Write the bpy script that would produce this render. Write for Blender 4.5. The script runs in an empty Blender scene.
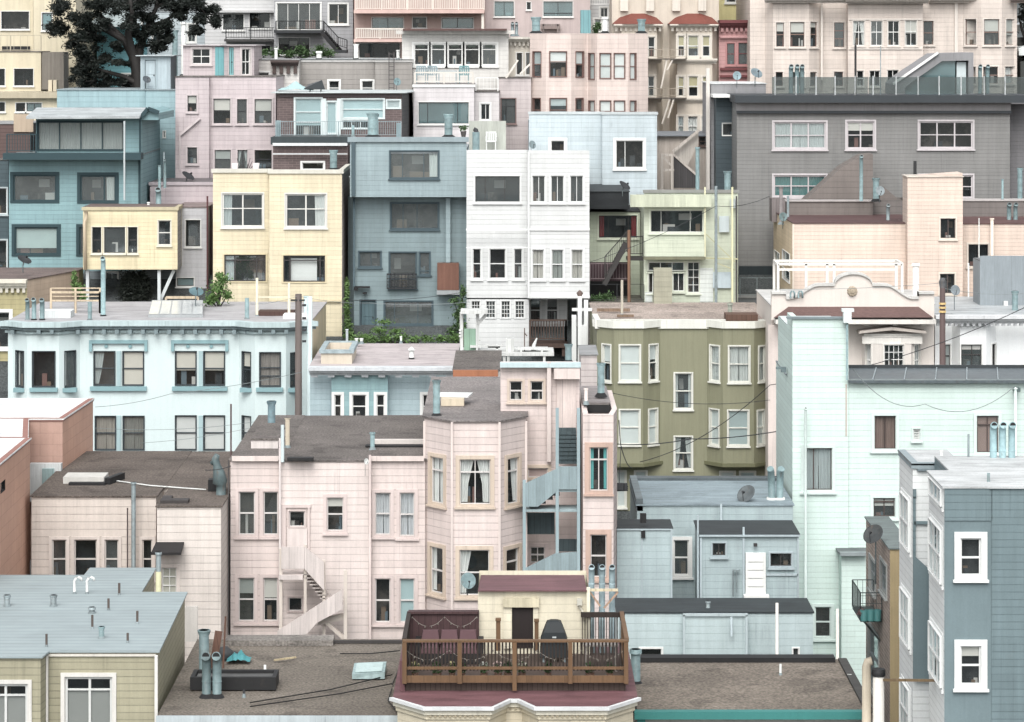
import bpy, math, random
from mathutils import Vector
random.seed(7)
F, H0, HC = 2800.0, 40.0, 40.0          # focal length in pixels, horizon row, camera height (m)
def X(px, Y): return (px - 512) * Y / F
def Z(py, Y): return HC - (py - H0) * Y / F
GP = [(-400, 2), (0, 4), (60, 8), (75, 10), (85, 11.5), (90, 13), (97, 15.3), (105, 16.5), (131, 17.5), (138, 21), (143, 24.6),
      (150, 27.5), (165, 31), (180, 34), (220, 41), (300, 52), (600, 72), (3500, 90)]
def ground(Y):
    for (a, za), (b, zb) in zip(GP, GP[1:]):
        if Y <= b: return za + (zb - za) * (Y - a) / (b - a)
    return GP[-1][1]
SC = bpy.context.scene
COL = SC.collection
GAIN = 0.78; SAT = .74
def lin(c):
    c /= 255.0
    return c / 12.92 if c <= .04045 else ((c + .055) / 1.055) ** 2.4
def lc(rgb, g=None):
    g = GAIN if g is None else g
    c = [lin(v) * g for v in rgb]; l = .2126 * c[0] + .7152 * c[1] + .0722 * c[2]
    return tuple(min(.86, (l + (v - l) * SAT) * k) for v, k in zip(c, (.982, 1.004, .99))) + (1,)

# ------------------------------------------------------------------ materials
class NT:
    def __init__(s, name):
        s.m = bpy.data.materials.new(name); s.m.use_nodes = True
        s.t = s.m.node_tree; s.t.nodes.clear()
        s.out = s.n('ShaderNodeOutputMaterial')
    def n(s, ty, **k):
        nd = s.t.nodes.new(ty)
        for a, v in k.items():
            if a.startswith('i_'):
                nd.inputs[a[2:].replace('_', ' ')].default_value = v
            else: setattr(nd, a, v)
        return nd
    def l(s, a, b): s.t.links.new(a, b)
    def math(s, op, a, b=None, c=None):
        nd = s.n('ShaderNodeMath', operation=op)
        for i, v in enumerate((a, b, c)):
            if v is None: continue
            if isinstance(v, (int, float)): nd.inputs[i].default_value = v
            else: s.l(v, nd.inputs[i])
        return nd.outputs[0]
    def rng(s, v, a, b, lo, hi):
        nd = s.n('ShaderNodeMapRange'); s.l(v, nd.inputs[0])
        for i, q in zip((1, 2, 3, 4), (a, b, lo, hi)): nd.inputs[i].default_value = q
        return nd.outputs[0]
    def scale(s, vec, sc):
        nd = s.n('ShaderNodeMapping'); nd.inputs['Scale'].default_value = sc
        s.l(vec, nd.inputs['Vector']); return nd.outputs[0]
    def noise(s, vec, sc, det=4, rough=.6):
        nd = s.n('ShaderNodeTexNoise'); nd.inputs['Scale'].default_value = sc
        nd.inputs['Detail'].default_value = det; nd.inputs['Roughness'].default_value = rough
        s.l(vec, nd.inputs['Vector']); return nd.outputs['Fac']
    def mulc(s, col, fac):
        nd = s.n('ShaderNodeVectorMath', operation='SCALE')
        s.l(col, nd.inputs[0]); s.l(fac, nd.inputs['Scale']); return nd.outputs[0]
    def mix(s, fac, a, b):
        nd = s.n('ShaderNodeMix', data_type='RGBA')
        if isinstance(fac, float): nd.inputs[0].default_value = fac
        else: s.l(fac, nd.inputs[0])
        for i, v in ((6, a), (7, b)):
            if isinstance(v, tuple): nd.inputs[i].default_value = v
            else: s.l(v, nd.inputs[i])
        return nd.outputs[2]
MC = {}
def M(rgb, kind='lap', b=.23, j=.62, var=.13, rough=.65, grime=.33, gain=None, metal=0.0):
    key = (rgb, kind, b, j, var, rough, grime, gain, metal)
    if key in MC: return MC[key]
    t = NT(kind + '_%d_%d_%d' % rgb)
    tc = t.n('ShaderNodeTexCoord'); oi = t.n('ShaderNodeObjectInfo')
    off = t.n('ShaderNodeVectorMath', operation='ADD'); t.l(tc.outputs['Object'], off.inputs[0])
    cmb = t.n('ShaderNodeCombineXYZ'); r37 = t.math('MULTIPLY', oi.outputs['Random'], 37.0)
    t.l(r37, cmb.inputs[0]); t.l(r37, cmb.inputs[1]); t.l(cmb.outputs[0], off.inputs[1])
    V = off.outputs[0]
    sep = t.n('ShaderNodeSeparateXYZ'); t.l(tc.outputs['Object'], sep.inputs[0])
    x, y, z = sep.outputs
    base = t.n('ShaderNodeRGB'); base.outputs[0].default_value = lc(rgb, gain); col = base.outputs[0]
    n1 = t.noise(V, .55, 6, .65)
    f = t.rng(n1, .3, .72, 1 - var, 1 + var * .35)
    bump = None; bs = .25; bd = .02
    if kind in ('lap', 'stuc', 'paint', 'brick', 'block', 'panel', 'wood'):
        st = t.noise(t.scale(V, (3.2, 3.2, .22)), 1.0, 5, .7)          # rain streaks
        f = t.math('MULTIPLY', f, t.rng(st, .35, .75, 1.0, 1 - grime * .55))
        s2 = t.noise(t.scale(V, (8, 8, .16)), 1.0, 3, .6); s3 = t.noise(V, .9, 3)
        f = t.math('MULTIPLY', f, t.math('SUBTRACT', 1.0, t.math('MULTIPLY', t.rng(s2, .56, .72, 0, grime * .62), t.rng(s3, .42, .6, 0, 1))))
        f = t.math('MULTIPLY', f, t.rng(t.noise(V, 22.0, 2), .3, .7, .955, 1.03))
    if kind == 'lap':
        q = t.math('DIVIDE', z, b); fr = t.math('FRACT', q)
        wn = t.n('ShaderNodeTexWhiteNoise', noise_dimensions='1D'); t.l(t.math('FLOOR', q), wn.inputs['W'])
        f = t.math('MULTIPLY', f, t.rng(wn.outputs['Value'], 0, 1, .965, 1.03))
        jn = t.math('LESS_THAN', fr, .028 / b)
        jm = t.math('MULTIPLY', jn, t.rng(t.noise(V, 2.2, 3), .35, .65, .55, 1.15))
        f = t.math('MULTIPLY', f, t.math('SUBTRACT', 1.0, t.math('MULTIPLY', jm, (1 - j) * .85)))
        # butt joints between boards
        hx = t.math('ADD', t.math('ADD', x, y), t.math('MULTIPLY', wn.outputs['Value'], 3.7))
        w2 = t.n('ShaderNodeTexWhiteNoise', noise_dimensions='2D'); c2 = t.n('ShaderNodeCombineXYZ'); t.l(t.math('FLOOR', q), c2.inputs[0]); t.l(t.math('FLOOR', t.math('DIVIDE', hx, 3.6)), c2.inputs[1]); t.l(c2.outputs[0], w2.inputs['Vector'])
        f = t.math('MULTIPLY', f, t.rng(w2.outputs['Value'], 0, 1, .955, 1.02))
        bj = t.math('LESS_THAN', t.math('FRACT', t.math('DIVIDE', hx, 3.6)), .007)
        f = t.math('MULTIPLY', f, t.math('SUBTRACT', 1.0, t.math('MULTIPLY', bj, .03)))
        bump = t.math('SUBTRACT', t.math('MULTIPLY', fr, -.6), t.math('MULTIPLY', jn, .7)); bs = .5; bd = .03
    elif kind in ('panel', 'wood'):
        h = t.math('ADD', x, y); q = t.math('DIVIDE', h, b); fr = t.math('FRACT', q)
        wn = t.n('ShaderNodeTexWhiteNoise', noise_dimensions='1D'); t.l(t.math('FLOOR', q), wn.inputs['W'])
        f = t.math('MULTIPLY', f, t.rng(wn.outputs['Value'], 0, 1, .9, 1.06))
        jn = t.math('LESS_THAN', fr, .022 / b)
        f = t.math('MULTIPLY', f, t.math('SUBTRACT', 1.0, t.math('MULTIPLY', jn, 1 - j)))
        gr = t.noise(t.scale(V, (9, 9, .8)), 2.0, 4)
        f = t.math('MULTIPLY', f, t.rng(gr, .3, .7, .9, 1.06))
        bump = t.math('MULTIPLY', jn, -1.0)
    elif kind in ('brick', 'block'):
        h = t.math('ADD', x, y); cv = t.n('ShaderNodeCombineXYZ'); t.l(h, cv.inputs[0]); t.l(z, cv.inputs[1])
        br = t.n('ShaderNodeTexBrick'); t.l(cv.outputs[0], br.inputs['Vector'])
        br.inputs['Scale'].default_value = 1.0
        bw, bh = (.42, .13) if kind == 'brick' else (.95, .42)
        br.inputs['Brick Width'].default_value = bw; br.inputs['Row Height'].default_value = bh
        br.inputs['Mortar Size'].default_value = .012
        c0 = lc(rgb, gain); k2 = .75 if kind == 'brick' else .93
        br.inputs['Color1'].default_value = c0
        br.inputs['Color2'].default_value = tuple(v * k2 for v in c0[:3]) + (1,)
        mk = 1.5 if kind == 'brick' else j
        br.inputs['Mortar'].default_value = tuple(min(.7, v * mk) for v in c0[:3]) + (1,)
        col = br.outputs['Color']; bump = t.math('MULTIPLY', br.outputs['Fac'], -1.0)
    elif kind == 'stuc':
        bump = t.noise(V, 14.0, 5); bs = .15
    elif kind == 'gravel':
        g = t.noise(V, 13.0, 2, .5); big = t.noise(V, .3, 4)
        f = t.math('MULTIPLY', f, t.rng(g, .32, .68, .62, 1.38))
        sn = t.noise(V, .75, 5, .6); f = t.math('MULTIPLY', f, t.rng(sn, .55, .62, 1.0, .72))
        sp = t.noise(V, 3.1, 3, .7); f = t.math('MULTIPLY', f, t.rng(sp, .66, .74, 1.0, .72))
        f = t.math('MULTIPLY', f, t.rng(big, .35, .65, .76, 1.12))
        seam = t.math('LESS_THAN', t.math('FRACT', t.math('DIVIDE', t.math('ADD', y, t.math('MULTIPLY', t.noise(V, .5, 2), .25)), 1.0)), .03)
        f = t.math('MULTIPLY', f, t.math('SUBTRACT', 1.0, t.math('MULTIPLY', seam, .3)))
        bump = g; bs = .8; bd = .05
    elif kind == 'tar':
        sm = t.noise(t.scale(V, (.35, 1.6, 1)), 1.6, 6, .7)
        f = t.math('MULTIPLY', f, t.rng(sm, .32, .68, .66, 1.18)); bump = sm; bs = .2
        sn = t.noise(V, .9, 6, .65); f = t.math('MULTIPLY', f, t.rng(sn, .55, .62, 1.0, .84)); f = t.math('MULTIPLY', f, t.rng(t.noise(V, 18.0, 2), .3, .7, .88, 1.1))
        seam = t.math('LESS_THAN', t.math('FRACT', t.math('DIVIDE', y, .95)), .03)
        f = t.math('MULTIPLY', f, t.math('SUBTRACT', 1.0, t.math('MULTIPLY', seam, .25)))
    elif kind == 'seam':
        jn = t.math('LESS_THAN', t.math('FRACT', t.math('DIVIDE', y, b)), .05 / b)
        f = t.math('MULTIPLY', f, t.math('SUBTRACT', 1.0, t.math('MULTIPLY', jn, 1 - j)))
        bump = t.math('MULTIPLY', jn, -1.0)
        f = t.math('MULTIPLY', f, t.rng(t.noise(t.scale(V, (.4, 2, 1)), 1.5, 5), .3, .7, .9, 1.05))
    elif kind == 'shingle':
        sh = t.noise(t.scale(V, (5, 9, 9)), 1.3, 3)
        f = t.math('MULTIPLY', f, t.rng(sh, .3, .7, .8, 1.15)); bump = sh
    elif kind == 'metal':
        dn = t.noise(V, 5.0, 5); f = t.math('MULTIPLY', f, t.rng(dn, .3, .7, .72, 1.15)); f = t.math('MULTIPLY', f, t.rng(oi.outputs['Random'], 0, 1, .78, 1.14))
        rs = t.noise(t.scale(V, (3, 3, .8)), 2.3, 5, .7); rust = t.rng(rs, .58, .72, 0, .6)
    elif kind == 'leaf':
        pr = t.rng(t.noise(V, 7.0, 3), .3, .7, .45, 1.6); f = t.math('MULTIPLY', f, pr)
        f = t.math('MULTIPLY', f, t.rng(oi.outputs['Random'], 0, 1, .85, 1.1))
    col = t.mulc(col, f)
    if kind == 'metal': col = t.mix(rust, col, lc((118, 98, 84), .6))
    if kind in ('lap', 'stuc', 'paint', 'block') and grime > .12:          # brownish blotches of dirt
        bl = t.noise(V, 1.7, 7, .72)
        col = t.mix(t.rng(bl, .60, .80, 0.0, grime * .55), col, lc((120, 100, 82)))
    p = t.n('ShaderNodeBsdfPrincipled')
    t.l(col, p.inputs['Base Color']); p.inputs['Roughness'].default_value = rough; p.inputs['Metallic'].default_value = metal
    p.inputs['Specular IOR Level'].default_value = .3
    if kind == 'cloth':
        p.inputs['Subsurface Weight'].default_value = 0
    if bump is not None:
        bn = t.n('ShaderNodeBump'); bn.inputs['Strength'].default_value = bs; bn.inputs['Distance'].default_value = bd
        t.l(bump, bn.inputs['Height']); t.l(bn.outputs[0], p.inputs['Normal'])
    t.l(p.outputs[0], t.out.inputs[0])
    MC[key] = t.m
    return t.m
def glass(name, tint, refl, haze=.03, dc=(.45, .5, .5)):  # a diffuse share paints haze and pale reflection into the panes
    t = NT(name)
    tr = t.n('ShaderNodeBsdfTransparent'); tr.inputs[0].default_value = tint + (1,)
    gl = t.n('ShaderNodeBsdfGlossy'); gl.inputs['Roughness'].default_value = .03; gl.inputs[0].default_value = (.86, .95, .97, 1)
    fr = t.n('ShaderNodeLayerWeight'); fr.inputs[0].default_value = .5
    tc = t.n('ShaderNodeTexCoord'); bn = t.n('ShaderNodeBump'); bn.inputs['Strength'].default_value = .06
    t.l(t.noise(tc.outputs['Object'], 1.1, 2), bn.inputs['Height']); t.l(bn.outputs[0], gl.inputs['Normal'])
    fac = t.math('MULTIPLY_ADD', t.math('POWER', fr.outputs['Facing'], 5.0), .9, .04 + refl)
    mx = t.n('ShaderNodeMixShader'); t.l(fac, mx.inputs[0]); t.l(tr.outputs[0], mx.inputs[1]); t.l(gl.outputs[0], mx.inputs[2])
    df = t.n('ShaderNodeBsdfDiffuse'); df.inputs[0].default_value = dc + (1,)
    m2 = t.n('ShaderNodeMixShader'); t.l(t.rng(t.noise(tc.outputs['Object'], .5, 2), .3, .7, haze * .75, haze * 1.3), m2.inputs[0]); t.l(mx.outputs[0], m2.inputs[1]); t.l(df.outputs[0], m2.inputs[2])
    t.l(m2.outputs[0], t.out.inputs[0]); return t.m
GHAZE = glass('hazy_glass', (.82, .88, .88), .08, .12)
GLASS = glass('window_glass', (.93, .95, .95), .03, .012)
GLASS2 = glass('pale_haze_glass', (.9, .93, .93), .06, .08)
GLASS3 = glass('mirror_glass', (.8, .86, .87), .16, .05)
GTEAL = glass('teal_glass', (.42, .60, .62), .16, .22, (.36, .52, .54))
GRAIL = glass('rail_glass', (.52, .56, .56), .06, .05)
def flat(name, c):
    t = NT(name); p = t.n('ShaderNodeBsdfPrincipled'); p.inputs['Base Color'].default_value = c + (1,); p.inputs['Roughness'].default_value = .8; t.l(p.outputs[0], t.out.inputs[0]); return t.m
def interior(name, c, c2):
    t = NT(name); tc = t.n('ShaderNodeTexCoord')
    n = t.noise(tc.outputs['Object'], 1.6, 3)
    p = t.n('ShaderNodeBsdfPrincipled'); p.inputs['Roughness'].default_value = .9
    t.l(t.mix(t.rng(n, .42, .6, 0, 1), c + (1,), c2 + (1,)), p.inputs['Base Color']); t.l(p.outputs[0], t.out.inputs[0]); return t.m
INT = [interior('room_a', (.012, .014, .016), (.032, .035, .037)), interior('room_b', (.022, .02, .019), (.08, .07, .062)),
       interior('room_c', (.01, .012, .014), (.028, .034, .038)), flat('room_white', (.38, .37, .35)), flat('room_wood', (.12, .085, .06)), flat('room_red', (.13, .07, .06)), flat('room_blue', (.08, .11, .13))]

# ------------------------------------------------------------------ mesh building
class MB:
    def __init__(s): s.v = []; s.f = []; s.m = []; s.smooth = []
    def poly(s, pts, mi=0, sm=False):
        i = len(s.v); s.v += [tuple(p) for p in pts]; s.f.append(tuple(range(i, i + len(pts)))); s.m.append(mi); s.smooth.append(sm)
    def hexa(s, c, mi=0):        # c: 8 corners, bottom four ccw then top four
        i = len(s.v); s.v += [tuple(p) for p in c]
        for q in ((0, 3, 2, 1), (4, 5, 6, 7), (0, 1, 5, 4), (1, 2, 6, 5), (2, 3, 7, 6), (3, 0, 4, 7)):
            s.f.append(tuple(i + k for k in q)); s.m.append(mi); s.smooth.append(False)
    def box(s, x0, x1, y0, y1, z0, z1, mi=0):
        s.hexa([(x0, y0, z0), (x1, y0, z0), (x1, y1, z0), (x0, y1, z0), (x0, y0, z1), (x1, y0, z1), (x1, y1, z1), (x0, y1, z1)], mi)
    def fb(s, g, u0, u1, z0, z1, o0, o1, mi=0):      # box on a facade frame g = (P0, d, n); o = outward offset
        P, d, n = g
        def c(u, o, z): return (P[0] + d[0] * u + n[0] * o, P[1] + d[1] * u + n[1] * o, z)
        s.hexa([c(u0, o1, z0), c(u1, o1, z0), c(u1, o0, z0), c(u0, o0, z0), c(u0, o1, z1), c(u1, o1, z1), c(u1, o0, z1), c(u0, o0, z1)], mi)
    def ring(s, g, u0, u1, z0, z1, w, o0, o1, mi=0):
        s.fb(g, u0, u0 + w, z0, z1, o0, o1, mi); s.fb(g, u1 - w, u1, z0, z1, o0, o1, mi)
        s.fb(g, u0 + w, u1 - w, z0, z0 + w, o0, o1, mi); s.fb(g, u0 + w, u1 - w, z1 - w, z1, o0, o1, mi)
    def bar(s, a, b, w, h=None, mi=0):               # square bar between two points
        h = h or w; a = Vector(a); b = Vector(b); t = (b - a).normalized()
        up = Vector((0, 0, 1)) if abs(t.z) < .95 else Vector((0, 1, 0))
        r = t.cross(up).normalized(); u = r.cross(t).normalized()
        q = lambda p, i, k: p + r * (i * w / 2) + u * (k * h / 2)
        s.hexa([q(a, -1, -1), q(a, 1, -1), q(b, 1, -1), q(b, -1, -1), q(a, -1, 1), q(a, 1, 1), q(b, 1, 1), q(b, -1, 1)], mi)
    def tube(s, pts, r, n=10, mi=0, cap=True):
        rs = r if isinstance(r, (list, tuple)) else [r] * len(pts)
        pts = [Vector(p) for p in pts]; rings = []; ref = None
        for i, p in enumerate(pts):
            t = (pts[min(i + 1, len(pts) - 1)] - pts[max(i - 1, 0)]).normalized()
            if ref is None: ref = Vector((1, 0, 0)) if abs(t.x) < .9 else Vector((0, 1, 0))
            a = t.cross(ref).normalized(); b = t.cross(a); ref = b.cross(t) if False else ref
            i0 = len(s.v)
            for k in range(n):
                w = 2 * math.pi * k / n; s.v.append(tuple(p + (a * math.cos(w) + b * math.sin(w)) * rs[i]))
            rings.append(i0)
        for r0, r1 in zip(rings, rings[1:]):
            for k in range(n):
                s.f.append((r0 + k, r0 + (k + 1) % n, r1 + (k + 1) % n, r1 + k)); s.m.append(mi); s.smooth.append(True)
        if cap:
            for r0 in (rings[0], rings[-1]):
                s.f.append(tuple(range(r0, r0 + n))); s.m.append(mi); s.smooth.append(False)
    def prism(s, poly, z0, z1, mi=0):
        n = len(poly)
        s.poly([(p[0], p[1], z1) for p in poly], mi); s.poly([(p[0], p[1], z0) for p in reversed(poly)], mi)
        for i in range(n):
            a, b = poly[i], poly[(i + 1) % n]
            s.poly([(a[0], a[1], z0), (b[0], b[1], z0), (b[0], b[1], z1), (a[0], a[1], z1)], mi)
    def slab(s, poly, y0, y1, mi=0):                 # polygon of (x, z) given a thickness in y
        n = len(poly)
        s.poly([(p[0], y0, p[1]) for p in poly], mi); s.poly([(p[0], y1, p[1]) for p in reversed(poly)], mi)
        for i in range(n):
            a, b = poly[i], poly[(i + 1) % n]
            s.poly([(a[0], y0, a[1]), (a[0], y1, a[1]), (b[0], y1, b[1]), (b[0], y0, b[1])], mi)
    def build(s, name, mats, parent=None, origin=None):
        o = origin if origin is not None else (parent['_o'] if parent is not None else None)
        o = Vector(o) if o is not None else Vector((0, 0, 0))
        me = bpy.data.meshes.new(name)
        me.from_pydata([(v[0] - o.x, v[1] - o.y, v[2] - o.z) for v in s.v], [], s.f)
        if not isinstance(mats, (list, tuple)): mats = [mats]
        for m in mats: me.materials.append(m)
        me.polygons.foreach_set('material_index', s.m)
        me.polygons.foreach_set('use_smooth', s.smooth)
        me.update()
        ob = bpy.data.objects.new(name, me); COL.objects.link(ob)
        if parent is not None:
            ob.parent = parent; ob['_o'] = list(o)
        else:
            ob.location = o; ob['_o'] = list(o)
        return ob
def tag(o, label, cat, group=None, kind=None):
    if label: o['label'] = label
    if cat: o['category'] = cat
    if group: o['group'] = group
    if kind: o['kind'] = kind
    return o
def thing(name, label, cat, loc, group=None):
    o = bpy.data.objects.new(name, None); COL.objects.link(o); o.location = loc; o['_o'] = list(loc)
    return tag(o, label, cat, group)
def frame(a, b):
    d = Vector((b[0] - a[0], b[1] - a[1])); L = d.length; d /= L
    return (a, (d.x, d.y), (d.y, -d.x)), L
def offset_poly(P, k):      # outward for k > 0, footprint listed left to right along the front then back
    n = len(P); out = []
    for i in range(n):
        a, b, c = Vector(P[i - 1]), Vector(P[i]), Vector(P[(i + 1) % n])
        d1 = (b - a).normalized(); d2 = (c - b).normalized()
        n1 = Vector((d1.y, -d1.x)); n2 = Vector((d2.y, -d2.x))
        m = n1 + n2
        if m.length < 1e-4: out.append(tuple(b + n1 * k)); continue
        m.normalize(); q = m * (k / max(.35, m.dot(n1))); out.append((b.x + q.x, b.y + q.y))
    return out

TX = [0, 250, 500, 764]
WHITE = M((240, 238, 236), 'paint', var=.05, grime=.12)
CURT = M((225, 224, 222), 'cloth', var=.06, rough=.9)
BLIND = M((214, 208, 200), 'cloth', var=.05, rough=.9)
DARKF = M((58, 60, 64), 'paint', grime=.1)
GALV = M((150, 165, 170), 'metal', rough=.55, metal=.3, gain=.7)
TEALPIPE = M((128, 158, 163), 'metal', rough=.5, gain=.75)
PVC = M((225, 226, 224), 'paint', var=.06)
BLACK = M((38, 38, 40), 'paint', gain=.9)
RUST = M((120, 85, 65), 'paint')
TARBLK = M((45, 46, 48), 'tar', rough=.6)

class H:
    """A building: an Empty at its base, with wall, roof, windows and trim as child meshes."""
    def __init__(s, name, label, cat='house', px=0, Y=100, **k):
        s.root = thing(name, label, cat, (X(px, Y), Y, ground(Y)), k.get('group'))
        s.o = k; s.zr = None
    def part(s, mb, name, mat, parent=None): return mb.build(name, mat, parent or s.root)
    def b(s, pts, top, m, back=None, bot=None, roof=None, par=0, cop=None, W=(), mats=None, Yt=None, depth=6, ztop=None, lip=.05, ff=0, **o):
        opt = dict(s.o); opt.update(o)
        Yf = min(p[1] for p in pts); zt = ztop if ztop is not None else Z(top, Yt or pts[0][1])
        Yb = back or Yf + depth
        zb = ground(Yf) - .6 if bot is None else (Z(bot, Yf))
        P = [(X(px, Y), Y) for px, Y in pts]; nf = len(P)
        PX = [p[0] for p in pts]
        if abs(P[-1][1] - Yb) > .05: P.append((P[-1][0], Yb))
        if abs(P[0][1] - Yb) > .05: P.append((P[0][0], Yb))
        segs = []
        for i in range(nf - 1):
            g, L = frame(P[i], P[i + 1]); segs.append([g, L, PX[i], PX[i + 1], []])
        wl = []
        for (col, y0, text), *ex in [(w[:3], *w[3:]) for w in W]:
            eo = dict(opt); 
            if ex: eo.update(ex[0])
            sc = 1024 / 260.0
            for line in text.split(';'):
                tk = line.split()
                if not tk: continue
                a, bq, c, d = [float(v) for v in tk[:4]]
                if col is None: wx0, wy0, wx1, wy1 = a, bq, c, d
                else: wx0, wx1 = TX[col] + a / sc, TX[col] + c / sc; wy0, wy1 = y0 + bq / sc, y0 + d / sc
                pc = (wx0 + wx1) / 2
                for sg in segs:
                    if sg[2] - .5 <= pc <= sg[3] + .5: break
                g, L = sg[0], sg[1]
                def hit(px):
                    k = (px - 512) / F; (ax, ay), dd = g[0], g[1]
                    den = dd[0] - k * dd[1]
                    return (k * ay - ax) / den
                u0, u1 = max(.04, hit(wx0)), min(L - .04, hit(wx1))
                uc = (u0 + u1) / 2; Yc = g[0][1] + g[1][1] * uc
                z1, z0 = Z(wy0, Yc), Z(wy1, Yc)
                z1 = min(z1, zt - .06); z0 = max(z0, zb + .05)
                if u1 - u0 < .1 or z1 - z0 < .1: continue
                sg[4].append((u0, u1, z0, z1)); wl.append((g, u0, u1, z0, z1, tk[4:], eo))
        mb = MB(); mlist = [m] + INT
        if mats:
            for q in mats.values():
                if q not in mlist: mlist.append(q)
        for i, (g, L, _, _, holes) in enumerate(segs):
            mi = mlist.index(mats[i]) if mats and i in mats else 0
            us = sorted({0, L, *[h[0] for h in holes], *[h[1] for h in holes]})
            zs = sorted({zb, zt, *[h[2] for h in holes], *[h[3] for h in holes]})
            Pq, d, n = g
            c = lambda u, z, o=0: (Pq[0] + d[0] * u + n[0] * o, Pq[1] + d[1] * u + n[1] * o, z)
            for ua, ub in zip(us, us[1:]):
                for za, zc in zip(zs, zs[1:]):
                    um, zm = (ua + ub) / 2, (za + zc) / 2
                    if any(h[0] < um < h[1] and h[2] < zm < h[3] for h in holes): continue
                    mb.poly([c(ua, za), c(ub, za), c(ub, zc), c(ua, zc)], mi)
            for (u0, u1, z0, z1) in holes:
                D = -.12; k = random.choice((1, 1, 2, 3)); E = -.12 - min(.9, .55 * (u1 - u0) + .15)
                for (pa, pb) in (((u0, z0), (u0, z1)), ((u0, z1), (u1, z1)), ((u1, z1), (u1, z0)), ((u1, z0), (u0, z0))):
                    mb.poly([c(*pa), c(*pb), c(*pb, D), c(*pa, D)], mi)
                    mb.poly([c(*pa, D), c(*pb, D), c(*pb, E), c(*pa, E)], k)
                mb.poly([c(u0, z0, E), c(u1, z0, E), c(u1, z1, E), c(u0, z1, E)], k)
                W_, H_ = u1 - u0, z1 - z0               # what stands in the room
                for _ in range(random.choice((1, 2, 3, 4)) if min(W_, H_) > .4 else 0):
                    bw = random.uniform(.06, .3) * W_; bh = random.uniform(.08, .45) * H_; ub = u0 + .02 + random.random() * (W_ - bw - .04); o1 = random.uniform(-.26, -.2)
                    mb.fb(g, ub, ub + bw, z0 + .002, z0 + bh, max(E + .01, o1 - random.uniform(.05, .2)), o1, random.choice((1, 2, 3, 4, 5, 5, 6, 7)))
                if W_ > .7 and random.random() < .5:
                    ub = u0 + random.random() * W_ * .7; mb.fb(g, ub, ub + W_ * .25, z0 + H_ * .5, z0 + H_ * .8, E + .003, E + .03, random.choice((4, 5, 4)))
        n = len(P)
        zs_ = zt - ff
        for i in range(nf - 1, n):
            a, q = P[i], P[(i + 1) % n]
            mb.poly([(a[0], a[1], zb), (q[0], q[1], zb), (q[0], q[1], zs_), (a[0], a[1], zs_)])
        if bot is not None: mb.poly([(p[0], p[1], zb) for p in reversed(P)])
        rm = roof if roof is not None else M((120, 112, 108), 'gravel', rough=.95)
        zr = zt - par
        if ff:                                         # false front: the facade stands above a lower roof
            zr = zs_; I = offset_poly(P, -.2)
            for i in range(nf - 1):
                mb.poly([(*P[i], zt), (*P[i + 1], zt), (*I[i + 1], zt), (*I[i], zt)]); mb.poly([(*I[i], zt), (*I[i + 1], zt), (*I[i + 1], zr - .1), (*I[i], zr - .1)])
            for i in (0, nf - 1): mb.poly([(*P[i], zr), (*I[i], zr), (*I[i], zt), (*P[i], zt)])
            rb = MB(); rb.prism(offset_poly(P, -.03), zr - .1, zr + .02)
        elif par:
            I = offset_poly(P, -.18)
            for i in range(n):
                k = (i + 1) % n
                mb.poly([(*P[i], zt), (*P[k], zt), (*I[k], zt), (*I[i], zt)])
                mb.poly([(*I[i], zt), (*I[k], zt), (*I[k], zr - .1), (*I[i], zr - .1)])
            rb = MB(); rb.poly([(*p, zr) for p in I])
        else:
            rb = MB(); rb.prism(offset_poly(P, lip), zt - .004, zt + .045)
        s.part(mb, 'wall', mlist)
        if roof is not False: s.part(rb, 'roof', rm)
        if cop:                                        # (material, height, outward, rise)
            cm, ch, co, cr = cop
            cb = MB(); OP = offset_poly(P, co); IP = offset_poly(P, -.16); a0, a1 = zt - ch, zt + cr
            for i in range(n):
                k = (i + 1) % n
                if i >= nf - 1 and not par: continue
                cb.hexa([(*OP[i], a0), (*OP[k], a0), (*IP[k], a0), (*IP[i], a0), (*OP[i], a1), (*OP[k], a1), (*IP[k], a1), (*IP[i], a1)])
            s.part(cb, 'cornice' if ch > .25 else 'coping', cm)
        for w in wl: s.win(*w)
        s.zr = zr + (0 if par else .02 if ff else .045)
        return s
    def win(s, g, u0, u1, z0, z1, fl, o):
        fs = {}
        for q in fl:
            k = q.rstrip('0123456789x.,'); fs[k] = q[len(k):]
        trim = o.get('trim', WHITE); sash = o.get('sash', WHITE); cw = o.get('cw', 9) / 100.0
        if 'w' in fs: cw = int(fs['w']) / 100.0
        door = 'dr' in fs; sh = o.get('sh', 0)
        mb = MB()
        if cw > .005 and 'o' not in fs:
            for (a, b2, c, d) in ((u0 - cw, u0, z0 - cw * .6, z1 + cw), (u1, u1 + cw, z0 - cw * .6, z1 + cw), (u0, u1, z1, z1 + cw), (u0, u1, z0 - cw * .6, z0)):
                mb.fb(g, a, b2, c, d, -.02, .045 if not sh else .025)
        mb.ring(g, u0, u1, z0, z1, .02, -.118 + sh, -.012 + sh)
        w = s.part(mb, 'door' if door else 'window', trim)
        if door:
            pb = MB(); a, b2 = u0 + .04, u1 - .04
            pb.fb(g, a, b2, z0 + .03, z1 - .04, -.11, -.06)
            for zz0, zz1 in ((.08, .42), (.5, .93)):
                h = z1 - z0; pb.ring(g, a + .08, b2 - .08, z0 + h * zz0, z0 + h * zz1, .05, -.065, -.04)
            s.part(pb, 'door_panel', o.get('door', trim), w)
            kb = MB(); kb.fb(g, b2 - .12, b2 - .06, z0 + (z1 - z0) * .44, z0 + (z1 - z0) * .49, -.065, -.01); s.part(kb, 'handle', DARKF, w)
            return
        a0, a1, c0, c1 = u0 + .02, u1 - .02, z0 + .02, z1 - .02
        sw = o.get('sw', .027); wd, ht = a1 - a0, c1 - c0
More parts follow.
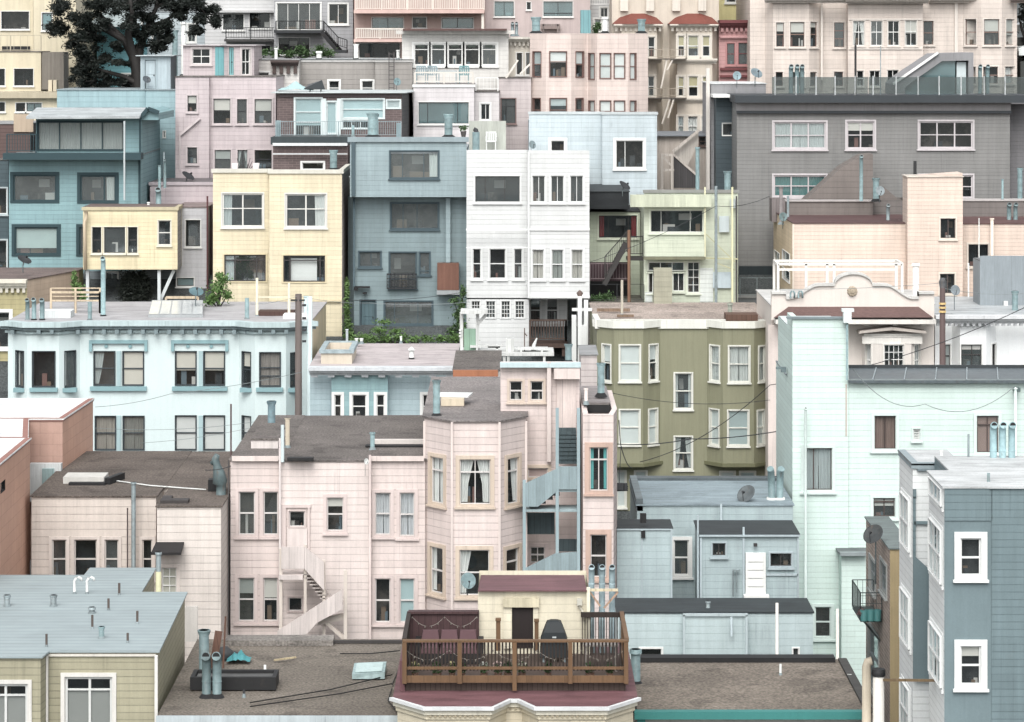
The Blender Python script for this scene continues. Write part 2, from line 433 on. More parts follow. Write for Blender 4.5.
        sb = MB(); sb.ring(g, a0, a1, c0, c1, sw, -.10 + sh, -.035 + sh)
        vs = []
        if 'v' in fs:
            v = fs['v']
            vs = [float(q) / 100 for q in v.split(',')] if ',' in v else ([float(v) / 100] if float(v) > 9 else [k / float(v) for k in range(1, int(v))])
        for f in vs: sb.fb(g, a0 + wd * f - sw * .6, a0 + wd * f + sw * .6, c0 + sw, c1 - sw, -.098 + sh, -.037 + sh)
        if 'h' in fs:
            v = fs['h']; hs = [50.0] if not v else ([float(q) for q in v.split(',')])
            for hh in hs: sb.fb(g, a0 + sw, a1 - sw, c1 - ht * hh / 100 - .024, c1 - ht * hh / 100 + .024, -.095 + sh, -.03 + sh)
        if 'g' in fs:
            nx, ny = [int(q) for q in fs['g'].split('x')]
            for k in range(1, nx): sb.fb(g, a0 + wd * k / nx - .013, a0 + wd * k / nx + .013, c0 + sw, c1 - sw, -.088 + sh, -.045 + sh)
            for k in range(1, ny): sb.fb(g, a0 + sw, a1 - sw, c0 + ht * k / ny - .013, c0 + ht * k / ny + .013, -.086 + sh, -.043 + sh)
        s.part(sb, 'sash', sash, w)
        P, d, n = g
        c = lambda u, z, q: (P[0] + d[0] * u + n[0] * q, P[1] + d[1] * u + n[1] * q, z)
        pb = MB(); pb.poly([c(a0, c0, -.068 + sh), c(a1, c0, -.068 + sh), c(a1, c1, -.068 + sh), c(a0, c1, -.068 + sh)])
        s.part(pb, 'pane', GTEAL if 't' in fs else o.get('glass') or random.choice((GLASS, GLASS, GLASS, GLASS2, GLASS3)), w)
        def sheet(rows, mat, nm, amp=.022, off=-.135):
            cb = MB(); nn = max(8, int((rows[0][2] - rows[0][1]) / .035)); ph = random.random() * 6
            fq = 2 * math.pi / (.11 + .07 * random.random())
            gr = []
            for (z, l, r) in rows:
                gr.append([c(l + (r - l) * k / nn, z, off + amp * math.sin((rows[0][1] + (rows[0][2] - rows[0][1]) * k / nn) * fq + ph) + amp * .6 * math.sin(k * .37 + ph)) for k in range(nn + 1)])
            for r0, r1 in zip(gr, gr[1:]):
                for k in range(nn): cb.poly([r1[k], r1[k + 1], r0[k + 1], r0[k]], 0, True)
            s.part(cb, nm, mat, w)
        cm = o.get('cur', CURT)
        m_ = (u0 + u1) / 2; hw = (u1 - u0) / 2
        if random.random() < .6 or 'cn' in fs: q1 = random.uniform(.38, .58) if 'cn' not in fs else .3; ws = (q1, q1 * .97, q1 * .95)
        else: q1 = random.uniform(.75, .95); ws = (q1, q1 * random.uniform(.6, .8), q1 * random.uniform(.4, .6))
        if 'cs' in fs or 'cl' in fs or 'cn' in fs:
            sheet([(c1, u0 + .03, u0 + hw * ws[0]), (c0 + ht * .45, u0 + .03, u0 + hw * ws[1]), (c0 + .05, u0 + .03, u0 + hw * ws[2])], cm, 'curtain')
        if 'cs' in fs or 'cr' in fs or 'cn' in fs:
            sheet([(c1, u1 - hw * ws[0], u1 - .03), (c0 + ht * .45, u1 - hw * ws[1], u1 - .03), (c0 + .05, u1 - hw * ws[2], u1 - .03)], cm, 'curtain')
        if 'cf' in fs:
            mm = m_ + random.uniform(-.04, .04)
            sheet([(c1, u0 + .02, mm), (c0 + .02, u0 + .02, mm - .01)], cm, 'curtain'); sheet([(c1, mm, u1 - .02), (c0 + .02, mm + .02, u1 - .02)], cm, 'curtain')
        if 'bf' in fs or 'bu' in fs:
            fr = float(fs.get('bu') or 60) / 100 if 'bu' in fs else 1.0
            bb = MB(); zb = c1 - ht * fr
            bb.fb(g, u0 + .04, u1 - .04, zb, c1 - .01, -.098, -.09); bb.fb(g, u0 + .04, u1 - .04, zb - .02, zb + .015, -.102, -.086)
            s.part(bb, 'blind', o.get('bl', BLIND), w)
        if 'bb' in fs:                                  # shade covering the lower part
            fr = float(fs['bb']) / 100; bb = MB(); bb.fb(g, u0 + .03, u1 - .03, c0 + .01, c0 + ht * fr, -.10, -.09); s.part(bb, 'blind', o.get('bl', BLIND), w)
        if o.get('sill', 1) and 'ns' not in fs:
            sb = MB(); e = cw + .04; sb.fb(g, u0 - e, u1 + e, z0 - cw * .6 - .07, z0 - cw * .6 - .003, -.05, .10 if not sh else .05)
            s.part(sb, 'sill', o.get('sillm', trim), w)
    # boxes given by pixels on a plane at depth Y
    def bx(s, name, mat, items, Y=None, out=.08, inn=.02, parent=None):
        if len(items) > 1 and name != 'balcony_rail':
            return [s.bx(name, mat, [it], Y, out, inn, parent) for it in items][0]
        mb = MB()
        for it in items:
            x0, y0, x1, y1 = it[:4]; Yq = it[4] if len(it) > 4 else Y; oq = it[5] if len(it) > 5 else out
            mb.box(X(x0, Yq), X(x1, Yq), Yq - oq, Yq + inn, Z(y1, Yq), Z(y0, Yq))
        return s.part(mb, name, mat, parent)
    def tb(s, name, mat, col, y0, items, Y, out=.08, inn=.02, parent=None):
        k = 260 / 1024.0
        return s.bx(name, mat, [(TX[col] + a * k, y0 + b * k, TX[col] + c * k, y0 + d * k) for a, b, c, d in items], Y, out, inn, parent)
    def cornice(s, mat, px0, px1, y0, y1, Y, out=.35, dent=None, dm=None, dy=None, dw=.12):
        mb = MB(); z1, z0 = Z(y0, Y), Z(y1, Y); h = z1 - z0; a, b = X(px0, Y), X(px1, Y)
        mb.box(a, b, Y - out, Y + .05, z1 - h * .4, z1); mb.box(a + .02, b - .02, Y - out * .72, Y + .05, z1 - h * .7, z1 - h * .403)
        mb.box(a + .04, b - .04, Y - out * .4, Y + .05, z0, z1 - h * .703)
        o = s.part(mb, 'cornice', mat)
        if dent:
            db = MB(); n = int((b - a) / dent); zz = z0 - (dy or .22)
            for k in range(n + 1):
                q = a + .1 + (b - a - .2 - dw) * k / max(1, n); db.box(q, q + dw, Y - out * .38, Y + .03, zz, z0 - .003)
            s.part(db, 'bracket', dm or mat, o)
        return o
    def pipe(s, px, y0, y1, w, mat=None, cap='hat', z=None, Y=None, base=True):
        """vent pipe: centre px, top and base rows, width in pixels, on the roof plane z"""
        z = s.zr if z is None and Y is None else z
        if Y is None: Y = (HC - z) * F / (y1 - H0)
        zb = z - .05 if z is not None else Z(y1, Y); zt = Z(y0, Y); x = X(px, Y); r = w * Y / F / 2; mat = mat or TEALPIPE
        mb = MB()
        if cap == 'bend':
            mb.tube([(x, Y, zb), (x, Y, zt - r * 1.6), (x, Y - r * .5, zt - r * .5), (x, Y - r * 1.7, zt - r * .1)], r, 12)
        elif cap == 'hook':
            mb.tube([(x, Y, zb), (x, Y, zt - r * 3), (x + r * 1.2, Y, zt - r * .8), (x + r * 3.2, Y, zt), (x + r * 5, Y, zt - r), (x + r * 5.6, Y, zt - r * 3)], r, 8)
        else: mb.tube([(x, Y, zb), (x, Y, zt)], r, 12)
        zz = zb + .45
        while zz < zt - .3 and r > .07: mb.tube([(x, Y, zz), (x, Y, zz + .03)], r * 1.06, 12); zz += .8
        p = s.part(mb, 'vent_pipe', mat)
        cb = MB()
        if cap == 'hat': cb.tube([(x, Y, zt - r * .9), (x, Y, zt - r * .1), (x, Y, zt)], [r * 1.3, r * 1.3, r * 1.0], 12)
        elif cap == 'cone': cb.tube([(x, Y, zt), (x, Y, zt + r * .3), (x, Y, zt + r * 1.5)], [r * 1.7, r * 1.7, r * .15], 12)
        elif cap == 'flare': cb.tube([(x, Y, zt - r * 1.1), (x, Y, zt - r * .3), (x, Y, zt)], [r * 1.02, r * 1.32, r * 1.32], 12)
        elif cap == 'bend': cb.tube([(x, Y - r * 1.72, zt - r * .1), (x, Y - r * 1.74, zt - r * .1)], r * .8, 12)
        if cb.v: s.part(cb, 'cap', BLACK if cap == 'bend' else mat, p)
        if base:
            fb = MB(); fb.tube([(x, Y, zb - .02), (x, Y, zb + .12)], [r * 1.9, r * 1.05], 12); s.part(fb, 'flashing', GALV if r < .1 else BLACK, p)
        return p
    def rail(s, pts, h, mat, sp=.14, post=1.5, pw=.06, bw=.022, name='railing', top=.05, low=.12, parent=None):
        """railing along 3-D points (foot of the rail); posts become one mesh with it"""
        mb = MB(); P = [Vector(p) for p in pts]; U = Vector((0, 0, 1))
        for a, b in zip(P, P[1:]):
            L = (b - a).length; n = max(1, round(L / post)) if post else 1
            for k in range(n + 1):
                q = a.lerp(b, k / n); mb.bar(q, q + U * h, pw)
            mb.bar(a + U * h, b + U * h, pw * .9, top); mb.bar(a + U * low, b + U * low, pw * .6, top * .8)
            if sp:
                m = max(1, int(L / sp))
                for k in range(1, m): q = a.lerp(b, k / m); mb.bar(q + U * low, q + U * h, bw)
        return s.part(mb, name, mat, parent)
    def stairs(s, a, b, width, mat, n=9, name='stairs', skirt=None):
        """treads climbing from a to b (3-D points on the flight's centre line)"""
        a = Vector(a); b = Vector(b); d = Vector((b.x - a.x, b.y - a.y, 0)); run = d.length
        d = d / run if run > .01 else Vector((0, 1, 0)); side = Vector((d.y, -d.x, 0)); mb = MB()
        for k in range(n):
            p = a.lerp(b, (k + .5) / n); t = run / n * .6; v = side * width / 2
            mb.hexa([p - d * t - v + Vector((0, 0, -.02)), p - d * t + v + Vector((0, 0, -.02)), p + d * t + v + Vector((0, 0, -.02)), p + d * t - v + Vector((0, 0, -.02)),
                     p - d * t - v + Vector((0, 0, .02)), p - d * t + v + Vector((0, 0, .02)), p + d * t + v + Vector((0, 0, .02)), p + d * t - v + Vector((0, 0, .02))])
        for q in (-1, 1):
            v = side * (width / 2 + .03) * q; mb.bar(a + v, b + v, .05, .24)
        return s.part(mb, name, mat)
    def pl(s, name, mat, pix, Y, th=.06, parent=None):    # flat panel: polygon of pixels at depth Y, given a thickness
        mb = MB(); mb.slab([(X(a, Y), Z(b, Y)) for a, b in pix], Y - th, Y); return s.part(mb, name, mat, parent)
def tp(col, y0, *pp):
    k = 260 / 1024.0; return [(TX[col] + a * k, y0 + b * k) for a, b in pp]
def P3(px, py, Y): return (X(px, Y), Y, Z(py, Y))
def on(z, px, py):
    Y = (HC - z) * F / (py - H0); return (X(px, Y), Y, z)
EXPO = 1.02
# ================================================================== BUILDINGS, from the top of the hill down
DK = M((70, 66, 66), 'paint', grime=.1)
BROWNTRIM = M((110, 88, 80), 'paint', grime=.1)
GRAVEL = M((116, 107, 103), 'gravel', rough=.95, gain=.76)
TAR = M((150, 150, 152), 'tar', gain=.85)
WROOF = M((236, 236, 236), 'tar', gain=.85)

# --- A1 cream apartment block, top left
h = H('apartment_building', 'cream stucco apartment block at the top left behind the dark tree', 'apartment building', 30, 172)
A1 = M((230, 214, 180), 'stuc', var=.08)
h.b([(-60, 172), (33, 172), (33.5, 171), (76, 171)], -50, A1, back=182, cw=4, sash=DARKF, W=[(0, 0, "5 45 115 115 v2,3;165 50 205 120 bu60 t", {'bl': M((150, 195, 205), 'cloth')})])
h.b([(-60, 168), (41, 168)], 52, A1, back=171, cw=3, sash=DARKF, W=[(0, 0, "-60 270 20 338 v2;55 270 132 338 v2")])
h.b([(-60, 164.5), (57, 164.5)], 93, A1, back=168, cw=3, sash=DARKF, roof=M((200, 185, 155), 'gravel', gain=.76), cop=(M((196, 180, 150), 'paint'), .3, .35, .05), W=[(0, 0, "-20 402 20 440 v2;62 405 100 440;104 405 165 440 v2 t")])
h.tb('stair_screen', M((150, 140, 130), 'panel', .12), 0, 0, [(168, 205, 255, 352)], 168.5, .4, 1.5)
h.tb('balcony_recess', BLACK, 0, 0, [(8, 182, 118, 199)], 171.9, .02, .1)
h.tb('chimney', M((222, 205, 175), 'stuc'), 0, 0, [(193, 315, 208, 360), (212, 315, 226, 360)], 166, .3, .4)
h.rail([P3(-20, 52, 168.2), P3(41, 52, 168.2)], 1.0, M((200, 186, 160), 'paint'), sp=.4)

# --- A3 teal house behind the tree
h = H('house', 'bright teal house glimpsed between the branches of the dark tree', 'house', 118, 178)
h.b([(97, 178), (137, 178)], 26, M((110, 190, 204), 'lap', grime=.1), back=186, W=[(0, 0, "482 292 525 338 v2")], roof=M((170, 180, 185), 'tar'))
h.pl('gable', M((190, 205, 210), 'lap'), [(95, 27), (137, 27), (137, 10), (120, 6)], 179, 4)
h = H('house', 'pale blue gabled house partly hidden behind the right side of the dark tree', 'house', 165, 183)
h.b([(136, 183), (214, 183)], 12, M((196, 208, 216), 'lap'), back=192, W=[(0, 0, "600 120 640 190;740 95 770 165 h"), (0, 0, "560 60 600 110")], roof=M((165, 170, 176), 'shingle'))
h.pipe(175, 30, 92, 5.5, TEALPIPE, 'flare', Y=176); h.pipe(183.5, 22, 76, 5, PVC, 'hat', Y=174)
# --- A4 white house with balcony
h = H('house', 'white house with a dark-railed balcony right of the dark tree', 'house', 245, 180)
A4 = M((214, 212, 214), 'lap', grime=.12)
h.b([(205, 180), (276, 180)], -50, A4, back=190, sash=DARKF, cw=5, W=[(0, 0, "878 55 960 118 v2;740 100 770 165 h"), (None, 0, "249.5 13 270 28 v2"), (1, 0, "20 180 80 205 v2")])
h.bx('balcony_floor', M((80, 78, 78), 'wood'), [(226, 39, 275, 41.5)], 180, 1.2, 0)
h.rail([P3(226, 39.5, 178.9), P3(275, 39.5, 178.9)], .75, DARKF, sp=.16)
h.bx('eave', A4, [(212, 10, 276, 12.5)], 180, .5, 0)
# --- A5 grey house, french windows and black stair
h = H('house', 'grey house with white french windows and a black balcony stair', 'house', 315, 176)
A5 = M((176, 175, 180), 'lap')
h.b([(274, 176), (353, 176)], -50, A5, back=186, cw=7, W=[(1, 0, "105 12 278 118 v4;310 15 385 95 v2"), (1, 0, "112 148 235 215 v3", {'cw': 3, 'sash': DARKF})])
h.bx('balcony_floor', DARKF, [(275.5, 30, 324, 33)], 176, 1.3, 0)
h.rail([P3(276, 31, 174.8), P3(324, 31, 174.8)], .62, BLACK, sp=.13)
h.stairs(P3(340, 52, 174.6), P3(323, 32, 174.8), .8, BLACK, 9)
h.rail([P3(323.5, 31, 174.3), P3(338, 47, 174.2), P3(347, 50, 174.2)], .62, BLACK, sp=.14)
h.bx('landing', DARKF, [(335, 50, 348, 53)], 175, 1.2, 0)
# --- A6 pink-tan apartments with balconies
h = H('apartment_building', 'dusty pink apartment block with two long white-railed balconies', 'apartment building', 420, 174)
A6 = M((196, 164, 155), 'stuc'); A6F = M((226, 186, 176), 'paint')
h.b([(354, 174), (485, 174)], -50, A6, back=184, cw=3, sash=DARKF, W=[(1, 0, "480 68 605 112 t v2;640 68 695 110;755 70 880 112 v2 t;430 170 590 228 v3")])
h.bx('balcony_floor', A6F, [(355, 10, 484.5, 13.5)], 174, 1.5, 0)
h.bx('balcony_floor', A6F, [(355, 39, 404, 42)], 174, 1.5, 0)
CR = M((238, 226, 214), 'paint')
h.rail([P3(356, 10.5, 172.6), P3(484, 10.5, 172.6)], 1.0, CR, sp=.11, post=1.6, bw=.045)
h.rail([P3(356, 39.5, 172.6), P3(404, 39.5, 172.6)], .68, CR, sp=.11, post=1.6, bw=.045)
h.bx('side_post', CR, [(481.5, 10, 484, 30)], 172.8, .1, .1)
# --- A7 dusty mauve block
h = H('apartment_building', 'plain mauve pink block with dark windows behind the pale pink bay house', 'apartment building', 537, 176)
h.b([(485, 176), (590, 176)], -50, M((208, 186, 184), 'stuc'), back=186, cw=3, sash=DARKF, W=[(1, 0, "962 5 1040 65 v2 t"), (2, 0, "170 5 287 65 v2 h80 t;105 8 122 38")])
h.bx('roof_ledge', M((150, 130, 126), 'paint'), [(541, 24, 560, 29)], 175.8, .3, .1)
h = H('house', 'narrow white house strip with porch stair left of the beige Victorian', 'house', 602, 177)
h.b([(590, 177), (615, 177)], -50, M((222, 220, 222), 'lap'), back=186, W=[(2, 0, "395 30 425 68 v2;372 75 398 120")])
h.rail([P3(590, 6, 176.4), P3(614, 6, 176.4)], .9, WHITE, sp=.15)
# --- A8 beige Victorian with terracotta awnings
h = H('apartment_building', 'beige Victorian flats with terracotta tiled bay roofs and fire escapes', 'apartment building', 667, 172)
A8 = M((222, 206, 188), 'stuc'); A8T = M((232, 220, 206), 'paint')
h.b([(612, 172), (719, 172)], -40, A8, back=182)
TERRA = M((150, 72, 56), 'shingle', gain=.6)
for (p0, p1, wl) in ((613.5, 662.5, "545 145 575 225 h;583 145 610 225 h;583 300 608 380 h;583 455 608 530 h"),
                     (669.5, 718, "695 140 727 222 h bu50;740 140 782 222 h bu60;797 140 827 222 h bu50;697 302 725 380 h bu60;742 300 780 380 h bu55;797 302 822 380 h bu50;697 458 724 535 h cf;740 458 778 535 h cf;793 458 820 535 h cf")):
    w_ = p1 - p0
    kw = dict(cw=12, trim=A8T)
    if p0 > 660: kw['bl'] = M((205, 190, 140), 'cloth')
    h.b([(p0, 172), (p0 + w_ * .16, 170.8), (p1 - w_ * .12, 170.8), (p1, 172)], 26, A8, back=172, W=[(2, 0, wl)], roof=False, **kw)
    rb = MB(); ye = 170.3; yb = 172
    A = [P3(p0 - 1, 24, ye + .6), P3(p0 + w_ * .2, 24, ye), P3(p1 - w_ * .2, 24, ye), P3(p1 + 1, 24, ye + .6)]
    zt_ = Z(13.5, yb); Bq = [(X(p0 + w_ * .12, yb), yb, zt_ - .25), (X(p0 + w_ * .36, yb), yb, zt_), (X(p1 - w_ * .36, yb), yb, zt_), (X(p1 - w_ * .12, yb), yb, zt_ - .25)]
    for i in range(3): rb.poly([A[i], A[i + 1], Bq[i + 1], Bq[i]])
    rb.poly([A[0], Bq[0], (A[0][0], yb, A[0][2])]); rb.poly([A[3], (A[3][0], yb, A[3][2]), Bq[3]])
    h.part(rb, 'awning_roof', TERRA)
    h.cornice(A8T, p0, p1, 24.2, 27.5, 170.9, .5, dent=.32, dw=.14)
    for yy in (58.5, 97.5): h.cornice(A8T, p0 + 1, p1 - 1, yy, yy + 5, 170.85, .3)
for i in range(4): h.bx('frieze_panel', A8T, [(620 + 26 * i, -2, 628 + 26 * i, 11)], 172, .25, .02)
IRON = M((186, 170, 150), 'paint')
for yy in (58.5, 97.5):
    h.bx('fire_escape_platform', M((120, 112, 104), 'metal'), [(646, yy, 686, yy + 1)], 170.6, .8, 0)
    h.rail([P3(646, yy, 169.7), P3(686, yy, 169.7)], .55, IRON, sp=.22, bw=.02, pw=.035, top=.03, name='fire_escape_railing')
for (a, b_) in (((667, 59), (661, 88)), ((673, 59), (667, 70)), ((670, 98), (662, 124)), ((674, 98), (668, 118))):
    mb = MB(); mb.bar(P3(a[0], a[1], 169.9), P3(b_[0], b_[1], 169.9), .09); h.part(mb, 'fire_escape_ladder', CR)
# --- A9 pink Victorian with yellow house behind
h = H('house', 'yellow house end showing above the pink Victorian', 'house', 735, 180)
h.b([(716, 180), (752, 180)], -40, M((240, 226, 150), 'stuc'), back=188, W=[(2, 0, "890 -30 930 10")])
h = H('house', 'rose pink Victorian with dark red window frames, squeezed beside the big cream block', 'house', 734, 171.5)
A9 = M((216, 156, 156), 'lap'); A9T = M((128, 62, 66), 'paint')
h.b([(719, 171.5), (752, 171.5)], 21, A9, back=180, trim=M((205, 140, 140), 'paint'), sash=A9T, cw=8, W=[(2, 0, "893 170 925 255 h;938 168 977 255 h;893 330 925 420 h;938 330 977 420 h")])
h.cornice(A9T, 719, 749, 20, 28, 171.5, .55, dent=.35, dm=A9, dw=.16)
for yy in (36, 68, 75): h.bx('belt_course', A9 if yy == 36 else A9T, [(720, yy, 749, yy + 2.2)], 171.5, .2, 0)
# --- A10 big cream block at top right
h = H('apartment_building', 'large cream clapboard apartment block with angled bays across the top right', 'apartment building', 880, 169)
A10 = M((232, 214, 203), 'lap', .28, .8); A10T = M((238, 224, 214), 'paint')
TD = M((150, 116, 106), 'paint', grime=.1)
A = dict(trim=A10T, sash=TD, cw=6)
h.b([(750, 169.4), (1017, 169.4)], -60, A10, back=181, W=[(3, 0, "275 88 317 187 h33,66;275 282 312 340 h;627 82 668 177 h"), (3, 0, "700 262 738 330 h")], **A)
h.b([(765, 169.4), (773, 168.6), (809, 168.6), (823, 169.4)], -60, A10, back=169.4, W=[(3, 0, "47 88 80 185 h bu35;102 86 160 185 h bu40;181 86 209 185 h bu20;45 283 75 340 h;102 283 160 340 h;180 283 206 340 h")], roof=False, **A)
h.b([(848, 168.6), (923, 168.6)], -60, A10, back=169.4, sash=WHITE, trim=A10T, cw=6, W=[(3, 0, "350 82 396 180 v2 h45 cs;420 82 467 180 v2 h45;487 82 533 180 v2 h45;555 80 602 180 v2 h45 bu50;365 278 393 340 h;415 278 457 340 v2;485 275 530 340 v2;555 275 600 340 v2")], roof=False)
h.b([(963, 169.4), (981, 168.6), (1002, 168.6), (1017, 169.6)], -60, A10, back=169.6, W=[(3, 0, "792 75 837 178 h;865 75 927 178 h bu45;952 75 990 178 h bu60;790 262 835 330 h;862 262 922 330 h;948 262 988 330 h cf")], roof=False, **A)
h.cornice(A10T, 764, 846, -3, 3, 168.6, .7); h.cornice(A10T, 844, 928, -2, 3.5, 168.5, .8); h.cornice(A10T, 928, 975, -3, 3, 169.4, .7); h.cornice(M((150, 130, 122), 'paint'), 1010, 1032, -5, 3, 169, .5)
h.bx('downpipe', A10T, [(954.3, 2, 957.5, 55)], 169.4, .16, 0); h.bx('downpipe', A10T, [(820.5, 2, 822.5, 80)], 169.2, .14, 0)
h.bx('belt_course', A10T, [(849, 18.5, 922, 20), (849, 48, 922, 49.5)], 168.6, .06, 0)

# --- B1 plain pale blue wall with roof shed
h = H('house', 'plain pale blue clapboard house with a small rooftop shed, below the dark tree', 'house', 115, 160)
B1 = M((160, 198, 208), 'lap', .3, .78, grime=.35)
h.b([(57, 160), (146, 160), (146.2, 159.2), (175.4, 159.2)], 90, B1, back=168, roof=M((150, 165, 172), 'tar'), W=[(None, 0, "163 131 165.5 138 ns w3")])
h.b([(140.5, 161), (170.5, 161)], 56, M((186, 204, 214), 'panel', .35, .8), bot=92, back=164, roof=M((196, 206, 212), 'tar'), lip=.25, W=[(0, 0, "570 235 615 350 dr w6", {'trim': M((176, 196, 206), 'paint'), 'door': M((190, 208, 218), 'paint')})])
# --- B2 lavender pink house
h = H('house', 'lavender pink clapboard house with a rooftop penthouse and teal door', 'house', 222, 157)
B2 = M((214, 196, 200), 'lap', .26, .8)
h.b([(175.4, 157), (209, 157), (209.2, 157.5), (276, 157.5)], 77, B2, back=166, cw=7, trim=M((222, 206, 208), 'paint'), sash=DARKF,
    W=[(0, 0, "738 376 775 440 h bu45;737 580 777 645 h;840 388 908 487 h50 bu45;933 390 973 487 h;845 590 910 665 h bu50;935 590 975 665 v2 cs"), (None, 0, "254.5 99 272 123.5 h bu50;254.5 150 272 169 h")])
h.b([(183, 160), (223, 160), (228, 159.6), (241, 159.6), (254, 160)], 45.5, B2, bot=80, back=165, roof=M((216, 205, 208), 'tar'), lip=.2, trim=M((226, 212, 212), 'paint'), cw=10,
    W=[(0, 0, "757 192 828 252 v2 h;948 192 985 295 v2 h"), (0, 0, "900 185 922 297 dr w2", {'door': M((120, 190, 196), 'paint')})])
h.tb('door', M((98, 178, 186), 'panel', .3), 0, 0, [(848, 185, 894, 297)], 160, .08, 0)
mb = MB(); mb.bar(P3(180, 135, 156.9), P3(200, 118, 156.9), .12); mb.bar(P3(180, 135, 156.9), P3(180, 170, 156.9), .08); h.part(mb, 'stair_rail', M((222, 206, 208), 'paint'))
h.b([(150, 152.5), (213, 152.5)], 183, M((206, 188, 194), 'lap', .26, .8), back=157, roof=M((120, 112, 116), 'tar'), cop=(M((200, 185, 192), 'paint'), .12, .06, .05), bot=None)
# --- B3b cream bracketed house end, B3 grey-brown
h = H('house', 'cream house end with dark bracketed eave left of the grey-brown house', 'house', 275, 163)
h.b([(253, 163), (299, 163)], 60, M((224, 216, 212), 'lap'), back=170, W=[(1, 0, "22 285 75 310 h")], roof=TAR)
h.cornice(M((88, 72, 70), 'paint'), 271, 299, 60, 66, 163, .5, dent=.5, dm=M((96, 78, 74), 'paint'), dy=.45, dw=.2)
h = H('house', 'grey-brown clapboard house with a roof ladder, behind the brick house', 'house', 354, 164)
B3 = M((162, 154, 149), 'lap', .3, .7)
h.b([(297, 164), (375, 164), (375.2, 163.2), (412, 163.2)], 60, B3, back=172, roof=M((190, 195, 198), 'tar'), cop=(M((190, 186, 184), 'paint'), .12, .05, .04), cw=9, W=[(1, 0, "310 318 352 375 h;440 318 485 375 h")])
mb = MB()
for q in (389, 394): mb.bar(P3(q, 90, 162.7), P3(q, 52, 162.7), .05)
for k in range(9): mb.bar(P3(389, 54 + 4.2 * k, 162.7), P3(394, 54 + 4.2 * k, 162.7), .035)
h.part(mb, 'ladder', M((90, 84, 84), 'paint'))
h.pipe(356, 44, 60, 4.5, PVC, 'flare', Y=166); h.pipe(276, 48, 62, 3, PVC, 'hat', Y=165); h.pipe(319, 51, 60, 5, PVC, 'hat', Y=166); h.pipe(398, 50, 60, 3, PVC, 'hat', Y=165)
# --- B4 brick house
h = H('house', 'dark brick house with a glazed white sunroom wall and roof terrace', 'house', 340, 155)
BR = M((114, 95, 94), 'brick', var=.15); B4W = M((226, 238, 240), 'paint')
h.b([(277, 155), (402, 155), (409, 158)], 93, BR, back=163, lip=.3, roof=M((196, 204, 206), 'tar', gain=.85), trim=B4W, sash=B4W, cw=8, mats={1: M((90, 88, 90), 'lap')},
    bl=M((176, 208, 214), 'cloth'), W=[(1, 0, "178 388 281 538 h35,62 bu70 ns;303 402 340 526 bf ns;364 392 526 466 h52 bf ns;364 474 470 506 v3 ns;540 396 590 426 g1x6 bf ns")])  # pale teal blinds paint the sky reflection of the sunroom glass
h.tb('frieze', M((92, 80, 82), 'paint'), 1, 0, [(112, 374, 598, 381)], 155, .1, 0)
h.tb('sunroom_door', B4W, 1, 0, [(285, 388, 300, 540), (343, 388, 358, 540)], 155, .1, 0)
h.b([(273, 152.6), (348, 152.6)], 137.5, BR, back=155, roof=M((90, 95, 98), 'tar'), W=[(1, 0, "205 640 290 668 ns")], cop=(M((60, 72, 76), 'paint'), .38, .12, .04))
h.tb('awning_band', M((225, 228, 230), 'paint'), 1, 0, [(90, 563, 384, 574), (90, 604, 384, 608)], 152.4, .14, 0)
h.rail([P3(276, 137, 152.9), P3(401, 137, 152.9)], .85, M((150, 172, 180), 'metal'), sp=.12, post=3.2, bw=.018, pw=.05, top=.03)
h.tb('terrace_screen', M((150, 178, 186), 'panel'), 1, 0, [(100, 474, 122, 540), (576, 484, 596, 540)], 153.2, .05, .0)
h.pipe(333.5, 150, 170, 7, TEALPIPE, 'flare', Y=151.5)
# --- B5 white house with transoms
h = H('house', 'white house with a row of five transom windows above a railed roof deck', 'house', 455, 164)
B5 = M((228, 223, 219), 'lap', .26, .85)
h.b([(402, 164), (508.5, 164)], 31, B5, back=172, cw=10, sw=.06, W=[(1, 0, "645 172 705 258 h26 v2,3;712 172 770 258 h26;778 172 838 258 h26;845 172 905 258 h26;912 172 972 258 h26")], cop=(M((225, 218, 212), 'paint'), .18, .35, .03))
h.tb('eave_tiles', M((100, 70, 66), 'shingle'), 1, 0, [(602, 113, 1012, 121)], 163.6, .5, 0)
for q in range(5):
    h.tb('transom_ornament', M((70, 82, 74), 'paint'), 1, 0, [(658 + 67 * q, 177, 688 + 67 * q, 187)], 163.98, -.02, .06)
h.b([(413.5, 158), (474, 158)], 85, M((226, 217, 220), 'lap', .26, .85), back=164, roof=M((150, 140, 138), 'tar'), cw=3, sash=DARKF, W=[(1, 0, "663 402 862 488 v18,78 t"), ], cop=(WHITE, .12, .06, .03))
h.b([(474, 159), (499, 159)], 92, M((222, 213, 214), 'lap', .26, .85), back=164, W=[(1, 0, "908 408 945 472 v55 ")])
h.rail([P3(415, 83.5, 158.2), P3(473, 83.5, 158.2)], .62, M((232, 222, 212), 'paint'), sp=.5, post=1.9, pw=.1, bw=.03, top=.08)
h.rail([P3(476, 91, 159.2), P3(498, 91, 159.2)], .75, WHITE, sp=.2, post=1.2)
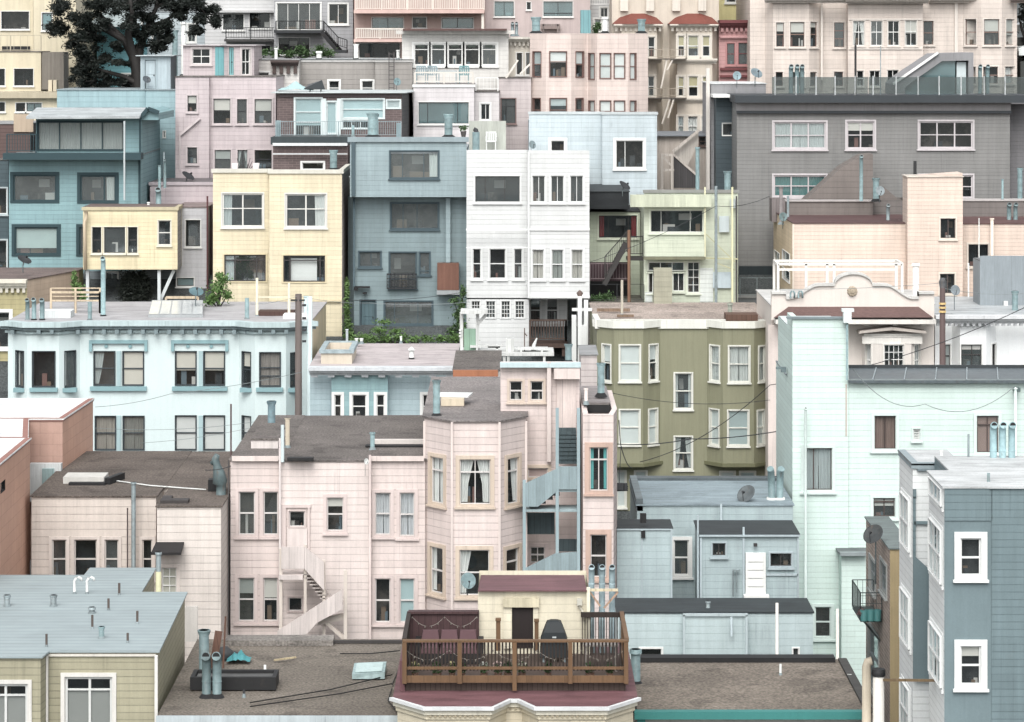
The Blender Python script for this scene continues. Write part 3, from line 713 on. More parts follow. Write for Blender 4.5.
# --- B6 cream-and-mauve sliver
h = H('house', 'mauve house sliver with cream cornice between the white transom house and the pink bay house', 'house', 515, 162)
h.b([(499, 162), (531, 162)], 78, M((206, 190, 190), 'lap', .26, .82), back=168, cw=4, sash=DARKF, trim=M((150, 122, 118), 'paint'), W=[(2, 0, "5 388 62 486 v32 h30")])
h.b([(507, 165), (532, 165)], 40, M((228, 218, 204), 'stuc'), back=172, cw=5, sash=BROWNTRIM, W=[(2, 0, "65 208 88 294;102 208 118 294")])
h.cornice(M((232, 224, 212), 'paint'), 508, 531, 37, 42, 165, .5, dent=.3)
h.b([(498, 166), (509, 166)], 31, M((226, 222, 222), 'lap'), back=172)
mb = MB(); mb.bar(P3(506, 78, 161.6), P3(518, 60, 161.6), .1); mb.bar(P3(520, 74, 161.6), P3(530, 64, 161.6), .1); h.part(mb, 'stair_rail', CR)
# --- B7 pale pink bay house
h = H('house', 'pale pink clapboard house with two angled window bays and thin brown frames', 'house', 588, 162)
B7 = M((230, 206, 197), 'lap', .27, .85)
B7T = M((136, 100, 92), 'paint', grime=.1)
h.b([(530, 162.4), (546, 161.6), (571, 161.6), (587, 162.4), (588, 162.4), (597, 161.6), (628, 161.6), (648, 162.4)], 33.5, B7, ff=.4, Yt=162, back=170, cw=2.5, trim=B7T, sash=B7T, sill=0, bl=M((232, 232, 230), 'cloth'),
    W=[(2, 0, "130 203 162 303 h bu50;195 203 263 303 h40 bu42;298 203 329 305 h bu45;350 210 373 313 h bf;393 210 437 310 h bf;449 210 492 310 h bf;512 210 535 313 h bf;130 387 160 480 h;196 387 263 480 h bu30;298 387 327 480 h;350 397 373 480 h bf;393 397 437 480 h bf;449 397 492 480 h bf;512 397 535 480 h bf")], roof=M((200, 190, 185), 'tar'))
h.pipe(536, 17, 33, 8, TEALPIPE, 'flare', Y=164); h.pipe(605, 17, 33, 5, PVC, 'hat', Y=164); h.pipe(641.5, 19, 33, 7, TEALPIPE, 'flare', Y=164)
h.tb('roof_hatch', M((110, 168, 176), 'panel', .3), 2, 0, [(317, 40, 356, 131)], 165.5, .6, .6)
for i in (512.5, 516.5): h.pipe(i, 23, 36, 3.2, GALV, 'bend', Y=167)
h.tb('roof_fence', M((150, 132, 128), 'panel', .14), 2, 0, [(168, 95, 230, 102), (168, 95, 174, 130), (224, 95, 230, 130)], 164.5, .06, 0)
# --- B8 big grey building at right
h = H('apartment_building', 'long dark grey building with a glass-railed roof deck and sloped stair house', 'apartment building', 880, 150)
B8 = M((140, 138, 137), 'lap', .2, .8); B8D = M((62, 68, 74), 'paint', grime=.1); B8L = M((166, 161, 163), 'paint')
B8T = M((216, 206, 210), 'paint')
h.b([(737, 150), (1010, 150)], 102.5, B8, back=162, par=.0, roof=M((80, 84, 88), 'tar'), trim=B8T, sash=B8T, cw=9, sw=.06,
    W=[(3, 0, "38 480 244 586 v3 h cf;326 478 435 586 v2 h bu32;611 478 822 584 v3 h;611 690 822 780 v3 h"), (3, 0, "38 690 244 775 v3 h cf", {'cur': M((50, 130, 128), 'cloth')})])
h.bx('band', B8L, [(736.5, 102.6, 1010.5, 110.6)], 150, .12, 0); h.bx('band_moulding', B8D, [(736.3, 110.7, 1010.7, 113.2)], 150, .22, 0)
h.bx('eave', B8D, [(734, 95.2, 1034, 102.5)], 150, .7, 5)
h.b([(1010.2, 151), (1200, 151)], 104, M((120, 117, 121), 'lap', .2, .8), back=162, roof=False)
h.b([(716, 153.5), (737, 153.5)], 97, M((72, 88, 96), 'lap', .26), back=160, roof=TAR, W=[(2, 0, "875 485 922 535 ns w2")], cw=2)
h.b([(711, 155), (766, 155)], 84, M((158, 156, 160), 'lap', .3, .85), back=162, roof=M((220, 222, 224), 'tar'))
h.bx('roof_edge', WHITE, [(713, 94.5, 742, 97.5)], 153, .3, 3)
h.bx('base_band', M((46, 58, 64), 'paint'), [(739, 266, 776, 282)], 149.95, .1, 0)
h.b([(738, 146), (775, 146)], 298, M((120, 124, 128), 'stuc'), back=150, roof=M((150, 150, 150), 'tar'))
h.rail([P3(740, 297, 146.2), P3(774, 297, 146.2)], 1.0, GALV, sp=0, post=.8, pw=.04, top=.03)
mb = MB(); yg = 149.6; zg0, zg1 = Z(95, yg), Z(77, yg)
for a, b_ in ((772, 868), (868.6, 1040)): mb.box(X(a, yg), X(b_, yg), yg, yg + .015, zg0 + .06, zg1)
h.part(mb, 'glass_railing', GRAIL)
for q in (775, 796, 816, 835, 855, 873, 896, 918, 939, 961, 984, 1005):
    mb = MB(); mb.box(X(q, yg) - .03, X(q, yg) + .03, yg - .05, yg - .005, zg0, zg1 + .06); h.part(mb, 'railing_post', M((190, 195, 198), 'metal'))
# stair house
B8S = M((150, 148, 152), 'paint')
ys = 153.0
mb = MB(); mb.slab([(X(a, ys), Z(b_, ys)) for a, b_ in ((895, 95), (895, 84), (904, 76), (938, 53.5), (973.5, 52.5), (973.5, 95), (968.5, 95), (968.5, 60.5), (942, 61), (912, 82), (905, 88), (905, 95))], ys, ys + 4)
so = h.part(mb, 'stair_house', B8S)
mb = MB(); mb.slab([(X(a, ys), Z(b_, ys)) for a, b_ in ((905, 95), (905, 88), (912, 82), (942, 61), (956, 60.8), (956, 95))], ys + .25, ys + .3); h.part(mb, 'pane', GTEAL, so)
mb = MB(); mb.slab([(X(a, ys), Z(b_, ys)) for a, b_ in ((957.5, 95), (957.5, 62), (967, 62), (967, 95))], ys + .3, ys + .36); h.part(mb, 'door', M((215, 228, 232), 'paint'), so)
mb = MB(); mb.slab([(X(a, ys), Z(b_, ys)) for a, b_ in ((905, 95), (905, 88), (912, 82), (942, 61), (968, 61), (968, 95))], ys + 3.4, ys + 3.5); h.part(mb, 'inner_wall', M((70, 110, 112), 'paint'), so)
mb = MB(); mb.bar(P3(893, 84, ys - .05), P3(938, 52.7, ys - .05), .2, .12); h.part(mb, 'roof_flashing', WHITE, so)
for i, q in enumerate((791, 797, 802)): h.pipe(q, 66, 95, 4.5, TEALPIPE, 'bend', Y=156, base=False)
h.pipe(855.5, 45, 95, 2.2, BLACK, None, Y=152, base=False); h.pipe(880.5, 46, 95, 1, GALV, None, Y=152, base=False)
for q in (980, 987.5): h.pipe(q, 66, 95, 4, TEALPIPE, 'bend', Y=155, base=False)
# --- B9 pale blue box house
h = H('house', 'pale blue-grey flat house with one large white-framed window beside the wooden stair', 'house', 593, 152)
B9 = M((198, 212, 220), 'lap', .25, .85)
h.b([(529, 152.6), (602, 152.6), (602.2, 152), (657, 152)], 112.5, B9, ff=.6, back=161, roof=M((200, 206, 210), 'tar'), cop=(M((200, 208, 212), 'paint'), .1, .05, .05), cw=14, W=[(2, 0, "456 553 565 661 v33"), (2, 0, "200 553 255 640 h")])
# --- B10 wooden stairs
h = H('house', 'beige house back with grey shingle lean-to and weathered wooden stairs', 'house', 683, 156)
B10 = M((206, 190, 178), 'panel', .3, .85)
h.b([(656, 157), (712, 157)], 136, B10, back=164, roof=M((125, 130, 138), 'shingle'), lip=.3, trim=BROWNTRIM, sash=BROWNTRIM, cw=4, W=[(2, 0, "785 506 818 574 h")])
h.pl('stair_skirt', M((212, 200, 190), 'panel', .2, .8), tp(2, 0, (682, 600), (780, 516), (782, 560), (740, 650), (690, 615)), 155.4, .1)
h.pl('stair_skirt', M((78, 74, 76), 'panel', .13, .6), tp(2, 0, (684, 614), (782, 700), (782, 740), (684, 740)), 154.4, .1)
h.b([(658, 153.8), (674, 153.8)], 192, M((60, 58, 58), 'paint'), bot=200, back=155)
mb = MB()
for q in (638, 678): mb.bar(P3(500 + q / 3.938, 200, 154), P3(500 + q / 3.938, 155, 154), .14)
mb.bar(P3(661, 155, 154), P3(674, 155, 154), .12); mb.bar(P3(661, 170, 154), P3(674, 170, 154), .12); mb.bar(P3(662, 156, 154), P3(672, 166, 154), .1)
mb.bar(P3(673, 154, 154.3), P3(700, 178, 154.3), .12); mb.bar(P3(673, 151.5, 155), P3(699, 130, 155), .14)
h.part(mb, 'stair_frame', M((205, 192, 182), 'wood'))
h.bx('side_post', M((226, 216, 208), 'paint'), [(706, 68, 709.5, 190)], 155, .2, .1)
h.pipe(697.5, 147, 198, 4, TEALPIPE, 'hat', Y=151); h.pipe(727.5, 171, 200, 6.5, TEALPIPE, 'flare', Y=149.3, base=False)

# --- C1 teal house
h = H('house', 'teal clapboard house with a band of sunroom glass and dark teal window frames', 'house', 80, 150)
C1 = M((134, 178, 186), 'lap', .24, .72); C1D = M((44, 74, 82), 'paint', grime=.08)
h.b([(9, 150), (141, 150), (160, 158.5)], 155, C1, back=158.5, trim=C1D, sash=C1D, cw=16, sw=.06, sill=0, glass=GHAZE, roof=M((150, 160, 164), 'tar'), W=[(0, 90, "52 334 222 438;316 336 456 440 v68 cr;58 540 228 648;312 540 340 648"), ], bl=M((206, 222, 220), 'cloth'))
h.bx('blind', M((204, 222, 220), 'cloth'), [(15, 228, 57.5, 248)], 150.17, .02, .02)
h.b([(36, 150.3), (126, 150.3), (141.5, 150.3), (160, 158.5)], 116, C1, bot=155, back=158.5, trim=C1D, sash=C1D, cw=5, sw=.05, sill=0, roof=False, cur=M((168, 174, 172), 'cloth'), W=[(0, 90, "148 124 488 238 v4 cf")])
mb = MB(); y0, y1 = 149.2, 152.6
mb.hexa([P3(26, 119, y0), P3(139.5, 118.5, y0), P3(146, 109.5, y1), P3(37, 109.5, y1), P3(26, 116.6, y0), P3(139.5, 116.3, y0), P3(146, 107.5, y1), P3(37, 107.5, y1)])
h.part(mb, 'roof', M((182, 188, 192), 'tar'))
mb = MB(); mb.slab([(X(a, 150.2), Z(b_, 150.2)) for a, b_ in ((139.5, 118), (148, 109), (158.5, 113), (158.5, 120), (141, 120))], 150.25, 157); h.part(mb, 'gable', C1)
mb = MB(); mb.bar(P3(139.5, 118.5, 150.1), P3(148, 108.5, 150.1), .2); mb.bar(P3(148, 108.5, 150.1), P3(159, 112.5, 150.1), .2); h.part(mb, 'gable_trim', C1D)
h.bx('balcony_floor', C1D, [(6.5, 152.5, 143.5, 159)], 150, 1.1, 0)
h.bx('corner_trim', C1D, [(139.2, 120, 141.2, 153), (138.6, 159, 140.6, 215)], 150, .08, 0)
h.rail([P3(7, 153, 149), P3(36, 153, 149)], 1.0, C1D, sp=.14, bw=.03)
h.bx('downpipe', M((196, 206, 210), 'paint'), [(123.8, 121, 125.4, 200)], 149, .12, 0)
h.pipe(159.5, 165, 188, 3, TEALPIPE, 'flare', Y=151, base=False); h.pipe(165, 160, 188, 2.5, TEALPIPE, 'bend', Y=151, base=False); h.pipe(164, 152, 188, 1.5, GALV, None, Y=151.2, base=False)
h = H('house', 'dark slate house edge at the far left with a brown upper wall', 'house', 0, 151)
h.b([(-60, 151), (8.5, 151)], 160, M((78, 98, 106), 'lap', .24), back=158, W=[(None, 0, "-14 188 7 214;-14 240 7 270 v2")], trim=M((200, 212, 216), 'paint'), cw=6)
h.b([(-60, 153), (30, 153)], 124, M((110, 84, 80), 'lap', .2), bot=165, back=158, W=[(None, 0, "1 112 4 122"), ], roof=TAR)
h.tb('wall_panel', M((205, 178, 150), 'stuc'), 0, 90, [(55, 95, 132, 165)], 153, .1, 0)
# --- C4 yellow bay house
h = H('house', 'tall pale yellow house with four wide windows in two storeys', 'house', 280, 143.5)
C4 = M((237, 219, 180), 'lap', .23, .86); C4T = M((236, 232, 226), 'paint')
h.b([(213, 144.4), (269, 144.4), (269.3, 143.5), (342, 143.5), (349, 150)], 170.5, C4, ff=.7, back=152, Yt=143.8, mats={3: M((205, 188, 186), 'lap')}, trim=C4T, sash=C4T, cw=6, sw=.06, roof=M((190, 190, 192), 'tar'), cop=(M((226, 220, 206), 'paint'), .14, .08, .06),
    W=[(0, 170, "875 92 1037 224 v2 h45 cl"), (1, 170, "140 94 300 226 v2 h45 cr"), (0, 170, "882 333 1048 440 v25,78 h20 cl ns", {'sash': DK, 'trim': M((232, 212, 166), 'paint')}), (1, 170, "130 336 297 442 v16,88 h18 ns", {'sash': DK, 'trim': M((232, 212, 166), 'paint')})])
h.bx('curtain', CURT, [(290, 258, 317, 281.5)], 143.72, .02, .02)
h.bx('belt_course', M((220, 200, 155), 'paint'), [(269, 300.5, 341, 302)], 143.5, .12, 0)
# --- C5 blue-grey house
h = H('house', 'slate blue house with an overhanging top floor and brown wicker box', 'house', 408, 144)
C5 = M((132, 154, 160), 'lap', .25, .86); C5T = M((76, 98, 108), 'paint'); C5U = M((154, 176, 183), 'lap', .25, .86)
h.b([(348, 145.5), (354, 144.6), (467, 144.6)], 197, C5, Yt=144.6, back=154, trim=C5T, sash=C5T, cw=6, glass=GHAZE, roof=False,
    W=[(1, 170, "555 130 742 232 v25,55 ;430 322 515 382 v55 ;550 325 655 465 h75 ;668 325 708 412 h85;530 518 718 608 v20,70 "), (1, 170, "436 514 494 640 dr", {'door': M((88, 118, 128), 'panel', .2)})])
h.b([(350, 143.7), (466.5, 143.7)], 138, C5U, ff=.7, bot=197, back=154, trim=C5T, sash=C5T, cw=6, glass=GHAZE, roof=M((150, 160, 166), 'tar'), cop=(M((150, 168, 176), 'paint'), .2, .12, .05), W=[(1, 0, "552 596 742 702 v25,70 cr")])
h.bx('corner_post', C5T, [(351.5, 140, 355.5, 196)], 143.7, .1, 0); h.pipe(354, 198, 290, 2.2, C5T, None, Y=144.3, base=False)
h.bx('downpipe', C5U, [(446, 197.5, 450.5, 262)], 144.6, .35, -.05)
h.bx('balcony_rail', DARKF, [(387, 273, 417, 274.5), (387, 287, 417, 288.5), (387, 277.5, 417, 278.2), (387, 281, 417, 281.7), (387, 284, 417, 284.7)] + [(387 + 3.6 * k, 273, 387.8 + 3.6 * k, 288) for k in range(9)], 144.6, .35, -.28)
h.bx('wicker_box', M((142, 92, 72), 'panel', .07, .7), [(437.5, 262.5, 459, 289)], 144.5, .6, 0)
h.bx('box_floor', M((168, 172, 176), 'paint'), [(437, 289.3, 460, 293.5)], 144.5, .65, 0)
h.bx('light_fixture', BLACK, [(354, 286, 358, 290), (358, 286, 370, 287.5), (363, 292, 367, 293.5)], 144.5, .3, 0)
h.pipe(372.5, 113, 137, 9, TEALPIPE, 'flare', Y=147); h.pipe(448.5, 114, 137, 8, TEALPIPE, 'flare', Y=146)
h.pipe(375, 114, 137, 6.5, TEALPIPE, 'flare', Y=149); h.pipe(353, 125, 137, 3, TEALPIPE, None, Y=149)
# --- C6 white house
h = H('house', 'bright white clapboard house with three rows of narrow windows and a small balcony', 'house', 528, 142)
C6 = M((243, 243, 244), 'lap', .24, .74, grime=.14, gain=.64); C6T = M((246, 246, 246), 'paint', grime=.08, gain=.68)
h.b([(466.5, 142.6), (527, 142.6), (529, 142), (589.5, 142)], 150.5, C6, ff=.8, Yt=142, back=152, bot=299, cw=8, trim=C6T, sash=C6T, roof=WROOF, sill=1,
    W=[(None, 0, "475 176 520 202 v22,66", {'sash': DK}), (2, 170, "127 22 178 127 v2;200 22 252 127 v2;276 22 328 127 v2;55 310 88 428 h"), (1, 170, "877 310 910 428 h;943 310 1007 428 h"),
       (2, 170, "127 313 173 430 h cf;203 313 250 430 h cf;281 313 327 430 h cf", {'cur': M((190, 184, 176), 'cloth')})])
h.b([(466.5, 142.6), (529, 142.6)], 299.2, C6, back=150, cw=6, trim=C6T, sash=C6T, sw=.015, roof=False, ztop=None,
    W=[(None, 0, "471.5 301 480 310 g3x2 ns;486 301 495.3 318 g3x4 ns;501.3 301 510 318 g3x4 ns;515.3 301 524.3 318 g3x4 ns")])
h.b([(529, 144.5), (589.5, 144.5)], 296, C6, back=150, cw=5, trim=C6T, sash=C6T, roof=False, W=[(2, 170, "118 505 160 600 h bu35;183 505 228 600 h bu35;262 502 305 650 ns", {'bl': M((60, 80, 82), 'cloth')})])
h.bx('belt_course', C6T, [(466, 228.5, 589.8, 230.5), (466, 247, 528, 248)], 142, .06, 0)
h.bx('belt_course', C6T, [(529.5, 295.5, 589.8, 298)], 142, .1, 0)
h.bx('corner_board', C6T, [(527.6, 152, 529.6, 297)], 142.4, .5, 0)
BW = M((92, 70, 60), 'wood', .1, .6)
h.bx('balcony_floor', BW, [(529, 340, 567, 344)], 143, 1.8, 0)
h.rail([P3(530, 341, 141.3), P3(566, 341, 141.3)], 1.05, BW, sp=.13, post=1.8, bw=.05, pw=.1, top=.08)
h.rail([P3(566, 341, 141.3), P3(566, 341, 142.9)], 1.05, BW, sp=.13, post=0, bw=.05, pw=.1, top=.08)
h.bx('balcony_post', BW, [(545, 344, 548, 356), (562, 344, 565, 356)], 141.4, .1, .05)
# --- C7 pale green house
h = H('house', 'pale green two-part house with red curtains, an outside stair and a khaki cupboard', 'house', 664, 143)
C7 = M((214, 221, 196), 'lap', .22, .9); C7B = M((204, 213, 186), 'lap', .24, .85)
h.b([(589.8, 146.5), (640, 146.5)], 212, C7B, back=153, roof=BLACK, cw=5, trim=M((226, 230, 206), 'paint'), sash=DK, W=[(2, 170, "388 178 540 268 v25,78 cn", {'cur': M((150, 30, 36), 'cloth')})])
h.b([(589.8, 145.5), (629, 145.5)], 192, M((42, 46, 50), 'tar'), bot=209, back=153, roof=M((58, 64, 68), 'tar'))
h.b([(644, 142.6), (738, 142.6)], 191, C7, ff=.7, back=152, roof=M((140, 140, 140), 'tar'), cop=(M((150, 150, 146), 'paint'), .1, .06, .06), trim=M((232, 238, 216), 'paint'), sash=M((215, 215, 210), 'paint'), cw=7,
    W=[(2, 170, "592 158 800 246 v20,76"), (2, 170, "584 362 726 398 v3;584 404 604 484;680 404 726 478 v2;738 362 786 484 g2x4", {'sash': WHITE})])
h.bx('parapet_panel', M((214, 219, 190), 'stuc', grime=.7), [(630, 194.5, 711, 206.5)], 142.3, .45, 0)
h.bx('balcony_panel', C7, [(644.5, 240, 704, 256)], 142.3, .35, 0); h.bx('ledge', M((130, 128, 100), 'stuc', grime=.6), [(643.5, 256.2, 705, 259)], 142.3, .45, 0)
h.bx('wall_panel', M((235, 240, 236), 'lap'), [(700, 268, 713, 302), (645, 292, 652, 302)], 142.6, .06, 0)
h.bx('cupboard', M((172, 168, 144), 'lap', .25, .75), [(653.5, 268, 671.5, 304.5)], 140.9, .5, .3)
h.bx('plastic_sheet', M((205, 222, 232), 'paint'), [(713, 272, 731, 288)], 142.5, .05, 0)
h.pipe(716, 186, 304, 3, GALV, None, Y=141.6, base=False); h.pipe(705, 187, 258, 1.6, M((216, 211, 168), 'paint'), None, Y=142, base=False); h.pipe(732.3, 187, 304, 2.0, M((214, 208, 160), 'paint'), None, Y=142, base=False); h.pipe(736.5, 196, 304, 1.8, DK, None, Y=142.2, base=False)
h.bx('meter_box', M((200, 212, 216), 'paint'), [(730, 199, 736, 208), (719, 216, 729, 232)], 142.5, .12, 0)
mb = MB(); mb.bar(P3(706, 234, 142.1), P3(735, 262, 142.1), .05); mb.bar(P3(714, 262, 142.1), P3(735, 270, 142.1), .05); mb.bar(P3(706, 258, 142.1), P3(738, 259, 142.1), .07); h.part(mb, 'conduit', M((200, 196, 150), 'paint'))
h.pipe(629, 230, 303, 3.2, M((128, 88, 62), 'wood'), None, Y=142.5, base=False)
h.stairs(P3(604, 284, 144), P3(626, 243, 144), .9, DK, 9)
h.rail([P3(605, 277, 143.5), P3(627, 252, 143.5)], 1.05, DK, sp=.14, bw=.02); h.rail([P3(628, 256, 143.5), P3(643, 256, 143.5)], 1.0, DK, sp=.14, bw=.02)
h.bx('landing', DK, [(626, 256, 645, 259)], 144.3, 1, 0)
h.bx('slatted_skirt', M((98, 72, 80), 'panel', .12, .6), [(590, 262, 628, 281)], 144.8, .1, 0)
h.rail([P3(590, 281, 144.2), P3(628, 281, 144.2)], .9, M((150, 128, 132), 'paint'), sp=.14)
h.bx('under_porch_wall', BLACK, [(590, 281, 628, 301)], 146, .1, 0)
h.rail([P3(590, 302, 142.6), P3(644, 302, 142.6)], .9, DARKF, sp=0, post=1.2, pw=.03, top=.02)
mb = MB(); mb.box(X(589, 141), X(645, 141), 141.2, 146.5, 24.5, Z(303, 142)); h.part(mb, 'yard_slab', M((120, 115, 105), 'gravel'))
# --- C2 yellow cantilevered house
h = H('house', 'pale yellow boxed upper floor on posts with a lavender grey rear wing', 'house', 130, 146)
C2 = M((238, 219, 172), 'lap', .2, .88)
h.b([(83, 146), (177.5, 146), (181.5, 148.3)], 208, C2, bot=269.5, back=149, mats={1: M((176, 172, 176), 'lap')}, roof=M((120, 100, 96), 'tar'), cop=(M((205, 190, 150), 'paint'), .12, .06, .05), cw=4, trim=M((244, 236, 214), 'paint'), sash=DK,
    W=[(0, 170, "362 224 400 328 h;409 224 494 328;503 224 542 328 h"), (0, 170, "622 198 673 296 h", {'sash': C4T})])
h.b([(176, 148.4), (206.5, 148.4)], 207.5, M((204, 202, 208), 'lap', .23, .88), back=154, roof=M((150, 130, 128), 'tar'), cw=4, sash=DK, W=[(0, 170, "730 196 790 302 v85,99"), (0, 170, "696 424 764 458 bf", {'bl': M((150, 170, 176), 'cloth')})])
h.b([(84, 149.4), (176, 149.4)], 271, M((132, 142, 150), 'lap', .25), back=152, roof=False, sash=M((190, 198, 204), 'paint'), cw=4, W=[(0, 170, "417 402 464 522 v2 h;640 440 675 522 v2")])
PW = M((226, 232, 236), 'paint')
h.bx('post', PW, [(86.5, 270, 89.5, 306)], 146.4, .2, 0); h.bx('post', PW, [(158, 270, 161, 306)], 146.4, .2, 0)
mb = MB(); mb.bar(P3(161, 299, 146.5), P3(174, 270, 146.5), .16); h.part(mb, 'brace', PW)
mb = MB(); mb.tube([P3(86, 211, 145.7), P3(86.5, 217, 145.7), P3(84.5, 222, 145.7), P3(85.5, 270, 145.7)], .09, 8); h.part(mb, 'downpipe', M((232, 206, 170), 'paint'))
h.pipe(158.5, 189, 206, 5.5, TEALPIPE, 'bend', Y=149); h.pipe(148.5, 202, 207, 2.5, PVC, 'hat', Y=148)
h.bx('downpipe', M((110, 60, 66), 'paint'), [(206.8, 196, 208.3, 300)], 148.2, .12, 0)
h.bx('alley_wall', M((60, 44, 46), 'lap'), [(208.4, 205, 214, 300)], 150, .1, 1)
mb = MB(); mb.box(X(60, 146), X(214, 146), 144.6, 149.4, 24, Z(306, 145)); h.part(mb, 'yard_slab', M((130, 125, 120), 'gravel'))
# --- C8 peach group
h = H('house', 'peach clapboard house with a tall stair tower and brown roof walls', 'house', 880, 139)
C8 = M((238, 210, 192), 'lap', .19, .8); C8S = M((248, 218, 178), 'lap', .19, .85); C8B = M((132, 120, 115), 'lap', .3, .75)
h.b([(773.5, 149), (793.5, 139), (918, 139)], 223.5, C8, Yt=139, back=149, mats={0: C8S}, roof=M((104, 72, 72), 'tar'), cw=2, sash=M((220, 205, 190), 'paint'), W=[(3, 170, "74 322 103 366 ns;74 392 103 436 ns;42 322 62 366 ns")])
h.b([(907.5, 138.3), (962.8, 138.3)], 177, C8, back=140, roof=M((225, 210, 196), 'tar'), trim=M((240, 226, 210), 'paint'), cw=6, sash=M((110, 92, 88), 'paint'), W=[(3, 170, "694 190 755 270 v52;692 408 752 487 v52")])
mb = MB(); yt = 138.25; mb.slab([(X(a, yt), Z(b_, yt)) for a, b_ in ((907.5, 177.3), (962.8, 177.3), (962.8, 173.2), (907.5, 177.2))], yt + .05, 140); h.part(mb, 'sloped_parapet', C8)
h.b([(962.9, 139.3), (1200, 139.3)], 224, C8, back=147, roof=M((110, 76, 74), 'tar'), trim=M((236, 220, 205), 'paint'), cw=8, sash=M((90, 80, 80), 'paint'), W=[(3, 170, "804 292 884 380 v50")])
h.b([(787, 145), (873, 145)], 201.5, C8B, bot=220, back=146, roof=M((190, 180, 178), 'paint'), lip=.08)
h.b([(772, 147), (787, 147)], 199, M((140, 128, 128), 'panel', .3), bot=222, back=148.5, roof=False)
h.b([(873, 145.5), (908, 145.5)], 200, M((128, 119, 116), 'lap', .3), bot=220, back=148, roof=False)
h.b([(963, 144.5), (1200, 144.5)], 201, M((130, 120, 117), 'lap', .3, .8), bot=218, back=146, roof=M((200, 190, 188), 'paint'))
mb = MB(); yq = 147.2; mb.slab([(X(a, yq), Z(b_, yq)) for a, b_ in ((804.5, 201), (842, 167), (862, 155.5), (873, 154), (873, 201))], yq, 149); h.part(mb, 'stair_gable', C8B)
mb = MB(); mb.slab([(X(a, yq), Z(b_, yq)) for a, b_ in ((878, 202), (884, 187), (897, 198), (897, 202))], yq, 148.5); h.part(mb, 'stair_gable', C8B)
h.pipe(861.2, 156, 201, 3.6, TEALPIPE, 'bend', Y=144.2, base=False); h.pipe(876, 178, 201, 6, TEALPIPE, 'flare', Y=144.4); h.pipe(888, 205, 224, 3.6, GALV, 'bend', Y=141); h.pipe(899, 220, 224, 3, PVC, 'hat', Y=141)
h.pipe(781, 187, 224, 3.6, M((140, 130, 130), 'metal'), 'flare', Y=143.5); h.pipe(788, 196, 224, 2.5, GALV, None, Y=143.5)
for q in (1009, 1015.5): h.pipe(q, 204, 224, 4.2, TEALPIPE, 'bend', Y=142)
h.pipe(1002.5, 179, 201, 2.2, TEALPIPE, 'hat', Y=145); h.pipe(915, 161, 177, 3.2, BLACK, None, Y=142); h.pipe(1020, 168, 201, 5, TEALPIPE, 'flare', Y=146)
h.pipe(992, 218, 256, 3.4, M((240, 220, 202), 'paint'), 'hat', Y=139, base=False); h.pipe(979, 218, 300, 1, PVC, None, Y=138.8, base=False); h.pipe(968.5, 263, 300, 1.6, PVC, None, Y=137.8, base=False); h.pipe(975.5, 259, 300, 1.6, PVC, None, Y=137.8, base=False)
h.bx('corner_post', M((240, 222, 204), 'paint'), [(792.3, 224, 794, 300), (917.2, 224, 918.8, 300)], 139, .08, 0)
# --- D1b olive/peach house at far left
h = H('house', 'olive clapboard house with peach side wall and cream cornice at the left edge', 'house', 10, 141.6)
h.b([(-60, 141.8), (27, 141.8), (79, 147.5)], 280, M((186, 172, 116), 'lap', .25, .75), back=149, mats={1: M((220, 190, 164), 'lap', .3, .85)}, roof=M((128, 108, 104), 'gravel', gain=.74), cw=16, W=[(0, 170, "-120 560 38 700"), (0, 290, "-120 355 20 435")])
h.cornice(M((232, 222, 204), 'paint'), -30, 27.5, 279, 288, 141.8, .45, dent=.3, dw=.14)
# --- D1 mint blue building
h = H('house', 'long mint blue house with teal window trim and bracketed cornice', 'house', 155, 131)
D1 = M((214, 231, 233), 'stuc', var=.06, grime=.12); D1T = M((132, 176, 184), 'paint', grime=.1); D1S = M((66, 74, 80), 'paint', grime=.1)
PT = [(8, 131.3), (13, 131.3), (27, 130.6), (59, 130.6), (80, 131.3), (239, 131.3), (255, 130.6), (286, 130.6), (300, 131.3), (310, 131.3), (326, 141)]
h.b(PT, 322, D1, Yt=131.3, back=141, mats={9: M((240, 218, 176), 'panel', .9, .8)}, roof=M((178, 174, 178), 'tar', gain=.85), trim=D1S, sash=D1S, cw=2.5, sill=0, bl=M((216, 206, 192), 'cloth'),
    W=[(0, 290, "64 240 94 382 cl;128 242 217 382;255 240 297 382 cl;370 242 453 376 h cl;484 242 566 376 h bf;691 242 773 376 h bu55;803 242 885 376 h bu55;955 244 988 382 h bu40"),
       (1, 290, "38 246 120 380 h45,70 cf;159 247 183 380 h", {'cur': M((150, 140, 134), 'cloth')}),
       (0, 290, "375 497 456 630 h cf;485 497 568 630 h cf", {'cur': M((160, 150, 140), 'cloth')}), (0, 290, "691 495 773 630 h bf;803 495 885 630 h bf;955 497 988 630 h bf", {'bl': M((228, 226, 224), 'cloth')}), (1, 290, "38 500 120 640 h cf")])
k = 260 / 1024.
for (a, b_) in ((352, 582), (675, 900)):
    h.tb('window_hood', D1T, 0, 290, [(a, 197, b_, 210), (a, 210, a + 12, 241), (b_ - 12, 210, b_, 241)], 131.3, .14, 0)
    mb = MB()
    for f in (.29, .70):
        q = a + (b_ - a) * f; c = P3(q * k, 290 + 221 * k, 131.3); mb.tube([(c[0], 131.32, c[2]), (c[0], 131.24, c[2])], .09, 10)
    h.part(mb, 'rosette', D1T)
    h.tb('window_sill', D1T, 0, 290, [(a + 4, 379, b_ - 4, 396)], 131.3, .16, 0)
    h.tb('mullion_pilaster', M((170, 200, 206), 'paint'), 0, 290, [(a + 108, 240, a + 125, 378)], 131.3, .08, 0); h.tb('mullion_pilaster', M((170, 200, 206), 'paint'), 0, 290, [(a + 108, 494, a + 125, 636)], 131.3, .08, 0)
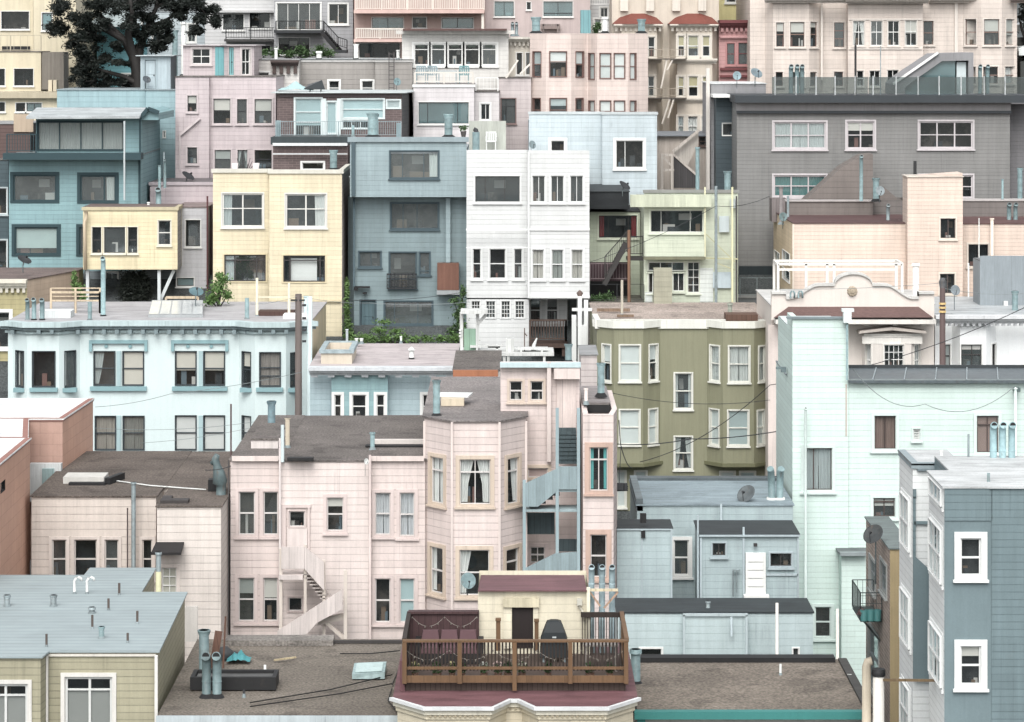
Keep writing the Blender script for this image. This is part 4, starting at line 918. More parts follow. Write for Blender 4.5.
for (c, a, b_, yy) in ((0, 118, 228, 130.6), (0, 56, 100, 131.0), (0, 250, 305, 131.0), (0, 946, 993, 131.0), (1, 25, 130, 130.6), (1, 150, 186, 131.0)):
    h.tb('window_sill', D1T, c, 290, [(a, 384, b_, 400)], yy, .3 if yy > 130.9 else .16, 0)
poly = [(X(a, b_), b_) for a, b_ in PT[:10]]
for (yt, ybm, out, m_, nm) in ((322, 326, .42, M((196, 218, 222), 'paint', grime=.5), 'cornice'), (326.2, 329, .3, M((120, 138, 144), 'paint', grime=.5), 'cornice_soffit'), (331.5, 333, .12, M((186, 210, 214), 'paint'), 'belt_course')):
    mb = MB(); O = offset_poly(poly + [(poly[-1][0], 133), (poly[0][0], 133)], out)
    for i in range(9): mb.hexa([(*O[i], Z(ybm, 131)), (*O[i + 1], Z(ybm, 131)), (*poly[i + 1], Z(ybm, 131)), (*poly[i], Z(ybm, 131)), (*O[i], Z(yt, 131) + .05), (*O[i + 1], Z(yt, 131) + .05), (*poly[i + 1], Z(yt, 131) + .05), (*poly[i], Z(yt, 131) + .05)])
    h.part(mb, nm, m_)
mb = MB()
for q in range(12, 308, 13):
    Yq = 130.6 if 27 < q < 59 or 255 < q < 286 else 131.2
    mb.box(X(q, Yq), X(q, Yq) + .18, Yq - .4, Yq, Z(333, Yq), Z(329.1, Yq))
h.part(mb, 'bracket', M((130, 150, 156), 'paint', grime=.4))
zr = h.zr
for q, t, w in ((27.5, 299.5, 4.2), (34, 299, 4.6), (42.2, 299.5, 4.8), (89.8, 302, 4.2)): h.pipe(q, t, 320, w, TEALPIPE, 'bend' if q < 50 else None)
h.pipe(103.2, 258, 316, 4.8, M((158, 196, 202), 'metal'), 'bend'); h.pipe(247, 298, 319, 4.2, TEALPIPE, None); h.pipe(306, 296, 318, 4, M((196, 222, 226), 'paint'), 'flare')
TAN = M((226, 200, 164), 'wood', .3)
a0, a1, a2, a3 = on(zr, 51, 313), on(zr, 100, 313), on(zr, 100, 308.5), on(zr, 51, 308.5)
h.rail([a0, a1], 1.0, TAN, sp=0, post=1.1, pw=.1, top=.1, low=.6); h.rail([a1, a2], 1.0, TAN, sp=0, post=0, pw=.1, low=.6); h.rail([a3, a2], 1.0, TAN, sp=0, post=1.1, pw=.1, low=.6)
mb = MB(); c = on(zr, 58, 318); mb.box(c[0] - .9, c[0] + .6, c[1], c[1] + 1.2, zr - .02, zr + .32); h.part(mb, 'roof_curb', M((226, 230, 232), 'paint'))
mb = MB(); p0, p1 = on(zr, 148, 317.5), on(zr, 203, 317.5); p2, p3 = on(zr, 203, 307), on(zr, 152, 307)
mb.hexa([(p0[0], p0[1], zr), (p1[0], p1[1], zr), (p2[0], p2[1], zr), (p3[0], p3[1], zr), (p0[0], p0[1], zr + .1), (p1[0], p1[1], zr + .1), (p2[0], p2[1], zr + .34), (p3[0], p3[1], zr + .34)])
sk = h.part(mb, 'skylight', M((176, 180, 184), 'paint'))
mb = MB()
for i in range(5):
    f0, f1 = (i + .06) / 5, (i + .94) / 5; L = lambda f, t: tuple(Vector((p0[0], p0[1], zr + .115)).lerp(Vector((p1[0], p1[1], zr + .115)), f).lerp(Vector((p3[0], p3[1], zr + .355)).lerp(Vector((p2[0], p2[1], zr + .355)), f), t))
    mb.poly([L(f0, .06), L(f1, .06), L(f1, .94), L(f0, .94)])
h.part(mb, 'pane', M((226, 230, 232), 'paint', rough=.15), sk)
mb = MB(); q0, q1 = on(zr, 166, 305.5), on(zr, 198, 305.5); mb.bar((q0[0], q0[1], zr + .4), (q1[0], q1[1], zr + .4), .12)
for q in (q0, q1): mb.bar(q, (q[0], q[1], zr + .4), .1)
h.part(mb, 'roof_rail', TAN)
mb = MB(); q0 = on(zr, 258, 316); mb.box(q0[0], q0[0] + 1.7, q0[1], q0[1] + 1, zr - .02, zr + .22); h.part(mb, 'roof_curb', M((96, 66, 58), 'wood'))
mb = MB(); q0 = on(zr, 283, 319); mb.box(q0[0], q0[0] + 1.2, q0[1], q0[1] + 1, zr - .02, zr + .2); h.part(mb, 'roof_curb', WHITE)
for q in (257, 289): h.pipe(q, 278 if q < 270 else 283, 316, 2.6, M((236, 222, 190), 'paint'), None)
mb = MB(); qa = on(zr, 257, 316); qb = on(zr, 289, 316); mb.bar((qa[0], qa[1], zr + .9), (qb[0], qb[1], zr + .9), .07); h.part(mb, 'roof_rail', M((236, 222, 190), 'paint'))
# --- D2 light blue with cornice
h = H('house', 'light blue house with a teal bay and white scalloped cornice under a mottled mauve roof', 'house', 380, 126)
D2 = M((180, 205, 214), 'lap', .25, .85); D2B = M((146, 188, 194), 'lap', .25, .9)
h.b([(310, 126), (331, 126), (331.5, 125.5), (388, 125.5), (388.5, 126), (455, 126)], 367, D2, back=135.3, mats={2: D2B}, roof=M((190, 176, 178), 'tar', gain=.9), cw=12, W=[(1, 290, "332 412 360 500 h;402 412 458 505 h;498 412 530 500 h;680 412 716 505 h")])
h.cornice(M((216, 220, 226), 'paint', grime=.4), 309, 455, 366, 374.5, 125.5, .6, dent=.75, dw=.3, dy=.1)
zr = h.zr
h.pipe(347, 329, 350, 2.5, M((190, 200, 206), 'metal'), 'hat'); h.pipe(411.5, 350, 359, 4.5, PVC, 'cone'); h.pipe(401, 336, 343, 2, PVC, 'hat', Y=134)
for q in (356.5, 361.5): h.pipe(q, 338, 343.5, 3, PVC, 'hat', Y=134)
h.b([(321, 126.8), (352, 126.8)], 351, M((224, 208, 186), 'stuc'), bot=366, back=130.5, roof=False, par=.55, cop=(M((176, 196, 204), 'metal'), .1, .08, .06))
# --- orange fascia roof
h = H('house', 'brown-roofed house with an orange and white fascia strip behind the pink bay', 'house', 475, 122)
h.b([(453.5, 122), (500, 122)], 370.5, M((216, 208, 204), 'lap'), back=129.5, roof=GRAVEL)
h.bx('fascia', M((188, 112, 66), 'paint'), [(453, 369.8, 498, 376)], 121.9, .2, 0); h.bx('fascia_board', WHITE, [(453, 376.2, 499, 382)], 121.9, .16, 0)
# white deck
h = H('roof_deck', 'white roof deck with pergola, green door panel and benches in front of the white house', 'deck', 505, 131)
WD = M((236, 236, 234), 'wood', .2, .8, gain=.68)
yd = 131.0
mb = MB(); mb.box(X(460, yd), X(554, yd), yd, yd + 2.5, Z(356, yd), Z(353.2, yd))
for q in (503, 507, 543, 463): mb.box(X(q, yd), X(q, yd) + .12, yd + .05, yd + .17, Z(372, yd), Z(356, yd) - .003)
h.part(mb, 'deck', WD)
mb = MB(); 
for q in (461.5, 477.5): mb.bar(P3(q, 353, yd + .8), P3(q, 312, yd + .8), .16)
mb.box(X(460.5, yd), X(487.5, yd), yd + .3, yd + 1.4, Z(314.5, yd), Z(311, yd)); mb.bar(P3(478, 324, yd + .75), P3(486, 314.5, yd + .75), .14)
for q in (330, 333, 336): mb.bar(P3(459, q, yd + .7), P3(462, q, yd + .7), .08)
h.part(mb, 'pergola', WD); h.bx('door_panel', M((142, 182, 156), 'panel', .3), [(464, 328.5, 476.3, 352)], yd + .85, .06, 0)
mb = MB()
for (a, b_, c, d) in ((470, 347, 502, 349), (476, 349, 478, 353.2), (496, 349, 498, 353.2), (506, 340, 514, 353.2), (488, 347.5, 500, 350), (518, 349, 548, 351), (520, 351, 522, 353.2), (541, 351, 543, 353.2)):
    mb.box(X(a, yd), X(c, yd), yd + .5, yd + 1.0, Z(d, yd) + .003, Z(b_, yd))
h.part(mb, 'bench', WD)
mb = MB(); mb.bar(P3(524.5, 353, yd + 1), P3(524.5, 328, yd + 1), .05); mb.bar(P3(524.5, 333, yd + 1), P3(527, 336, yd + 1), .05); h.part(mb, 'lamp_post', BROWNTRIM)
mb = MB(); mb.tube([P3(533, 353, yd + 1), P3(534, 345, yd + 1), P3(537, 338, yd + 1)], [.12, .09, .03], 8); h.part(mb, 'finial', WD); mb = MB(); mb.tube([P3(475, 353, yd + 1), P3(474.5, 340, yd + 1), P3(473, 336, yd + 1)], [.1, .08, .02], 8); h.part(mb, 'finial', WD)
mb = MB(); c0 = P3(461, 361, yd - 1.4); mb.box(c0[0], X(485.5, yd - 1.4), yd - 1.6, yd - .9, Z(361, yd - 1.4), Z(355.5, yd - 1.4))
for kk in range(5): mb.box(c0[0] - .02, X(485.7, yd - 1.4), yd - 1.63, yd - .87, Z(360 - kk, yd - 1.4), Z(359.7 - kk, yd - 1.4))
h.part(mb, 'slatted_crate', WD)
# --- D4 olive
h = H('house', 'olive green stucco house with two flat bays and white-framed windows', 'house', 684, 131)
D4 = M((146, 144, 112), 'stuc', grime=.3, var=.08); D4W = M((236, 234, 224), 'paint')
LACE = M((176, 182, 180), 'cloth'); kw = dict(trim=D4W, sash=D4W, cw=6, bl=M((222, 228, 226), 'cloth'), cur=M((205, 208, 206), 'cloth'))
h.b([(594, 134.5), (597, 131.7), (771, 131.7)], 322, D4, Yt=131.7, back=141, roof=M((172, 154, 144), 'gravel', rough=.95, gain=.8), cop=(D4W, .3, .1, .12),
    W=[(2, 290, "688 328 756 468 h cs;688 578 756 706 h cs"), (2, 350, "462 478 494 618 bf h;532 478 576 560 bf;868 480 924 560 bf;946 480 1004 560 bf")], **kw)
for pts, wl in (([(597.5, 131.7), (614, 130.9), (643, 130.9), (660, 131.7)], "405 216 436 358 h bu45;472 218 551 358 h bf;588 216 619 356 h bu40;472 473 549 608 h bf;586 470 618 606 h bf;405 473 436 608 h bf"),
                ([(707, 131.7), (723, 130.9), (754, 130.9), (770.5, 131.7)], "829 220 864 358 h cf;902 222 982 362 h cf;1019 222 1043 358 h cf;828 471 862 610 h bf;899 475 978 612 h bf;1014 475 1040 608 h bf")):
    h.b(pts, 321.5, D4, Yt=131.7, bot=466, back=131.7, roof=False, W=[(2, 290, wl)], **kw)
    O = offset_poly([(X(a, b_), b_) for a, b_ in pts], .1); mb = MB(); I = [(X(a, b_), b_) for a, b_ in pts]
    for (yt, yb_, e, mm, nm) in ((321, 328, 0, D4W, 'coping'), (463, 466.5, 0, M((120, 119, 82), 'stuc'), 'bay_moulding')):
        mb = MB()
        for i in range(3): mb.hexa([(*O[i], Z(yb_, 131)), (*O[i + 1], Z(yb_, 131)), (*I[i + 1], Z(yb_, 131)), (*I[i], Z(yb_, 131)), (*O[i], Z(yt, 131)), (*O[i + 1], Z(yt, 131)), (*I[i + 1], Z(yt, 131)), (*I[i], Z(yt, 131))])
        h.part(mb, nm, mm)
zr = h.zr
mb = MB(); c = on(zr, 726, 321); mb.box(c[0], c[0] + 1.5, c[1], c[1] + 1.2, zr, zr + .3); h.part(mb, 'roof_curb', M((116, 82, 66), 'wood'))
h.pipe(622, 280, 315, 2.6, M((180, 168, 150), 'wood'), None); h.pipe(730, 303, 318, 4.5, M((150, 155, 140), 'metal'), 'hat')
mb = MB(); a = on(zr, 617, 317); mb.bar((a[0], a[1], zr + .06), (a[0] + .8, a[1], zr + .06), .12); h.part(mb, 'roof_timber', M((150, 120, 96), 'wood')); mb = MB(); a = on(zr, 597, 312); mb.bar((a[0], a[1], zr + .1), (a[0] + 1.6, a[1], zr + .1), .15); h.part(mb, 'roof_timber', M((150, 120, 96), 'wood'))
# --- C9 mission parapet
h = H('house', 'pale pink house with a curved mission parapet, round medallion and brown tiled awning', 'house', 852, 128)
C9 = M((236, 222, 213), 'stuc', var=.05, grime=.15); C9T = M((242, 234, 226), 'paint')
h.b([(771, 128.5), (934, 128.5)], 305, C9, back=136, roof=M((215, 212, 210), 'tar'), cw=7, trim=C9T, W=[(3, 290, "78 212 100 307 h")])
h.b([(862, 128.5), (872, 127.6), (911, 127.6), (921, 128.5)], 335, M((236, 224, 216), 'stuc'), back=128.5, roof=C9T, cw=5, trim=C9T, W=[(3, 290, "402 214 428 305 v3 h70;472 215 551 305 g4x3;590 214 612 305 v3 h70")])
k = 260 / 1024.
arc = [(350 + 75 * math.cos(t), 455 - 46 * math.sin(t)) for t in [math.pi * q / 12 for q in range(13)]]
sw1 = [(95 + 120 * f, 508 - 53 * (f * f * (3 - 2 * f))) for f in [q / 8 for q in range(9)]]
sw2 = [(475 + 110 * f, 455 + 52 * (f * f * (3 - 2 * f))) for f in [q / 8 for q in range(9)]]
pp = [(28, 590), (28, 487), (84, 487), (84, 506)] + sw1 + [(275, 455)] + arc[::-1] + [(425, 455)] + sw2 + [(606, 506), (606, 487), (668, 487), (668, 590)]
pp = [(TX[3] + a * k, 170 + b_ * k) for a, b_ in pp]
pxz = [(X(a, 128.3), Z(b_, 128.3)) for a, b_ in pp]
mb = MB(); mb.slab(pxz, 128.1, 128.45); h.part(mb, 'mission_parapet', C9)
mb = MB(); cap = pxz[1:-1]
for (a, b_) in zip(cap, cap[1:]):
    mb.hexa([(a[0], 128.0, a[1] + .003), (b_[0], 128.0, b_[1] + .003), (b_[0], 128.55, b_[1] + .003), (a[0], 128.55, a[1] + .003), (a[0], 128.0, a[1] + .11), (b_[0], 128.0, b_[1] + .11), (b_[0], 128.55, b_[1] + .11), (a[0], 128.55, a[1] + .11)])
h.part(mb, 'parapet_cap', M((222, 218, 214), 'paint', grime=.5))
mb = MB(); c = P3(852.5, 291.5, 128); 
for t in range(9):
    w = t * math.pi / 4.5; mb.tube([(c[0] + .14 * math.cos(w), 128.1, c[2] + .14 * math.sin(w)), (c[0] + .14 * math.cos(w), 127.98, c[2] + .14 * math.sin(w))], [.11, .06], 8)
mb.tube([(c[0], 128.1, c[2]), (c[0], 127.94, c[2])], [.16, .08], 10); h.part(mb, 'medallion', M((190, 170, 144), 'stuc', grime=.6))
mb = MB(); A = [P3(774, 317.5, 127.2), P3(933, 317.5, 127.2), P3(917, 305.5, 128.2), P3(790, 305.5, 128.2)]
mb.poly(A); mb.poly([P3(774, 317.5, 127.2), P3(790, 305.5, 128.2), P3(774, 317.5, 128.2)]); mb.poly([P3(933, 317.5, 127.2), P3(933, 317.5, 128.2), P3(917, 305.5, 128.2)])
h.part(mb, 'awning_roof', M((112, 82, 78), 'shingle'))
h.bx('soffit', C9T, [(774, 317.7, 933, 322)], 128.1, .95, 0)
mb = MB()
for q in (780, 806, 863, 892, 920): mb.box(X(q, 128), X(q, 128) + .2, 127.6, 128.1, Z(325, 128), Z(322.1, 128))
h.part(mb, 'bracket', C9T)
mb = MB(); mb.slab([(X(a, 127.6), Z(b_, 127.6)) for a, b_ in ((858, 333), (859, 330.5), (891, 326.5), (925, 330.5), (926, 333), (891, 329.5))], 127.3, 128.2); h.part(mb, 'pediment', M((200, 186, 176), 'paint'))
h.bx('pediment_frame', C9T, [(864, 333.5, 920, 335.5), (862, 336, 922, 343.5)], 127.7, .12, 0)
WF = M((246, 240, 234), 'paint')
zr = h.zr
for q in (792.5, 800.5):
    mb = MB(); c = (X(q, 127.9), 127.9); z0, z1 = Z(298, 127.9), Z(291, 127.9)
    mb.tube([(c[0] - .09, c[1], z0), (c[0] - .09, c[1], z1 - .1), (c[0] - .04, c[1], z1), (c[0] + .04, c[1], z1), (c[0] + .09, c[1], z1 - .1), (c[0] + .09, c[1], z0)], .04, 8); h.part(mb, 'vent_pipe', TEALPIPE)
yr = 133.5
mb = MB(); z1 = Z(264, yr); z2 = Z(269.5, yr); xs = [X(q, yr) for q in (778, 806, 827, 834, 896, 902)]
mb.bar((xs[0], yr, z1), (xs[-1], yr, z1), .12); mb.bar((xs[0], yr, z2), (xs[-2], yr, z2), .1)
for x in xs: mb.bar((x, yr, zr - .1), (x, yr, z1), .12)
mb.bar((xs[0], yr, z1), (xs[0], yr + 2, z1), .12); mb.bar((xs[-1], yr, z1), (xs[-1], yr + 2, z1), .12); mb.bar((xs[0], yr + 2, z1), (xs[-1], yr + 2, z1), .1)
for x in (xs[0], xs[-1]): mb.bar((x, yr + 2, zr - .1), (x, yr + 2, z1), .12)
h.part(mb, 'roof_frame', WF)
h.pipe(915.8, 263, 299, 6.4, WF, 'hat', Y=129)
h.bx('alley_strip', M((236, 216, 208), 'stuc'), [(768, 325, 779, 500)], 128.3, .1, .15)
# --- C10 white house right with grey box
h = H('house', 'white stucco house with a toothed cornice and a grey roof box, right edge', 'house', 985, 129)
C10 = M((240, 240, 242), 'stuc', var=.05, grime=.12, gain=.88)
h.b([(935, 129.5), (952, 129.5), (960, 128.8), (986, 128.8), (996, 129.5), (1200, 129.5)], 315, C10, Yt=129.2, back=138, roof=M((180, 184, 188), 'tar', gain=.85), cw=5, sash=DK, W=[(3, 290, "775 214 858 306 v53 h45 bu20;896 212 926 306 v50;712 214 734 306 h bf", {'bl': M((230, 215, 210), 'cloth')})])
h.cornice(M((228, 228, 232), 'paint', grime=.4), 934, 1060, 314.5, 323, 128.7, .55, dent=.28, dw=.13, dy=.12)
h.b([(980, 133.4), (1200, 133.4)], 256, M((150, 160, 168), 'panel', .8, .8), bot=316, back=135.4, ff=.25, roof=M((120, 124, 128), 'tar'), lip=.12)
h.pipe(1015, 291, 313, 6, TEALPIPE, 'flare', Y=131); h.bx('wall_vent', PVC, [(1003.5, 301, 1007.5, 305.5)], 133.4, .12, 0); h.bx('conduit', GALV, [(985, 309.5, 1020, 311.5)], 132.5, .1, 0)
# --- D5 big mint-white
h = H('house', 'big pale mint clapboard house with a tall left tower and striped metal roof edge', 'house', 900, 103)
D5 = M((214, 236, 229), 'lap', .2, .82, var=.07, grime=.14); D5T = M((222, 238, 234), 'paint', grime=.1)
kw = dict(trim=D5T, sash=M((92, 76, 72), 'paint'), cw=11)
h.b([(787.2, 104.9), (792.5, 103), (848.5, 103)], 317.5, D5, Yt=103, back=108.5, ff=.5, roof=M((225, 235, 235), 'tar'), W=[(3, 350, "157 385 269 553 v34 cf", {'cur': M((176, 186, 188), 'cloth')}), (3, 542, "200 254 264 376 h50", {'sash': D5T})], lip=.03, **kw)
h.b([(776.8, 109.5), (787.2, 104.95), (787.6, 104.95)], 366, D5, Yt=108, back=109.5, roof=M((150, 160, 165), 'tar'))
h.b([(848.6, 103.05), (1200, 103.05)], 379.5, D5, back=107, roof=False, W=[(3, 350, "434 258 520 391 v2 cf", {'cur': M((146, 118, 108), 'cloth')}), (3, 350, "587 310 615 355 g1x6 bf", {'sash': WHITE, 'cw': 5}), (3, 350, "837 258 924 405 v2 h24 bf", {'bl': M((170, 130, 118), 'cloth')}), (3, 450, "430 188 517 264 v2 h20 bu40")], **kw)
mb = MB(); a = [P3(848.5, 380.5, 102.8), P3(1200, 380.5, 102.8)]; zb = a[0][2] + .02; b0 = (a[0][0], 106.6, zb); b1 = (a[1][0], 106.6, zb)
mb.poly([a[0], a[1], b1, b0]); mb.poly([(a[0][0], 102.8, a[0][2] - .1), (a[1][0], 102.8, a[1][2] - .1), a[1], a[0]])
rf = h.part(mb, 'metal_roof', M((128, 142, 150), 'metal', rough=.4, metal=.4, gain=.7))
mb = MB()
for i in range(8):
    x = a[0][0] + .9 + 1.15 * i
    mb.bar((x, 102.85, a[0][2] + .03), (x + .6, 106.5, zb + .02), .04)
h.part(mb, 'standing_seam', M((150, 162, 168), 'metal'), rf)
mb = MB(); mb.bar((a[0][0], 106.6, zb + .05), (a[1][0], 106.6, zb + .05), .12); h.part(mb, 'ridge_cap', M((60, 66, 70), 'paint'), rf)
h.b([(841.5, 102.2), (880, 102.2)], 553, D5, back=102.95, roof=M((110, 116, 120), 'tar'), lip=.12)
h.bx('gutter', M((150, 160, 164), 'paint'), [(839.5, 551.5, 866, 555)], 102.1, .2, 0)
h.pipe(805.5, 408, 700, 2.8, D5T, 'bend', Y=102.6, base=False); h.pipe(847, 321, 380, 2, TEALPIPE, None, Y=102.7, base=False)
h.bx('coping', M((130, 146, 152), 'paint'), [(787, 317.2, 849, 319)], 102.98, .06, .3)
h.bx('leader_head', M((232, 240, 240), 'paint'), [(841, 308, 853, 311), (842.5, 311, 850.5, 322)], 102.95, .35, -.05)
h.bx('rust_streak_strip', M((210, 190, 180), 'paint'), [(845.5, 384, 846.8, 436)], 103, .02, 0)
h.pipe(1015.5, 389, 470, 2.6, D5T, 'cone', Y=102.6, base=False); h.bx('bracket', M((90, 110, 110), 'paint'), [(1013, 387, 1019, 391)], 102.9, .3, 0)
h.bx('scupper', M((120, 140, 145), 'paint'), [(776, 367, 786, 369), (781, 369, 786, 372)], 104.8, .1, .1)
# --- E1 salmon block building
h = H('house', 'salmon block-walled house with a white roof at the left edge', 'house', 10, 98)
E1 = M((236, 176, 146), 'block', j=.8, grime=.2); z1 = 26.03
E1SHADE = M((206, 160, 142), 'block', j=.8, grime=.3)  # darker copy of the salmon block, painting shade into the light well
kw = dict(ztop=z1, roof=WROOF, cop=(M((170, 112, 98), 'paint'), .06, .03, .055))
h.b([(-330, 86), (-37, 86), (30, 98)], 0, E1, back=98, cw=0, sash=BLACK, trim=BLACK, W=[(0, 450, "2 122 22 166 ns")], **kw)
h.b([(-200, 98.02), (27, 98.02), (27.6, 103)], 0, E1SHADE, back=103, **kw)
h.b([(-200, 103.02), (62.5, 103.02), (93, 108.8)], 0, E1, back=108.8, mats={0: E1SHADE}, **kw)
h.bx('light_well_wall', M((226, 230, 232), 'panel', .5, .85), [(31, 462.5, 62.5, 500)], 102.9, .35, 0)
h.tb('door', M((160, 190, 192), 'panel', .4), 0, 450, [(167, 72, 214, 148)], 102.55, .1, 0)
h.bx('lamp', BLACK, [(8.8, 546, 13, 557)], 95.0, .12, .1)
# --- E2 cream-pink house
h = H('house', 'cream pink clapboard house with a wide brown gravel roof below the mint house', 'house', 125, 96)
E2 = M((228, 212, 202), 'lap', .26, .66); E2B = M((234, 220, 212), 'lap', .26, .66); E2T = M((230, 214, 206), 'paint')
kw = dict(trim=E2T, sash=M((216, 206, 200), 'paint'), cw=10); BRR = M((112, 99, 91), 'gravel', rough=.95, gain=.74)
h.b([(31.5, 97), (156, 97)], 497, E2, back=107.5, roof=BRR, W=[(0, 450, "205 352 262 508 h;292 352 382 508 h;412 352 467 508 h;560 352 600 508 h")], **kw)
h.b([(157, 94.9), (221, 94.9), (230.3, 98.2)], 507, E2B, back=99, roof=BRR, **kw, W=[(0, 450, "637 462 697 572 g2x3 bf", {'bl': M((226, 214, 196), 'cloth'), 'sash': WHITE})])
h.b([(156.2, 99.02), (230.5, 99.02)], 0, E2, ztop=h.zr - .06, back=107.5, roof=BRR)
mb = MB(); y = 94.9; mb.hexa([P3(151, 555, y - .9), P3(181, 555, y - .9), P3(184, 544, y), P3(156, 544, y), P3(151, 552.5, y - .9), P3(181, 552.5, y - .9), P3(184, 542, y), P3(156, 542, y)]); h.part(mb, 'awning', M((44, 42, 44), 'tar'))
zr = h.zr
h.pipe(127.5, 508, 580, 1.4, M((70, 56, 56), 'paint'), None, Y=96.7, base=False); h.pipe(133.5, 482, 572, 4.5, GALV, 'hat', Y=96.6, base=False); h.pipe(30.5, 560, 592, 1.2, DK, None, Y=90, base=False)
mb = MB(); a = on(zr, 63, 484); b_ = on(zr, 104, 484); mb.box(a[0], b_[0], a[1], a[1] + 1.1, zr - .02, zr + .24); h.part(mb, 'skylight_curb', M((216, 212, 206), 'paint'))
mb = MB(); mb.bar((b_[0] - 1.2, a[1] - .25, zr + .05), (b_[0] + .1, a[1] - .25, zr + .05), .3, .1); mb.bar((b_[0] + .15, a[1] - .2, zr + .12), (b_[0] + .5, a[1] + 1.1, zr + .12), .2, .24); h.part(mb, 'roof_cricket', BLACK)
mb = MB(); a = on(zr, 160, 504); mb.box(a[0], a[0] + .95, a[1], a[1] + .5, zr, zr + .12); mb.box(a[0] - .02, a[0] + .3, a[1] + .5, a[1] + 1.2, zr, zr + .1); h.part(mb, 'roof_hatch', M((72, 66, 66), 'tar'))
mb = MB(); a = on(zr, 208, 492); mb.box(a[0], a[0] + .55, a[1], a[1] + .5, zr, zr + .42); h.part(mb, 'vent_housing', BLACK)
mb = MB(); c = on(zr, 221, 495); x, y = c[0], c[1]
mb.tube([(x, y, zr), (x, y, zr + .35), (x - .03, y, zr + .45), (x - .08, y, zr + .8), (x - .15, y, zr + 1.05), (x - .2, y, zr + 1.25), (x - .12, y, zr + 1.4)], [.17, .17, .26, .2, .13, .13, .09], 12); mb.tube([(x - .2, y, zr + 1.2), (x - .34, y, zr + 1.08)], [.1, .07], 8); h.part(mb, 'turbine_vent', M((104, 126, 130), 'metal', rough=.5))
mb = MB(); pts = [on(zr, q, w) for q, w in ((106, 477), (114, 482), (150, 487), (190, 490), (206, 491))]; mb.tube([(p[0], p[1], p[2] + .05) for p in pts], .025, 6); h.part(mb, 'roof_conduit', PVC)
h.bx('stair_panel', M((222, 214, 208), 'paint'), [(185, 606, 198, 641)], 93, .1, 0)
# --- E3 pink house
h = H('house', 'pink clapboard house with an angled bay, teal back stair and tan window surrounds', 'house', 420, 97)
E3 = M((233, 212, 207), 'lap', .245, .66); E3T = M((226, 202, 180), 'paint', grime=.35); E3P = M((228, 206, 202), 'paint', grime=.3); WS = M((226, 218, 216), 'paint')
kw = dict(trim=E3P, sash=WS, cw=11); z3 = Z(461, 97)
h.b([(230.5, 97.2), (279.5, 97.2)], 0, E3, ztop=z3, back=108.5, roof=GRAVEL, W=[(0, 450, "940 163 1005 335 h;938 502 1003 675 h bu35"), (1, 450, "52 163 112 335 h;52 502 110 675 h bu45"), ], **kw)
h.b([(279.6, 97.0), (369.5, 97.0)], 0, M((237, 218, 213), 'lap', .245, .72), ztop=z3 - .01, back=108.45, roof=GRAVEL, W=[(1, 450, "153 240 217 304 ns w4;302 186 369 320 h bu25;150 580 207 636 ns w5")], **kw)
h.b([(369.6, 97.2), (425, 97.2)], 0, E3, ztop=z3, back=108.5, roof=GRAVEL, W=[(1, 450, "492 167 554 335 h cf;589 167 649 340 h cf;492 505 554 680 h"), (1, 450, "589 505 649 680 h bf", {'bl': M((170, 198, 202), 'cloth')})], cur=M((205, 206, 212), 'cloth'), **kw)
h.tb('door_panel', M((234, 216, 212), 'paint'), 1, 450, [(146, 308, 226, 380)], 97.0, .05, 0)
h.tb('door_frame', E3P, 1, 450, [(122, 226, 142, 400), (228, 226, 236, 400), (122, 214, 240, 226)], 97.0, .08, 0)
h.bx('roof_edge_board', M((236, 216, 210), 'paint'), [(232, 456, 279, 461), (370, 456, 424, 461)], 97.1, .05, 0)
BAY = [(424.5, 97.4), (452, 96.2), (499.5, 96.2), (526, 97.4)]
h.b(BAY, 420, E3, Yt=96.6, back=108.6, trim=E3T, sash=WS, cw=13, roof=M((140, 130, 128), 'gravel', gain=.74), lip=.08,
    W=[(1, 350, "713 422 764 604 h28 cf;825 430 948 609 v50 h28 cs"), (2, 350, "27 424 73 606 h28 cr"), (1, 542, "711 20 762 202 h cl;824 30 944 211 h cl"), (2, 450, "22 388 74 490 h")])
for i, (px_, Yp) in enumerate(BAY): h.bx('corner_board', M((236, 216, 210), 'paint'), [(px_ - 1.2, 421, px_ + 1.2, 640)], Yp, .08, .05)
# left upper curb, mid curbs
zr = z3 + .06
a, b_ = on(zr, 251, 448), on(zr, 278, 448)
mb = MB(); mb.box(X(251, a[1]), X(278, a[1]), a[1], a[1] + 4, zr - .02, zr + .28); cb_ = h.part(mb, 'roof_curb', M((232, 220, 216), 'paint'))
mb = MB(); mb.box(X(250.5, a[1]), X(278.5, a[1]), a[1] - .04, a[1] + 4.04, zr + .283, zr + .34); h.part(mb, 'curb_top', GRAVEL, cb_)
a = on(zr, 368, 445); mb = MB(); mb.box(X(373, a[1]), X(424, a[1]), a[1] - .1, a[1] + .15, zr, zr + .2); h.part(mb, 'roof_curb', M((226, 214, 208), 'paint')); mb = MB(); mb.box(X(366, a[1]), X(424, a[1]), a[1] - .5, a[1] - .11, zr, zr + .05); h.part(mb, 'curb_membrane', BLACK)
mb = MB(); a = on(zr, 287, 461); mb.box(a[0], a[0] + .9, a[1], a[1] + .35, zr, zr + .1); h.part(mb, 'roof_hatch', BLACK)
h.pipe(271.5, 401, 427, 7.5, M((96, 124, 134), 'metal'), 'flare', z=zr); h.pipe(287.5, 418, 447, 4.5, M((200, 184, 160), 'paint', grime=.8), 'flare', z=zr); h.pipe(282.5, 425, 462, 3.4, M((190, 205, 208), 'paint'), None, Y=96.8, base=False); h.pipe(372.5, 432, 449, 4.5, TEALPIPE, 'hat', z=zr)
